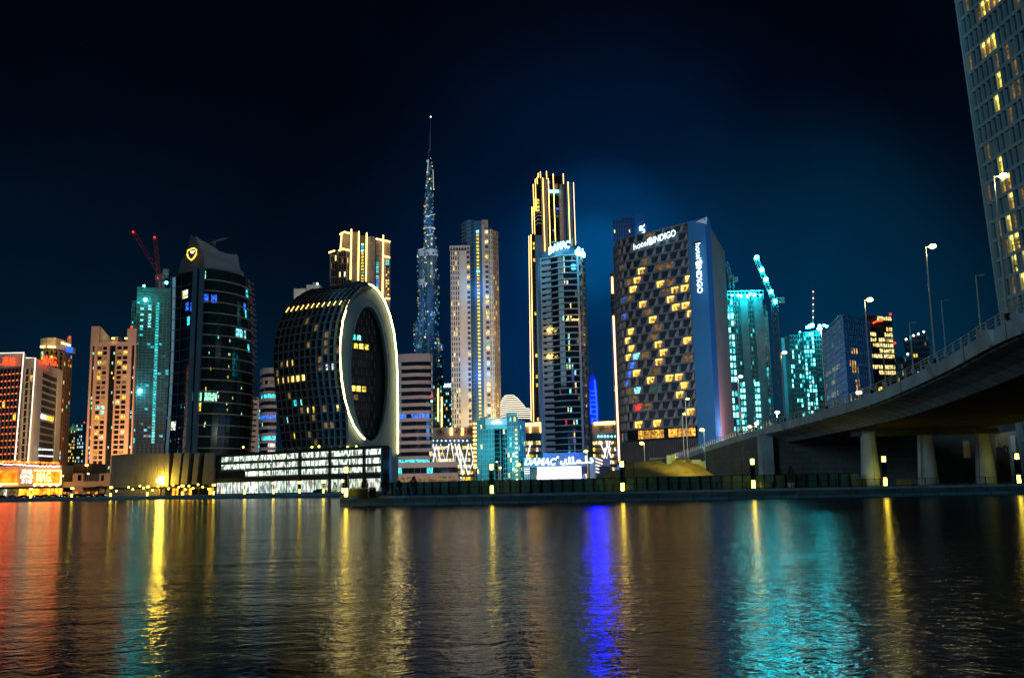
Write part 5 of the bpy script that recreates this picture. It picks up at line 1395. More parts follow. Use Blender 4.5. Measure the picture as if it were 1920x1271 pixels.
def far_dark_sites():
    Y = 800
    for (p0, p1, py, lab, lamps) in ((1700, 1745, 628, 'dark half-built far tower with small lamps along its roof, beyond the bridge railing', ((1699, 636), (1713, 629), (1722, 626), (1732, 622))),
                                     (1678, 1699, 668, 'low dark far block with scattered teal windows, beyond the bridge railing', ((1702, 664),))):
        a = C(p0, 680, Y); c = C(p1, 680, Y); zt = Z(p0+10, py, Y)
        b = Bld('distant_tower', lab, 'building', a); P = flat(a, c, GZ, zt); b.core([a, c], GZ, zt, 'dark_grey', 20)
        b.grid(P, 10, 24 if p0 == 1700 else 18, 'steel_blue', .3, .4, .5, .16, ('teal', 'dimteal', 'aqua', 'yellow', 'dim'), 'glass'); b.finish()
        for q in lamps: m = MB(); m.ball(P3(*q, Y-2), .9, 'dot_white'); b.part('lamp', m)
far_dark_sites()

# --- pale gridded tower at the right edge, its face running towards the camera
def right_tower():
    Y0 = 200
    bot = at(1889, 640, Y0); top = at(1797, 0, Y0); dz = top.z-bot.z
    lean = (top.x-bot.x)/dz
    x0 = bot.x - lean*(bot.z-GZ)
    H = 135.0; Ln = 44.0
    b = Bld('gridded_tower', 'huge leaning tower at the right edge with deep pale window grid and scattered yellow rooms', 'building', (x0, Y0))
    def P(u, v, d):      # u=0 far corner, u=1 near corner; outward is -X
        z = GZ+v*H
        return (x0+lean*(z-GZ)-d+u*.03*Ln, Y0-u*Ln, z)
    nr = 32; nc = 22
    b.wall.sbox(P, 0, 1, 0, 1, -30, -.52, 'glass_blue')
    # narrow front-facing return at the far corner
    for j in range(nr+1): b.wall.sbox(P, 0, 1, j/nr-.0028, j/nr+.0028, -.5, .10, 'grid_panel')
    for i in range(nc+1):
        u = i/nc; b.wall.sbox(P, max(0, u-.003), min(1, u+.0035), 0, 1, -.5, .16 if i else .3, 'grid_panel')
    b.wall.sbox(P, -.012, .0, 0, 1, -2, .6, 'grid_panel')
    litj = {}
    for j in range(nr):
        for i in range(nc):
            if random.random() < .14: litj[(i, j)] = 'yellow'
    for (i, j) in ((3, 27), (4, 27), (4, 23), (5, 23), (6, 23), (7, 23), (3, 21), (4, 21), (5, 21), (3, 14), (3, 15), (4, 14), (4, 13), (3, 12), (3, 11), (4, 11), (5, 10), (3, 10), (4, 9), (6, 26), (7, 24), (8, 24), (5, 19), (4, 18)): litj[(i, j)] = 'w'
    for j in range(nr):
        for i in range(nc):
            k = litj.get((i, j)); u0 = (i+.12)/nc; u1 = (i+.9)/nc; v0 = (j+.1)/nr; v1 = (j+.92)/nr
            b.win(P, u0, u1, v0, v1, -.5, -.42, random.choice(('w_yellow', 'w_dimwarm')) if k == 'w' else ('w_faintwarm' if k else ('beige' if (j < 14 and random.random() < .5) or random.random() < .08 else 'grid_pane')))
            if k == 'w': b.win(P, u0, u1, v1-.006, v1-.001, -.41, -.2, 'w_bright')
    b.finish()
    p = P(.2, .3, 40); light('flood', p, (.95, .85, .72), 520000, 5); p = P(.3, .62, 45); light('flood', p, (.35, .75, .95), 750000, 5)
right_tower()
# ================================================================== podiums on the left bank
def shop_podium():
    Y = 450
    x = lambda px: C(px, 890, Y)[0]
    b = Bld('shopping_podium', 'orange-lit shop building at far left with red posters and white number lettering', 'building', (x(60), Y))
    zt = Z(50, 873, Y)
    b.wall.box(x(-80), x(115), Y, Y+30, GZ+5.2, zt, 'cream'); b.wall.box(x(-79.8), x(114.8), Y+3, Y+29.9, GZ, GZ+5.3, 'dark_grey')
    for e0, e1, ey, em in ((131, 151, 3, 'cream'), (181, 204, 3, 'cream'), (151.1, 180.9, 5, 'dark_grey')):
        mm = MB(); mm.box(x(e0), x(e1), Y+ey, Y+12, GZ, Z(e0+9, 887, Y), em); b.part('entrance_block', mm)
    mm = MB(); mm.box(x(115.2), x(150), Y+12.1, Y+28, GZ, Z(130, 868, Y), 'brown'); b.part('rear_block', mm)
    mm = MB(); mm.box(x(115), x(210), Y+2, Y+2.9, Z(160, 908, Y)-1.2, Z(160, 902, Y), 'cream'); b.part('canopy', mm)
    m = b.wall
    for e0, e1 in ((141, 147), (185, 190)):
        PW = flat((x(e0), Y+3), (x(e1), Y+3), Z(e0, 901, Y), Z(e0, 890, Y)); b.win(PW, 0, 1, 0, 1, -.1, .2, 'glass')
    P = flat((x(-80), Y+2.9), (x(113), Y+2.9), GZ, GZ+5.2)
    for i in range(26): b.win(P, (i+.05)/26, (i+.93)/26, .05, .8, 0, .1, 'shop_orange' if i > 14 else random.choice(('w_dim', 'shop_colour', 'w_dim')))
    P = flat((x(116), Y+1.9), (x(205), Y+1.9), GZ, GZ+3)
    for i in range(12): b.win(P, (i+.1)/12, (i+.8)/12, .05, .8, 0, .1, random.choice(('w_dim', 'w_orange', 'w_dim')))
    b.finish()
    def board(p0, p1, t, bt, mat): mm = MB(); mm.box(x(p0), x(p1), Y-.5, Y-.06, Z(50, bt, Y), Z(50, t, Y), mat); return b.part('poster', mm)
    board(-40, 33, 880.5, 906, 'screen_red'); board(64, 114, 882, 906, 'screen_red')
    for (p0, p1, py) in ((-40, 33, 907), (64, 114, 907.3), (64, 114, 882)):
        neon(b, [P3(p0, py, Y-.8), P3(p1, py, Y-.8)], .3)
    neon(b, [P3(114.5, 882, Y-.8), P3(113.5, 907, Y-.8)], .25)
    text('MAG.', b.root, P3(69, 903, Y-.9), P3(97, 903, Y-.9), 4.6, 'neon_gold', bold=.01)
    text('邁格', b.root, P3(40, 888.5, Y-.6), P3(61, 888.5, Y-.6), 2.2, 'sign_yellow' if False else 'neon_white', bold=.01)
    text('MAG', b.root, P3(38, 896.5, Y-.6), P3(62, 896.5, Y-.6), 1.7, 'neon_white', bold=.03); text('318', b.root, P3(40, 906, Y-.6), P3(60, 906, Y-.6), 2.0, 'neon_white', bold=.03)
    # red lanterns and white garland along the roof
    for i in range(24):
        px = -10+i*5.2+random.uniform(-1, 1); mm = MB(); mm.ball(P3(px, 865+max(0, px)*.025+random.uniform(-.6, .6), Y-1), .62, 'dot_red' if i % 3 else 'shop_orange', 7, .8); b.part('lantern', mm)
    for i in range(46):
        px = -10+i*2.7; mm = MB(); mm.ball(P3(px, 870+max(0, px)*.04+random.uniform(-1.2, 1.2), Y-1.5), .26, 'dot_white', 5); b.part('garland_bulb', mm)
    for i in range(5): mm = MB(); mm.ball(P3((1, 65, 79, 94, 107)[i], 909.5, Y-3), .6, 'dot_white', 7); b.part('lamp', mm)
    for px, py, pw_ in ((10, 895, 12000), (48, 893, 9000), (90, 905, 12000), (140, 893, 12000), (190, 896, 12000), (60, 862, 9000)):
        light('flood', P3(px, py, Y-9), (1, .38, .05), pw_*.5, 1)
    light('flood', P3(20, 850, 520), (1, .35, .06), 60000, 3); light('flood', P3(95, 850, 520), (1, .5, .12), 60000, 3)
shop_podium()

def panel_podium():
    Y = 395
    x = lambda px: C(px, 890, Y)[0]
    b = Bld('panelled_podium', 'long windowless podium of dark vertical panels with fin walls and shops at its foot', 'building', (x(300), Y))
    rows = [(207, 400, 853), (230, 398, 851), (262, 396, 851), (300, 394, 850), (316, 392, 849)]
    for (a, Ya, pa), (c, Yc, pc) in zip(rows, rows[1:]):
        n = max(2, int((c-a)/6))
        for i in range(n):
            p0 = lerp(a, c, i/n); p1 = lerp(a, c, (i+1)/n)
            b.wall.box(C(p0, 890, Y)[0]+.03, C(p1, 890, Y)[0]-.03, Y+(i % 2)*.12, Y+20, GZ+3.5, Z(p0, lerp(pa, pc, i/n), Y), 'podium_panel')
    b.wall.box(x(207), x(400), Y+8, Y+19.8, GZ, Z(380, 849, Y), 'glass')
    for (t0, t1, b0, b1) in ((324, 339, 320, 335), (343, 354, 339, 351), (363, 373, 359, 369), (382, 401, 379, 401)):
        zt = Z(t0, 849, Y); zb = GZ+4.3
        b.wall.hexa([(x(b0), Y, zb), (x(b1), Y, zb), (x(b1), Y+12, zb), (x(b0), Y+12, zb), (x(t0)+.2, Y, zt), (x(t1), Y, zt), (x(t1), Y+12, zt), (x(t0)+.2, Y+12, zt)], 'podium_panel')
    b.wall.box(x(207), x(401), Y+.5, Y+7.9, GZ+3.0, GZ+3.49, 'black_metal')
    P = flat((x(300), Y+3), (x(400), Y+3), GZ, GZ+3)
    for i in range(16): b.win(P, (i+.08)/16, (i+.88)/16, .02, .92, 0, .1, random.choice(('shop_orange', 'shop_orange', 'w_dim', 'glass')))
    b.wall.box(x(207), x(299), Y+1, Y+7, GZ, GZ+2.99, 'podium_panel')
    for k in range(16): b.win(flat((x(331), Y+7.8), (x(376), Y+7.8), GZ, Z(380, 850, Y)), *(lambda u, v: (u, u+.03, v, v+.03))(random.random()*.95, .3+.6*random.random()), 0, .1, 'w_aqua')
    b.finish()
    m = MB(); c = P3(301, 900, Y-4); m.lathe((c[0], c[1], GZ), [(.14, 0), (.09, c[2]-GZ-.6)], 'black_metal', 6)
    t = thing('floodlight_mast', 'blazing yellow floodlight on a pole in front of the panelled podium', 'floodlight', (c[0], c[1], GZ)); m.obj('pole', t)
    m = MB(); m.box(c[0]-1.5, c[0]+1.1, c[1]-.25, c[1]+.25, c[2]-.9, c[2]+.6, 'flood_yellow'); m.box(c[0]-.5, c[0]+1.3, c[1]-.22, c[1]+.22, c[2]+.61, c[2]+1.4, 'flood_yellow'); m.box(c[0]-.2, c[0]+1.4, c[1]-.22, c[1]+.22, c[2]-1.6, c[2]-.91, 'flood_yellow'); m.obj('lamp_head', t)
    light('flood', (c[0], c[1]+4, c[2]), (1, .75, .08), 4500, .8)
    # garden lamps and lit shrubs
    for i, px in enumerate((218, 241, 249, 262, 269, 286, 296, 316, 324, 335, 347, 354, 362, 371, 380, 391, 399)):
        c = C(px, 920, Y-16+(i*7) % 11); h = 2.0+(i*3 % 5)*.45
        g = thing('garden_lamp', 'small yellow globe lamp on the promenade below the panelled podium', 'lamp', (c[0], c[1], GZ), 'small globe lamps below the podium')
        m = MB(); m.lathe((c[0], c[1], GZ), [(.07, 0), (.05, h)], 'black_metal', 6); m.obj('pole', g); m = MB(); m.ball((c[0], c[1], GZ+h+.25), .34, 'lamp_yellow', 8); m.obj('globe', g)
    for px in (240, 262, 285, 325, 334, 346): light('flood', P3(px, 914, Y-6), (1, .7, .1), 450, .4)
panel_podium()

def glass_podium():
    pts = [C(404, 890, 372), C(480, 890, 356), C(545, 890, 344), C(578, 890, 337), C(628, 890, 330), C(688, 890, 321), C(719, 890, 317)]
    b = Bld('glass_podium', 'three-storey glass showroom podium full of bright white shelves, in front of the ring building', 'building', pts[3])
    plan, L = path_plan(pts); zt = Z(578, 842, 337); P = surf(plan, GZ, zt)
    b.core(pts, GZ, zt-.3, 'dark_grey', 14, 3)
    H = zt-GZ; lv = [(.02, .30, 'g'), (.40, .555, 's'), (.585, .745, 's'), (.775, .935, 's')]
    for a, c in ((0, .02), (.30, .40), (.555, .585), (.745, .775), (.935, 1)): b.wall.sbox(P, 0, 1, a, c, -2.9, .1, 'black_metal', 6)
    us = [0, .03, .115, .2, .29, .375, .465, .555, .64, .725, .82, .905, 1.0]
    js = [.555, .725, .905]
    for u in js+[0, 1]: b.wall.sbox(P, max(0, u-.005), min(1, u+.005), 0, 1, -2.8, .3, 'black_metal')
    for a, c in zip(us, us[1:]):
        for li, (v0, v1, k) in enumerate(lv):
            if a < .02 and k == 's': b.win(P, a+.003, c-.003, v0, v1, -.6, -.5, 'glass'); continue
            if li == 1 and a < .12: b.win(P, a+.003, c-.003, v0, v1, -.6, -.5, 'glass'); continue
            b.win(P, a+.003, c-.003, v0+.005, v1-.005, -.6, -.5, 'shop_white' if k == 's' else random.choice(('shop_colour', 'shop_colour', 'shop_white')))
            if k == 's': b.wall.sbox(P, a+.003, c-.003, v0+.005, v0+.035, -.49, -.3, 'mid_grey')
    for i in range(150): u = (i+.5)/150; b.wall.sbox(P, u-.0006, u+.0006, .40, .935, -.45, -.35, 'dark_grey')
    # blue end panel turned away
    e = C(734, 890, 327); PE = flat(pts[-1], e, GZ, zt-.5)
    b.wall.sbox(PE, 0, 1, .25, 1, -1, 0, 'blue_wall'); b.wall.sbox(PE, 0, .6, 0, .25, -1.2, -.5, 'cream')
    for k, v in enumerate((.42, .60, .80)): m = MB(); m.sbox(PE, .35, .6, v, v+.09, .02, .2, 'w_white'); b.part('wall_lamp', m)
    b.finish('frame', 'shop_window')
    for (i, px) in enumerate((520, 552, 572, 590, 615, 640, 668)):      # planting on the roof terrace
        c = C(px, 840, 340); t = MB()
        for k in range(50):
            q = Vector((c[0]+random.gauss(0, .8), c[1]+4+random.gauss(0, .8), zt+random.uniform(-.1, 1.5))); d = Vector((random.gauss(0, 1), random.gauss(0, 1), random.random())).normalized()*.5; t.tube([q, q+d], .14, 'leaf', 3, .01)
        b.part('roof_planting', t)
    for px, py in ((456, 838), (585, 838), (598, 837), (652, 838), (668, 837), (700, 842)): m = MB(); m.ball(P3(px, py, 340), .33, 'lamp_yellow', 7); b.part('terrace_lamp', m)
    for px in (460, 560, 592, 655): light('flood', P3(px, 836, 342), (1, .85, .1), 300, .3)
    light('flood', tuple(Vector(PE(.5, .6, 4))), (.05, .4, 1), 2600, .5, aim=PE(.5, .6, 0))
glass_podium()

# ================================================================== water, ground, quays
def setting():
    m = MB(); S = 3500; m.v = [(-S, -400, 0), (S, -400, 0), (S, 420, 0), (-S, 420, 0)]; m.f = [(0, 1, 2, 3)]; m.m = [0]; m.mats = ['water']
    mt, nt, p = newmat('water')
    p.inputs['Base Color'].default_value = (.002, .008, .012, 1); p.inputs['Roughness'].default_value = .13; p.inputs['IOR'].default_value = 1.4
    tc = nd(nt, 'ShaderNodeTexCoord')
    def wave(sx, sy, sc, det, dist, rot=0):
        mp = nd(nt, 'ShaderNodeMapping'); mp.inputs['Scale'].default_value = (sx, sy, 1); mp.inputs['Rotation'].default_value = (0, 0, rot)
        n = nd(nt, 'ShaderNodeTexNoise'); n.inputs['Scale'].default_value = sc; n.inputs['Detail'].default_value = det; n.inputs['Roughness'].default_value = .55; n.inputs['Distortion'].default_value = dist
        nt.links.new(tc.outputs['Object'], mp.inputs[0]); nt.links.new(mp.outputs[0], n.inputs['Vector']); return n
    a = wave(.95, 1.0, 2.3, 3, .6, .06); c = wave(.3, .9, .4, 2, .3, -.08); e = wave(1.0, 1.2, 6.0, 2, .5, .1)
    def mad(n, k, prev=None):
        q = nd(nt, 'ShaderNodeMath', operation='MULTIPLY_ADD'); nt.links.new(n.outputs['Fac'], q.inputs[0]); q.inputs[1].default_value = k
        if prev: nt.links.new(prev.outputs[0], q.inputs[2])
        else: q.inputs[2].default_value = 0
        return q
    s = mad(e, .010, mad(c, .09, mad(a, .036)))
    # calmer and rougher patches
    big = wave(.012, .05, 1, 2, .5); mr = nd(nt, 'ShaderNodeMapRange'); mr.inputs['From Min'].default_value = .35; mr.inputs['From Max'].default_value = .65; mr.inputs['To Min'].default_value = .45; mr.inputs['To Max'].default_value = 1.25
    nt.links.new(big.outputs['Fac'], mr.inputs['Value'])
    bp = nd(nt, 'ShaderNodeBump'); bp.inputs['Strength'].default_value = 1; bp.inputs['Distance'].default_value = 1.0
    nt.links.new(s.outputs[0], bp.inputs['Height']); nt.links.new(mr.outputs[0], bp.inputs['Strength']); nt.links.new(bp.outputs['Normal'], p.inputs['Normal'])
    df = nd(nt, 'ShaderNodeBsdfDiffuse'); df.inputs['Color'].default_value = (.001, .004, .006, 1)      # murky water swallows part of the light
    mxs = nd(nt, 'ShaderNodeMixShader'); mxs.inputs[0].default_value = .42
    nt.links.new(p.outputs[0], mxs.inputs[1]); nt.links.new(df.outputs[0], mxs.inputs[2]); nt.links.new(mxs.outputs[0], nt.nodes['Material Output'].inputs['Surface'])
    m.obj('canal_water', kind='structure')
    # ground: one sheet from the quays to the horizon
    L = [G(-900, 430), G(-60, 405), G(275, 383), G(520, 330), G(640, 296), G(690, 284)]
    R = [G(655, 282), G(643, 200), G(637.5, 149), G(922, 142), G(1200, 141), G(1500, 140), G(1920, 139), G(3400, 139)]
    L = L[:-1]+[(R[0][0]-.0, R[0][1])]
    front = L+R[1:]
    m = MB(); poly = front+[(6000, 9000), (-6000, 9000)]
    n = len(poly); m.v = [(x, y, GZ) for x, y in poly]; m.f = [tuple(range(n))]; m.m = [0]; m.mats = ['paving']
    o = m.obj('ground', kind='structure')
    def wall(name, pth):
        w = MB()
        pl, _ = path_plan(pth); n = 1
        for A, B in zip(pth, pth[1:]):
            P = flat(A, B, -1.0, GZ)
            w.sbox(P, 0, 1, 0, .985, -.6, 0, 'quay_wall')
        for A, B in zip(pth, pth[1:]):
            P = flat(A, B, GZ-.28, GZ+.05); w.sbox(P, 0, 1, 0, 1, -.9, .14, 'quay_cap')
        return w.obj(name, kind='structure')
    wall('far_quay_wall', L); wall('near_quay_wall', R[2:]); wall('side_quay_wall', [R[0], R[1], R[2]])
    # stone coping blocks and mooring recesses of the near quay
    w = MB(); P = flat(R[2], R[3], 0, 1)
    for A, B in zip(R[2:], R[3:-1]):
        l = math.hypot(B[0]-A[0], B[1]-A[1]); n = int(l/2.45); P = flat(A, B, .52, 1.02)
        for i in range(n): w.sbox(P, (i+.02)/n, (i+.98)/n, 0, 1, -.1, .12, 'concrete_dark')
    w.obj('quay_blocks', kind='structure')
    # tarmac road behind the near promenade
    m = MB(); A = G(640, 168); B = G(1320, 168); m.v = [(A[0], 168, GZ+.004), (B[0], 168, GZ+.004), (B[0]+60, 262, GZ+.004), (A[0]-10, 262, GZ+.004)]; m.f = [(0, 1, 2, 3)]; m.m = [0]; m.mats = ['asphalt']; m.obj('road', kind='structure')
    # sand mound
    m = MB(); nx, ny = 70, 26; k = m.mi('sand')
    A = C(1070, 890, 205)[0]; B = C(1350, 890, 205)[0]
    prof = [(1070, 0), (1090, 1.6), (1110, 2.8), (1130, 3.7), (1150, 4.4), (1170, 5.1), (1195, 5.9), (1220, 6.3), (1250, 6.4), (1270, 5.9), (1290, 4.9), (1310, 3.6), (1325, 2.2), (1340, .6), (1350, 0)]
    for j in range(ny+1):
        for i in range(nx+1):
            px = lerp(1070, 1350, i/nx); h = table(px, prof); t = j/ny; f = math.sin(math.pi*min(1, t*1.1))**.8 if t < .92 else 0
            w = .45*math.sin(px*.09+t*7)*math.sin(t*9+px*.03)*min(1, h)
            m.v.append((lerp(A, B, i/nx)+t*4, 188+t*34, GZ-.05+max(0, h*f+w*f)))
    for j in range(ny):
        for i in range(nx): a = j*(nx+1)+i; m.f.append((a, a+1, a+nx+2, a+nx+1)); m.m.append(k)
    m.obj('sand_mound', smooth=True, kind='structure')
    light('flood', P3(1310, 822, 182), (1, .92, .12), 34000, .5, aim=P3(1268, 868, 206), spot=70)
setting()

# ================================================================== promenade furniture
def pylon(px, label, Y=143.2, s=1.0, grp='lantern pylons on the near quay'):
    c = G(px, Y); t = thing('lantern_pylon', label, 'lantern', (c[0], c[1], GZ), grp)
    X, z = c[0], GZ
    for dx in (-.32, .32):
        m = MB(); m.box(X+dx-.07, X+dx+.07, Y-.1, Y+.1, z, z+4.45*s, 'black_metal'); m.obj('post', t)
    m = MB(); m.box(X-.42, X+.42, Y-.34, Y+.34, z+4.45*s, z+4.58*s, 'black_metal'); m.box(X-.3, X+.3, Y-.2, Y+.2, z+3.45, z+3.55, 'black_metal'); m.obj('cap', t)
    m = MB(); m.box(X-.24, X+.24, Y-.24, Y+.24, z+3.62, z+4.4, 'lamp_yellow'); m.obj('top_lantern', t)
    m = MB(); m.box(X-.22, X+.22, Y-.2, Y+.2, z+.12, z+1.25, 'lamp_yellow'); m.obj('foot_lantern', t)
    m = MB(); m.box(X-.22, X+.22, Y-.04, Y+.04, z+1.4, z+3.4, 'glass'); m.obj('panel', t)
    return t
pylon(649, 'lantern pylon at the left tip of the near quay, against the glass podium'); pylon(922, 'lantern pylon on the near quay in front of the teal hotel'); pylon(1167, 'lantern pylon on the near quay below the faceted hotel, before the sand mound')
pylon(1412, 'lantern pylon on the near quay before the ramp wall, next to the slim abutment pier'); pylon(1659, 'lantern pylon on the near quay beside the leftmost bridge column', 144); pylon(1909, 'lantern pylon at the right frame edge, right of the last bridge column', 144)

def quay_lamp(px, where):
    Y = table(px, [(-60, 404), (275, 382), (520, 329), (640, 297)])+1.2
    c = G(px, Y); z = GZ; X = c[0]; t = thing('quay_lamp', 'yellow lantern post on the far quay, '+where, 'lantern', (X, Y, z), 'lantern posts on the far quay')
    m = MB(); m.box(X-.14, X+.14, Y-.14, Y+.14, z, z+3.3, 'black_metal'); m.obj('post', t)
    m = MB(); m.box(X-.48, X+.48, Y-.3, Y+.3, z+3.3, z+3.9, 'lamp_yellow'); m.obj('top_lantern', t)
    m = MB(); m.box(X-.28, X+.28, Y-.32, Y-.15, z+.15, z+1.35, 'lamp_yellow'); m.obj('foot_lantern', t)
for px, w in ((58, 'leftmost, below the white number lettering'), (135, 'before the low orange-lit buildings'), (208, 'at the left end of the panelled podium'), (277, 'just left of the blazing floodlight'), (342, 'before the fin walls'), (401, 'where panels and glass podium meet'), (459, 'before the left shop windows'), (513, 'before the third glass podium bay'), (562, 'before the green and orange shop window'), (607, 'before the middle of the glass podium'), (643, 'rightmost, just behind the near quay tip')): quay_lamp(px, w)

def railing(name, label, pth, h, step, npick, mat='black_metal', r=.03):
    t = thing(name, label, 'railing', (pth[0][0], pth[0][1], GZ)); pl, L = path_plan(pth); n = int(L/step)
    for i in range(min(n+1, 100)):
        x, y, _, _ = pl(i/n); m = MB(); m.box(x-.045, x+.045, y-.045, y+.045, GZ, GZ+h, mat); m.obj('post', t)
    for z in (h-.05, .15):
        m = MB(); m.tube([(q[0], q[1], GZ+z) for q in pth], r, mat, 5); m.obj('rail', t)
    if npick:
        m = MB(); k = n*npick
        for i in range(k): x, y, _, _ = pl((i+.5)/k); m.box(x-.012, x+.012, y-.012, y+.012, GZ+.15, GZ+h-.05, mat)
        m.obj('pickets', t, kind='stuff')
railing('quay_railing', 'low black picket railing along the edge of the near quay', [G(742, 143.9), G(922, 142.8), G(1200, 141.8), G(1500, 140.8), G(1960, 139.8)], 1.15, 2.1, 9)
railing('quay_railing', 'dark railing along the far quay edge below the podiums', [G(-60, 404.6), G(275, 382.6), G(520, 329.6), G(637, 297)], 1.1, 2.4, 0, r=.05)

def hoarding():
    pth = [G(735, 158), G(840, 152), G(1000, 149.5), G(1300, 148.5), G(1612, 148)]
    t = thing('hoarding_fence', 'long dark teal panel fence with black posts behind the near promenade', 'fence', (pth[0][0], pth[0][1], GZ))
    pl, L = path_plan(pth); n = 46
    for i in range(n+1):
        x, y, nx, ny = pl(i/n); m = MB(); m.box(x-.07, x+.07, y-.16, y+.02, GZ, GZ+2.12, 'black_metal'); m.obj('post', t)
    for i in range(n):
        a = pl(i/n); c = pl((i+1)/n); P = flat(a[:2], c[:2], GZ+.12, GZ+2.02); m = MB(); m.sbox(P, .03, .97, 0, 1, -.12, -.06, 'hoarding')
        for k in range(12): m.sbox(P, (k+.5)/12-.006, (k+.5)/12+.006, 0, 1, -.06, -.02, 'black_metal')
        m.obj('panel', t)
    m = MB(); m.tube([(q[0], q[1]-.05, GZ+2.07) for q in pth], .04, 'black_metal', 4); m.obj('rail', t)
hoarding()

def slim_pole(px, top, Y, label):
    c = G(px, Y); t = thing('slim_pole', label, 'pole', (c[0], Y, GZ), 'slim dark poles along the near quay'); zt = Z(px, top, Y)
    m = MB(); m.lathe((c[0], Y, GZ), [(.06, 0), (.055, .9), (.035, 1), (.02, zt-GZ)], 'black_metal', 6); m.obj('shaft', t)
    m = MB(); m.lathe((c[0], Y, GZ), [(.16, 0), (.16, .06), (.1, .12)], 'black_metal', 8); m.obj('foot', t)
    m = MB(); m.lathe((c[0], Y, GZ+.95), [(.1, 0), (.12, .1), (.1, .2)], 'black_metal', 8); m.obj('collar', t)
for px, tp, l in ((903, 852, 'just left of the lantern pylon before the teal hotel'), (943, 850, 'just right of the lantern pylon before the teal hotel'), (1147, 864, 'left of the lantern pylon before the sand mound'), (1189, 864, 'right of the lantern pylon before the sand mound'),
                  (1392, 836, 'left of the lantern pylon by the abutment'), (1434, 833, 'right of the lantern pylon by the abutment'), (1640, 828, 'in front of the leftmost bridge column'), (700, 868, 'before the right bays of the glass podium')):
    slim_pole(px, tp, 144.3, 'slim dark pole standing '+l)

def topiary(px, Y, h, r, potc, label, cone=True):
    c = G(px, Y); t = thing('potted_tree', label, 'potted tree', (c[0], Y, GZ), 'clipped trees in pots')
    m = MB(); m.lathe((c[0], Y, GZ), [(.32, 0), (.5, .25), (.58, .75), (.62, .8), (.52, .82)], potc, 14); m.obj('pot', t, smooth=True)
    m = MB(); m.tube([(c[0], Y, GZ+.8), (c[0]+.03, Y, GZ+1.5)], .05, 'bark', 6); m.obj('trunk', t)
    m = MB()
    for k in range(520):
        z = random.random()**1.2; rr = r*(math.sin(math.pi*min(1, z*.75+.22))**.8)*(1-z*.55)*random.uniform(.75, 1.08); a = random.uniform(0, 6.283)
        p = Vector((c[0]+rr*math.cos(a), Y+rr*math.sin(a), GZ+1.35+z*(h-1.35))); d = Vector((math.cos(a), math.sin(a), random.uniform(-.2, .9))).normalized()*random.uniform(.1, .2)
        m.tube([p, p+d], .06, 'leaf', 3, .005)
    m.obj('crown', t); return t
topiary(776, 147, 2.9, .55, 'pot_blue', 'clipped teardrop tree in a blue pot, the taller one right of the ring building'); topiary(748, 149, 2.3, .45, 'pot_blue', 'small clipped tree in a pot, directly right of the ring building foot')
topiary(1483, 146.5, 3.4, .55, 'pot_white', 'clipped tree in a round white pot under the bridge ramp, before the dark wall')
topiary(720, 152, 2.6, .55, 'pot_blue', 'dark clipped tree before the blue end panel of the glass podium'); topiary(684, 156, 2.8, .6, 'pot_blue', 'dark clipped tree before the right shop bays of the glass podium'); topiary(628, 300, 3.3, .8, 'pot_white', 'dark clipped tree on the far quay before the white lit shop door')

def planter(px0, px1, Y, h, label):
    a = G(px0, Y)[0]; c = G(px1, Y)[0]; t = thing('planter_box', label, 'planter', ((a+c)/2, Y, GZ))
    m = MB(); m.box(a, c, Y, Y+1.2, GZ, GZ+h, 'black_metal'); m.obj('box', t); m = MB(); m.box(a-.06, c+.06, Y-.06, Y+1.26, GZ+h, GZ+h+.06, 'concrete'); m.obj('rim', t)
    m = MB()
    for k in range(160): q = Vector((random.uniform(a, c), Y+random.uniform(.1, 1.1), GZ+h)); m.tube([q, q+Vector((random.gauss(0, .1), random.gauss(0, .1), random.uniform(.1, .35)))], .03, 'leaf', 3, .004)
    m.obj('hedge', t)
planter(655, 689, 146, 1.15, 'long black planter box at the tip of the near quay'); planter(692, 703, 146.5, 1.1, 'short black planter box right of the long one on the quay tip')

def bin_(px, label):
    c = G(px, 145); t = thing('litter_bin', label, 'bin', (c[0], 145, GZ)); m = MB(); m.lathe((c[0], 145, GZ), [(.26, 0), (.28, .1), (.3, 1.0)], 'black_metal', 10); m.obj('body', t); m = MB(); m.lathe((c[0], 145, GZ+1.02), [(.33, 0), (.25, .12), (.05, .16)], 'dark_grey', 10); m.obj('lid', t)
bin_(1447.5, 'small dark litter bin on the promenade right of the abutment pylon')

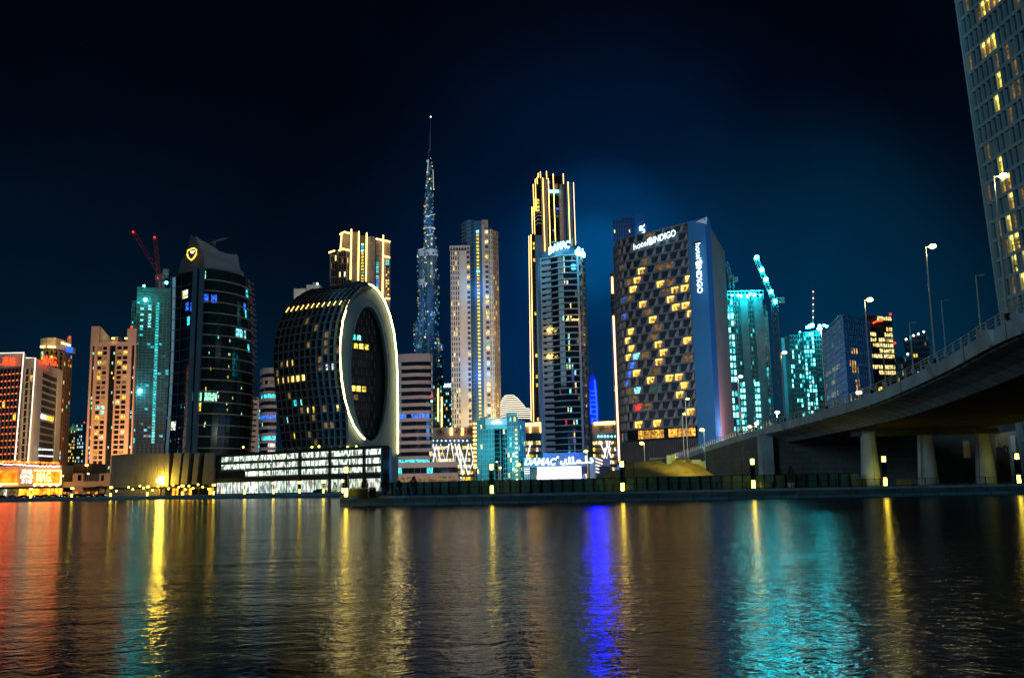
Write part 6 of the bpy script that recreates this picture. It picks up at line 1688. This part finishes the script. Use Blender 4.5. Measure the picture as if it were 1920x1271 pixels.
def street_lamp(px, py_top, py_base, Y, label, arm=.9, lit='lamp_sodium', grp='small street lamps of the far streets', base=None, r=.5):
    B = at(px, py_base, Y); T = at(px, py_top, Y); z0 = GZ if base is None else base
    t = thing('street_lamp', label, 'street lamp', (B.x, Y, z0), grp)
    m = MB(); m.tube([(B.x, Y, z0), (B.x, Y, T.z)], .11, 'grey_metal', 6, .07); m.obj('pole', t)
    m = MB(); m.tube([(B.x, Y, T.z), (B.x+arm, Y, T.z+.15)], .06, 'grey_metal', 5); ar = m.obj('arm', t)
    m = MB(); m.ball((B.x+arm, Y-.1, T.z+.05), r, lit, 8, .6); m.obj('lamp_head', ar)
    return t, T
for (px, pt, Y, mt, r, l, arm) in ((162, 872, 425, 'lamp_sodium', .75, 'tall sodium lamp before the low orange-lit buildings', -.3), (165, 888, 430, 'dot_white', .55, 'short white lamp below the tall sodium lamp at left', -.2), (118, 892, 440, 'lamp_sodium', .45, 'small sodium lamp right of the red posters', -.3),
                                   (891, 876, 300, 'lamp_sodium', .55, 'orange sodium lamp left of the teal hotel entrance', .1), (938, 877, 310, 'lamp_sodium', .42, 'small orange sodium lamp before the recess of the teal hotel', .1), (975, 871, 300, 'lamp_sodium', .7, 'bright sodium lamp at the left end of the pavilion lettering', -.3), (935, 866, 330, 'dot_white', .3, 'thin white lamp before the teal hotel', -.5),
                                   (1049, 857, 330, 'dot_white', .4, 'white lamp standing over the middle of the pavilion lettering', -.3), (1103, 846, 300, 'lamp_yellow', .62, 'yellow lamp right of the banded tower foot', -.4), (1211, 831, 240, 'lamp_yellow', .55, 'yellow lamp before the finned hotel podium, above the sand', -.6),
                                   (1325, 806, 250, 'lamp_yellow', .6, 'bright lamp before the blue end wall of the hotel', -.5)):
    t, T = street_lamp(px, pt, 915, Y, l, arm, mt, r=r)
    if mt != 'dot_white': light('flood', (T.x, Y-1.5, T.z), (1, .6, .15) if mt == 'lamp_sodium' else (1, .85, .3), 900, .4)
for px, pt, Y, l in ((1284, 776, 255, 'tall thin pole lamp with a short arm before the hotel, the left of two'), (1291, 748, 250, 'tall thin pole lamp before the hotel, the right and taller of two')):
    street_lamp(px, pt, 880, Y, l, .6, 'lamp_yellow', r=.4)

# parked cars and a low plaza edge at far left
def car(c, rz, col, label, grp):
    X, Y = c; t = thing('parked_car', label, 'car', (X, Y, GZ), grp)
    def tr(m):
        cs, sn = math.cos(rz), math.sin(rz); m.v = [(X+(x-X)*cs-(y-Y)*sn, Y+(x-X)*sn+(y-Y)*cs, z) for x, y, z in m.v]; return m
    prof = [(-2.2, .35), (-2.25, .75), (-1.5, .95), (-.8, 1.42), (.7, 1.45), (1.5, 1.0), (2.15, .9), (2.25, .4)]
    m = MB(); k = m.mi(col); N = len(prof)
    for s in (-.85, .85):
        for (x, z) in prof: m.v.append((X+x, Y+s*(.86 if z > 1.2 else 1), GZ+z))
    m.f += [tuple(range(N)), tuple(reversed(range(N, 2*N)))]; m.m += [k, k]
    for i in range(N): m.f.append((i, N+i, N+(i+1) % N, (i+1) % N)); m.m.append(k)
    tr(m).obj('body', t)
    m = MB()
    m.hexa([(X-1.25, Y-.87, GZ+.98), (X+1.25, Y-.87, GZ+1.0), (X+1.25, Y+.87, GZ+1.0), (X-1.25, Y+.87, GZ+.98), (X-.78, Y-.77, GZ+1.36), (X+.66, Y-.77, GZ+1.38), (X+.66, Y+.77, GZ+1.38), (X-.78, Y+.77, GZ+1.36)], 'glass'); tr(m).obj('windows', t)
    for x in (-1.4, 1.4):
        for y in (-.8, .8):
            m = MB(); m.tube([(X+x, Y+y-.1, GZ+.33), (X+x, Y+y+.1, GZ+.33)], .33, 'tyre', 10); tr(m).obj('wheel', t)
    m = MB(); m.box(X-2.27, X-2.2, Y-.7, Y-.4, GZ+.6, GZ+.75, 'dot_white'); tr(m).obj('headlight', t)
    m = MB(); m.box(X-2.27, X-2.2, Y+.4, Y+.7, GZ+.6, GZ+.75, 'dot_white'); tr(m).obj('headlight', t)
cols = ('car_dark', 'car_silver', 'car_dark', 'car_red', 'car_dark', 'car_silver', 'car_dark', 'car_dark', 'car_red', 'car_dark')
nm = {'car_dark': 'dark', 'car_silver': 'silver', 'car_red': 'dark red'}
where = ('at the left frame edge, below the left red poster', 'left of the leftmost quay lantern', 'below the white number lettering', 'below the left part of the right red poster', 'below the gold poster lettering', 'below the right end of the red poster', 'left of the second quay lantern', 'right of the second quay lantern', 'below the tall sodium lamp', 'at the right end of the row, left of the panelled podium')
for i, px in enumerate((4, 24, 44, 68, 84, 100, 119, 146, 166, 188)):
    car(G(px, 415-i*1.2), random.choice((0, .1, math.pi, 1.5)), cols[i], 'parked %s car %s' % (nm[cols[i]], where[i]), 'cars parked on the far quay')
car(G(600, 318), 0, 'car_dark', 'dark car parked before the glass podium, next to the small clipped tree', 'cars parked on the far quay')
def palm(px, Y, h, label):
    c = G(px, Y); t = thing('palm_tree', label, 'palm tree', (c[0], Y, GZ), 'palm trees on the far quay')
    m = MB(); m.tube([(c[0], Y, GZ), (c[0]+.2, Y, GZ+h*.5), (c[0]+.1, Y, GZ+h)], .22, 'bark', 7, .15); m.obj('trunk', t)
    m = MB(); top = Vector((c[0]+.1, Y, GZ+h))
    for k in range(22):
        a = random.uniform(0, 6.28); u = random.uniform(-.1, .8); L = random.uniform(1.8, 2.6); prev = None
        for q in range(7):
            s = q/6; p = top+Vector((math.cos(a)*L*s, math.sin(a)*L*s, u*L*s-1.6*s*s*L*.6))
            if prev is not None:
                m.tube([prev, p], .05, 'leaf', 3)
                sd = Vector((-math.sin(a), math.cos(a), -.5))*.5*(1-s*.5)
                for sg_ in (1, -1): m.tube([p, p+Vector((sd.x*sg_, sd.y*sg_, -.3))], .05, 'leaf', 3, .01)
            prev = p
    m.obj('crown', t)
palm(185, 405, 4.2, 'dark palm tree, left of the pair before the orange-lit low buildings'); palm(196, 408, 3.9, 'dark palm tree, right of the pair beside the panelled podium')

# ================================================================== bridge
BP = [(2200, 470, 52), (1920, 590, 73), (1858, 620, 81), (1750, 683, 100), (1632, 739, 123), (1545, 768, 145), (1470, 791, 172), (1390, 814, 210), (1320, 838, 255), (1262, 858, 300)]
def bridge():
    pts = [at(px, py, Y) for px, py, Y in BP]
    pts.insert(0, Vector((pts[0].x-6, 10, pts[0].z+.2)))
    pts.insert(0, Vector((pts[0].x-2, -60, pts[0].z-.5)))
    # smooth resample (Catmull-Rom)
    P = [pts[0]]+pts+[pts[-1]+(pts[-1]-pts[-2])]; S = []
    for i in range(1, len(P)-2):
        for k in range(8):
            t = k/8; a, b_, c, d = P[i-1], P[i], P[i+1], P[i+2]
            S.append(.5*((2*b_)+(c-a)*t+(2*a-5*b_+4*c-d)*t*t+(3*b_-a-3*c+d)*t**3))
    S.append(P[-2])
    root = thing('road_bridge', 'long curving concrete road bridge climbing to the right over the water', 'bridge', (48, 150, GZ))
    def inner(i):
        d = (S[min(i+1, len(S)-1)]-S[max(i-1, 0)]); d.z = 0; d.normalize(); return Vector((-d.y, d.x, 0)) if Vector((-d.y, d.x, 0)).x > 0 else Vector((d.y, -d.x, 0))
    W = 31
    def ext(name, sec, mat, i0=0, i1=None, zf=None):
        m = MB(); k = m.mi(mat); i1 = i1 or len(S)-1; n = len(sec)
        for i in range(i0, i1+1):
            q = inner(i)
            for (s, z) in sec: p = S[i]+q*s; m.v.append((p.x, p.y, p.z+z))
        for i in range(i1-i0):
            for j in range(n):
                a = i*n+j; c = i*n+(j+1) % n; m.f.append((a, a+n, c+n, c)); m.m.append(k)
        m.f += [tuple(reversed(range(n))), tuple((i1-i0)*n+j for j in range(n))]; m.m += [k, k]
        return m.obj(name, root)
    # index where the ramp wall begins (Y about 190)
    iw = min(range(len(S)), key=lambda i: abs(S[i].y-196))
    ext('parapet', [(0, 0), (.45, 0), (.45, -1.35), (0, -1.35)], 'concrete'); ext('parapet', [(W-.45, 0), (W, 0), (W, -1.35), (W-.45, -1.35)], 'concrete')
    ext('deck', [(.46, -.9), (W-.46, -.9), (W-.46, -1.3), (.46, -1.3)], 'asphalt')
    ext('girder', [(.5, -1.36), (W-.2, -1.36), (W-1.5, -1.65), (W-3, -2.1), (W-4.6, -2.9), (W-5, -2.2), (5, -2.2), (4.6, -2.9), (3.4, -2.25), (2.0, -1.8), (1.0, -1.6), (.55, -1.5)], 'concrete', 0, iw)
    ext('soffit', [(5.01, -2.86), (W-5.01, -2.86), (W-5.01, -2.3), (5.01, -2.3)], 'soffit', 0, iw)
    m = MB()
    # shallow ribs on the curved underside
    sec = [(.25, -1.40), (1.0, -1.6), (2.0, -1.8), (3.4, -2.25), (4.55, -2.88)]
    acc = 0; ribs = []
    for i in range(iw):
        seg = (S[i+1]-S[i]).length; 
        while acc < seg:
            t = acc/seg; c = S[i].lerp(S[i+1], t); q = inner(i); d = (S[i+1]-S[i]).normalized()
            if c.y > 30:
                mm = MB(); pv = None
                for j, (s, z) in enumerate(sec):
                    p = c+q*s+Vector((0, 0, z+.05))+d*(-.22*j*j*.35)
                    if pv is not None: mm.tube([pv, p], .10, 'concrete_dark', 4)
                    pv = p
                ribs.append(mm)
            acc += 2.9
        acc -= seg
    for mm in ribs[-100:]: mm.obj('rib', root)
    for i in range(4, iw, 4):
        c = S[i]; q = inner(i)
        if c.y > 50:
            mm = MB(); mm.tube([c-q*.015+Vector((0, 0, -.02)), c-q*.015+Vector((0, 0, -1.34))], .045, 'concrete_dark', 4); mm.obj('joint', root)
    # lamp brackets on the outside
    for px, py, Y in BP[1:-1]:
        p = at(px, py, Y); i = min(range(len(S)), key=lambda i: (S[i]-p).length); q = inner(i)
        mm = MB(); o = p-q*.75; mm.hexa([(p.x-q.x*.12, p.y-.5, p.z-1.25), (p.x+.02, p.y-.5, p.z-1.3), (p.x+.02, p.y+.6, p.z-1.3), (p.x-q.x*.12, p.y+.6, p.z-1.25), (o.x, o.y-.6, p.z+.03), (p.x-.01, p.y-.6, p.z+.03), (p.x-.01, p.y+.7, p.z+.03), (o.x, o.y+.7, p.z+.03)], 'concrete'); mm.obj('lamp_bracket', root)
    # stone-faced ramp wall and earth behind it
    mw = MB(); k = mw.mi('ramp_wall'); n0 = iw-1; cnt = 0
    for i in range(n0, len(S)):
        q = inner(i); p = S[i]+q*.12; r = S[i]+q*(W-.12)
        mw.v += [(p.x, p.y, GZ-.2), (p.x, p.y, p.z-1.352), (r.x, r.y, p.z-1.352), (r.x, r.y, GZ-.2)]; cnt += 1
    for i in range(cnt-1):
        for j in range(4): a = 4*i+j; c = 4*i+(j+1) % 4; mw.f.append((a, a+4, c+4, c)); mw.m.append(k)
    mw.f += [(3, 2, 1, 0), tuple(4*(cnt-1)+j for j in range(4))]; mw.m += [k, k]
    mw.obj('ramp_wall', root)
    p = S[n0]; mm = MB(); X = C(1406, 850, p.y-2)[0]; mm.box(p.x-1.0, p.x+1.6, p.y-1.2, p.y+.8, GZ, p.z-1.38, 'concrete'); mm.obj('abutment_pier', root)
    # round columns widening to the foot
    zs = at(1630, 800, 150).z
    for px, Y in ((1633, 150), (1740, 151), (1849, 152)):
        c = G(px, Y); i = min(range(len(S)), key=lambda i: abs(S[i].y-Y)); zt = S[i].z-2.88
        mm = MB(); mm.lathe((c[0], Y, GZ), [(1.55, 0), (1.42, 2), (1.22, 5), (1.08, zt-GZ-.6), (1.3, zt-GZ)], 'concrete', 28); mm.obj('column', root, smooth=True)
    for X in (56.5, 65, 74):
        i = min(range(len(S)), key=lambda i: abs(S[i].y-104)); zt = S[i].z-2.88
    # transverse beam over the columns
    i = min(range(len(S)), key=lambda i: abs(S[i].y-151)); z = S[i].z-2.9
    mm = MB(); mm.box(S[i].x+6, S[i].x+W-3, 149.6, 152.4, z-.9, z-.02, 'concrete_dark'); mm.obj('cross_beam', root)
    for px in (1617, 1724, 1832):
        c = G(px, 150.6); mm = MB(); mm.tube([(c[0], 149.9, GZ+.1), (c[0]+.35, 149.9, 8.2)], .07, 'mid_grey', 6); mm.obj('drain_pipe', root)
    # railing: three rails and flared posts along the outer parapet
    rt = thing('bridge_railing', 'pale metal railing of three rails along the bridge parapet', 'railing', (S[iw].x, S[iw].y, S[iw].z))
    j0 = min(range(len(S)), key=lambda i: abs(S[i].y-55))
    for h, r in ((1.1, .055), (.8, .035), (.5, .035)):
        mm = MB(); mm.tube([S[i]+inner(i)*.22+Vector((0, 0, h)) for i in range(j0, len(S))], r, 'grey_metal', 6); mm.obj('rail', rt)
    acc = 0; cnt = 0
    for i in range(j0, len(S)-1):
        seg = (S[i+1]-S[i]).length
        while acc < seg:
            c = S[i].lerp(S[i+1], acc/seg)+inner(i)*.22; mm = MB()
            mm.hexa([(c.x-.1, c.y-.09, c.z), (c.x+.1, c.y-.09, c.z), (c.x+.1, c.y+.09, c.z), (c.x-.1, c.y+.09, c.z), (c.x-.05, c.y-.05, c.z+1.08), (c.x+.05, c.y-.05, c.z+1.08), (c.x+.05, c.y+.05, c.z+1.08), (c.x-.05, c.y+.05, c.z+1.08)], 'grey_metal'); mm.obj('post', rt)
            acc += 2.75
        acc -= seg
    return S, inner
S, inner = bridge()

def bridge_lamp(px, pt, pb, Y, arm, lit, label, grp, thick=.13, drop=.0):
    B = at(px, pb, Y); T = at(px, pt, Y); t = thing('bridge_lamp', label, 'street lamp', tuple(B), grp)
    B.z -= .05
    # the top sits where the photograph shows it (poles lean with perspective only)
    m = MB(); m.tube([tuple(B), (B.x, B.y, T.z)], thick, 'grey_metal', 8, thick*.55); m.obj('pole', t)
    m = MB(); m.tube([(B.x, B.y, T.z-.05), (B.x+arm, B.y, T.z)], thick*.4, 'grey_metal', 6); t0 = t; ar = m.obj('arm', t)
    m = MB(); m.box(B.x-.16, B.x+.16, B.y-.16, B.y+.16, B.z, B.z+.5, 'grey_metal' if lit is None else 'black_metal'); m.obj('base_box', t)
    if lit:
        m = MB(); m.ball((B.x+arm+.25, B.y-.05, T.z), .40*(Y/110)**.4, lit, 10, .6); m.obj('lamp_head', ar); light('lamp_light', (B.x+arm+.25, B.y-.05, T.z-.6), (1, .85, .4), 1300, .25, typ='POINT')
    else:
        m = MB(); m.box(B.x+arm-.35, B.x+arm, B.y-.07, B.y+.07, T.z-.03, T.z+.05, 'grey_metal'); m.obj('lamp_head', ar)
G1 = 'lit lamps along the bridge parapet'
bridge_lamp(1889, 330, 598, 77, .55, 'lamp_head', 'lit lamp on the bridge nearest the camera, before the gridded tower', G1)
bridge_lamp(1754, 462, 680, 100, .5, 'lamp_head', 'lit lamp on the bridge, second from the right, alone against the sky', G1)
bridge_lamp(1634, 562, 737, 123, .45, 'lamp_head', 'lit lamp on the bridge before the boundary of blue cube and yellow office block', G1)
bridge_lamp(1550, 616, 766, 145, -.5, 'dot_white', 'lit lamp on the bridge at the left edge of the dark blue cube', G1)
bridge_lamp(1472, 661, 788, 172, .4, 'dot_white', 'lit lamp on the bridge just right of the lamp-strung crane mast', G1, .11)
bridge_lamp(1389, 706, 811, 210, .4, 'dot_white', 'lit lamp on the bridge before the cyan-flooded tower', G1, .11)
G2 = 'unlit slim lamps on the bridge'
for px, pt, pb, Y, l in ((1912, 458, 590, 74.5, 'at the right frame edge before the gridded tower'), (1840, 516, 628, 84, 'with arm against the sky, beside the gridded tower'), (1774, 563, 668, 96, 'just right of the lone lit lamp'), (1713, 605, 700, 107, 'left of the lone lit lamp, before the dark far block'), (1661, 640, 724, 117, 'before the yellow office block'), (1612, 684, 746, 128, 'before the right face of the blue cube'), (1570, 700, 760, 138, 'before the left face of the blue cube'), (1527, 716, 773, 150, 'before the lower cyan-lit tower')):
    bridge_lamp(px, pt, pb, Y, .75, None, 'slim unlit bridge lamp '+l, G2, .075)
for (px, pt, pb, Y, l) in ((1457, 773, 793, 182, 'rightmost of the short lamps on the bridge'), (1405, 800, 808, 205, 'short lamp beside the yellow-lit tree, left'), (1418, 794, 806, 198, 'short lamp beside the yellow-lit tree, right'), (1609, 736, 747, 129, 'low behind the railing below the blue cube')):
    bridge_lamp(px, pt, pb, Y, -.1, 'dot_white', 'small bright lamp on the bridge road, '+l, 'small lamps on the bridge road', .08)

def under_bridge():
    Y = 205
    A = C(1415, 880, Y)[0]; B = C(2000, 880, Y)[0]; zt = 11.6
    t = thing('underpass_wall', 'long dark wall under the bridge with one yellow-lit opening', 'wall', ((A+B)/2, Y, GZ))
    X0 = C(1806, 840, Y)[0]; X1 = C(1823, 840, Y)[0]; zb = Z(1814, 858, Y); z1 = Z(1814, 826, Y)
    Xr = C(1860, 860, Y)[0]
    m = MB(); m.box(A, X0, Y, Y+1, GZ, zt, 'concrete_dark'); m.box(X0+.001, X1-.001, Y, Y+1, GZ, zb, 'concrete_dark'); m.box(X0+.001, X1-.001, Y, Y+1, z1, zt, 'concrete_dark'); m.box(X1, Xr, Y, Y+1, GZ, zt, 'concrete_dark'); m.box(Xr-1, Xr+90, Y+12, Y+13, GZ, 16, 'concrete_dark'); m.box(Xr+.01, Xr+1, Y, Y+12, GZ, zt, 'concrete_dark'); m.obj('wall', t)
    m = MB(); m.box(X0-3, X1+3, Y+6, Y+6.5, zb-2, z1+1, 'cream'); m.obj('inner_wall', t)
    light('flood', ((X0+X1)/2-1, Y+3, zb+1), (1, .8, .1), 250, .3)
    # concrete stair block at the right
    s = thing('stair_block', 'pale yellow-lit concrete stair flight and slab under the bridge at the right edge', 'stairs', (Xr+3, Y, GZ))
    m = MB(); q = [P3(1858, 822, Y+3), P3(1878, 812, Y+3), P3(1925, 804, Y+3), P3(1925, 862, Y+3), P3(1908, 848, Y+3), P3(1884, 834, Y+3), P3(1866, 838, Y+3)]
    k = m.mi('cream'); N = len(q); m.v += [tuple(p) for p in q]+[(p[0], p[1]+3, p[2]) for p in q]; m.f += [tuple(range(N)), tuple(reversed(range(N, 2*N)))]; m.m += [k, k]
    for i in range(N): m.f.append((i, (i+1) % N, N+(i+1) % N, N+i)); m.m.append(k)
    m.obj('flight', s)
    m = MB()
    for i in range(9): p = P3(1868+i*6, 838+i*3.2 if i > 2 else 838, Y+2.4); m.box(p[0]-.04, p[0]+.04, Y+2.2, Y+2.4, p[2], p[2]+1.2, 'grey_metal')
    m.obj('balusters', s, kind='stuff')
    m = MB(); c = C(1896, 840, Y+2); m.box(c[0]-.5, c[0]+.5, Y+1, Y+2, GZ, Z(1896, 816, Y), 'concrete'); m.obj('support', s)
    light('flood', P3(1890, 828, Y-4), (1, .85, .3), 500, .3); light('flood', P3(1915, 815, Y-3), (.7, .9, 1), 300, .3)
under_bridge()
# street light spilling on the bridge columns, from the quay lanterns
for px in (1657, 1880): light('flood', (G(px, 146.8)[0], 146.8, GZ+1.6), (1, .85, .03), 160, .2)

# rubble and posts at the foot of the ramp
def rubble():
    Y = 200; c = C(1262, 868, Y)
    t = thing('broken_barrier', 'heap of broken pale concrete barriers at the foot of the ramp, above the sand', 'barrier', (c[0], Y, GZ))
    for i, (px, py, w, h) in enumerate(((1254, 862, 1.0, 1.9), (1262, 862, .8, 2.2), (1272, 868, 3.0, .9), (1290, 871, 3.2, .8), (1305, 868, 2.2, 1.4), (1316, 872, 1.4, 1.6))):
        p = P3(px, py, Y-3+i*.7); a = random.uniform(-.2, .2); m = MB()
        m.hexa([(p[0]-w/2, p[1]-.5, p[2]-h/2+a), (p[0]+w/2, p[1]-.6, p[2]-h/2-a), (p[0]+w/2, p[1]+.6, p[2]-h/2-a), (p[0]-w/2, p[1]+.6, p[2]-h/2+a), (p[0]-w*.4, p[1]-.3, p[2]+h/2+a), (p[0]+w*.45, p[1]-.3, p[2]+h/2-a), (p[0]+w*.45, p[1]+.4, p[2]+h/2-a), (p[0]-w*.4, p[1]+.4, p[2]+h/2+a)], 'concrete'); m.obj('block', t)
    m = MB(); m.box(C(1275, 870, Y)[0], C(1320, 870, Y)[0], Y+1, Y+4, GZ, Z(1300, 875, Y), 'sand'); m.obj('earth', t)
rubble()

# ================================================================== camera, sky, light
cam = bpy.data.cameras.new('camera'); co = bpy.data.objects.new('camera', cam); COL.objects.link(co); SC.camera = co
cam.sensor_width = 36; cam.lens = 36*F/1920; cam.clip_start = .5; cam.clip_end = 20000
from mathutils import Matrix
co.matrix_world = Matrix(((RT.x, UP.x, -FW.x, CAM.x), (RT.y, UP.y, -FW.y, CAM.y), (RT.z, UP.z, -FW.z, CAM.z), (0, 0, 0, 1)))

w = bpy.data.worlds.new('World'); SC.world = w; w.use_nodes = True; nt = w.node_tree
for n in list(nt.nodes): nt.nodes.remove(n)
outn = nd(nt, 'ShaderNodeOutputWorld'); bg = nd(nt, 'ShaderNodeBackground'); nt.links.new(bg.outputs[0], outn.inputs[0])
tc = nd(nt, 'ShaderNodeTexCoord')
sep = nd(nt, 'ShaderNodeSeparateXYZ'); nt.links.new(tc.outputs['Generated'], sep.inputs[0])
ramp = nd(nt, 'ShaderNodeValToRGB'); nt.links.new(sep.outputs['Z'], ramp.inputs['Fac'])
cr = ramp.color_ramp; cr.elements[0].position = 0; cr.elements[0].color = (.0003, .0120, .031, 1)
cr.elements[1].position = .62; cr.elements[1].color = (.0003, .0007, .0020, 1)
for pos, c in ((.10, (.0003, .0082, .0225)), (.22, (.0003, .0042, .0130)), (.38, (.0003, .0015, .0050))):
    e = cr.elements.new(pos); e.color = c+(1,)
def halo(px, py, width, col, prev):
    d = ray(px, py).normalized()
    dp = nd(nt, 'ShaderNodeVectorMath', operation='DOT_PRODUCT'); nt.links.new(tc.outputs['Generated'], dp.inputs[0]); dp.inputs[1].default_value = tuple(d)
    mr = nd(nt, 'ShaderNodeMapRange', interpolation_type='SMOOTHERSTEP'); mr.inputs['From Min'].default_value = math.cos(math.radians(width)); mr.inputs['From Max'].default_value = 1
    nt.links.new(dp.outputs['Value'], mr.inputs['Value'])
    mx = nd(nt, 'ShaderNodeMix', data_type='RGBA', blend_type='ADD'); nt.links.new(mr.outputs[0], mx.inputs[0]); nt.links.new(prev, mx.inputs[6]); mx.inputs[7].default_value = tuple(col)+(1,)
    return mx.outputs[2]
o = ramp.outputs['Color']
o = halo(1180, 640, 22, (0, .005, .020), o); o = halo(1130, 600, 11, (0, .008, .038), o); o = halo(1125, 465, 6, (0, .016, .05), o); o = halo(1112, 480, 3.2, (0, .03, .08), o); o = halo(1500, 640, 15, (0, .010, .020), o); o = halo(60, 800, 22, (.0003, .002, .004), o)
# drifting haze makes the glow uneven
hz = nd(nt, 'ShaderNodeTexNoise'); hz.inputs['Scale'].default_value = 3.5; hz.inputs['Detail'].default_value = 5; hz.inputs['Distortion'].default_value = .6
nt.links.new(tc.outputs['Generated'], hz.inputs['Vector'])
hm = nd(nt, 'ShaderNodeMapRange'); hm.inputs['From Min'].default_value = .3; hm.inputs['From Max'].default_value = .7; hm.inputs['To Min'].default_value = .66; hm.inputs['To Max'].default_value = 1.3
nt.links.new(hz.outputs['Fac'], hm.inputs['Value'])
hx = nd(nt, 'ShaderNodeVectorMath', operation='SCALE'); nt.links.new(o, hx.inputs[0]); nt.links.new(hm.outputs[0], hx.inputs['Scale']); o = hx.outputs[0]
# faint natural night sky under the city glow
sky = nd(nt, 'ShaderNodeTexSky'); sky.sky_type = 'NISHITA'; sky.sun_disc = False; sky.sun_elevation = math.radians(-6); sky.sun_rotation = math.radians(200)
mx = nd(nt, 'ShaderNodeMix', data_type='RGBA', blend_type='ADD'); mx.inputs[0].default_value = .002; nt.links.new(o, mx.inputs[6]); nt.links.new(sky.outputs[0], mx.inputs[7])
nt.links.new(mx.outputs[2], bg.inputs['Color']); bg.inputs['Strength'].default_value = 1.0

s = bpy.data.lights.new('city_glow_fill', 'SUN'); s.energy = .42; s.angle = math.radians(18); s.color = (.45, .8, 1)  # directional fill added to stand in for city glow at night
so = bpy.data.objects.new('city_glow_fill', s); COL.objects.link(so); so.rotation_euler = Vector((1, .75, -.25)).to_track_quat('-Z', 'Y').to_euler()
SC.view_settings.view_transform = 'Standard'; SC.view_settings.look = 'None'; SC.view_settings.exposure = 0; SC.view_settings.gamma = 1
SC.cycles.max_bounces = 5; SC.cycles.diffuse_bounces = 2; SC.cycles.glossy_bounces = 3; SC.cycles.sample_clamp_indirect = 6; SC.cycles.use_denoising = True
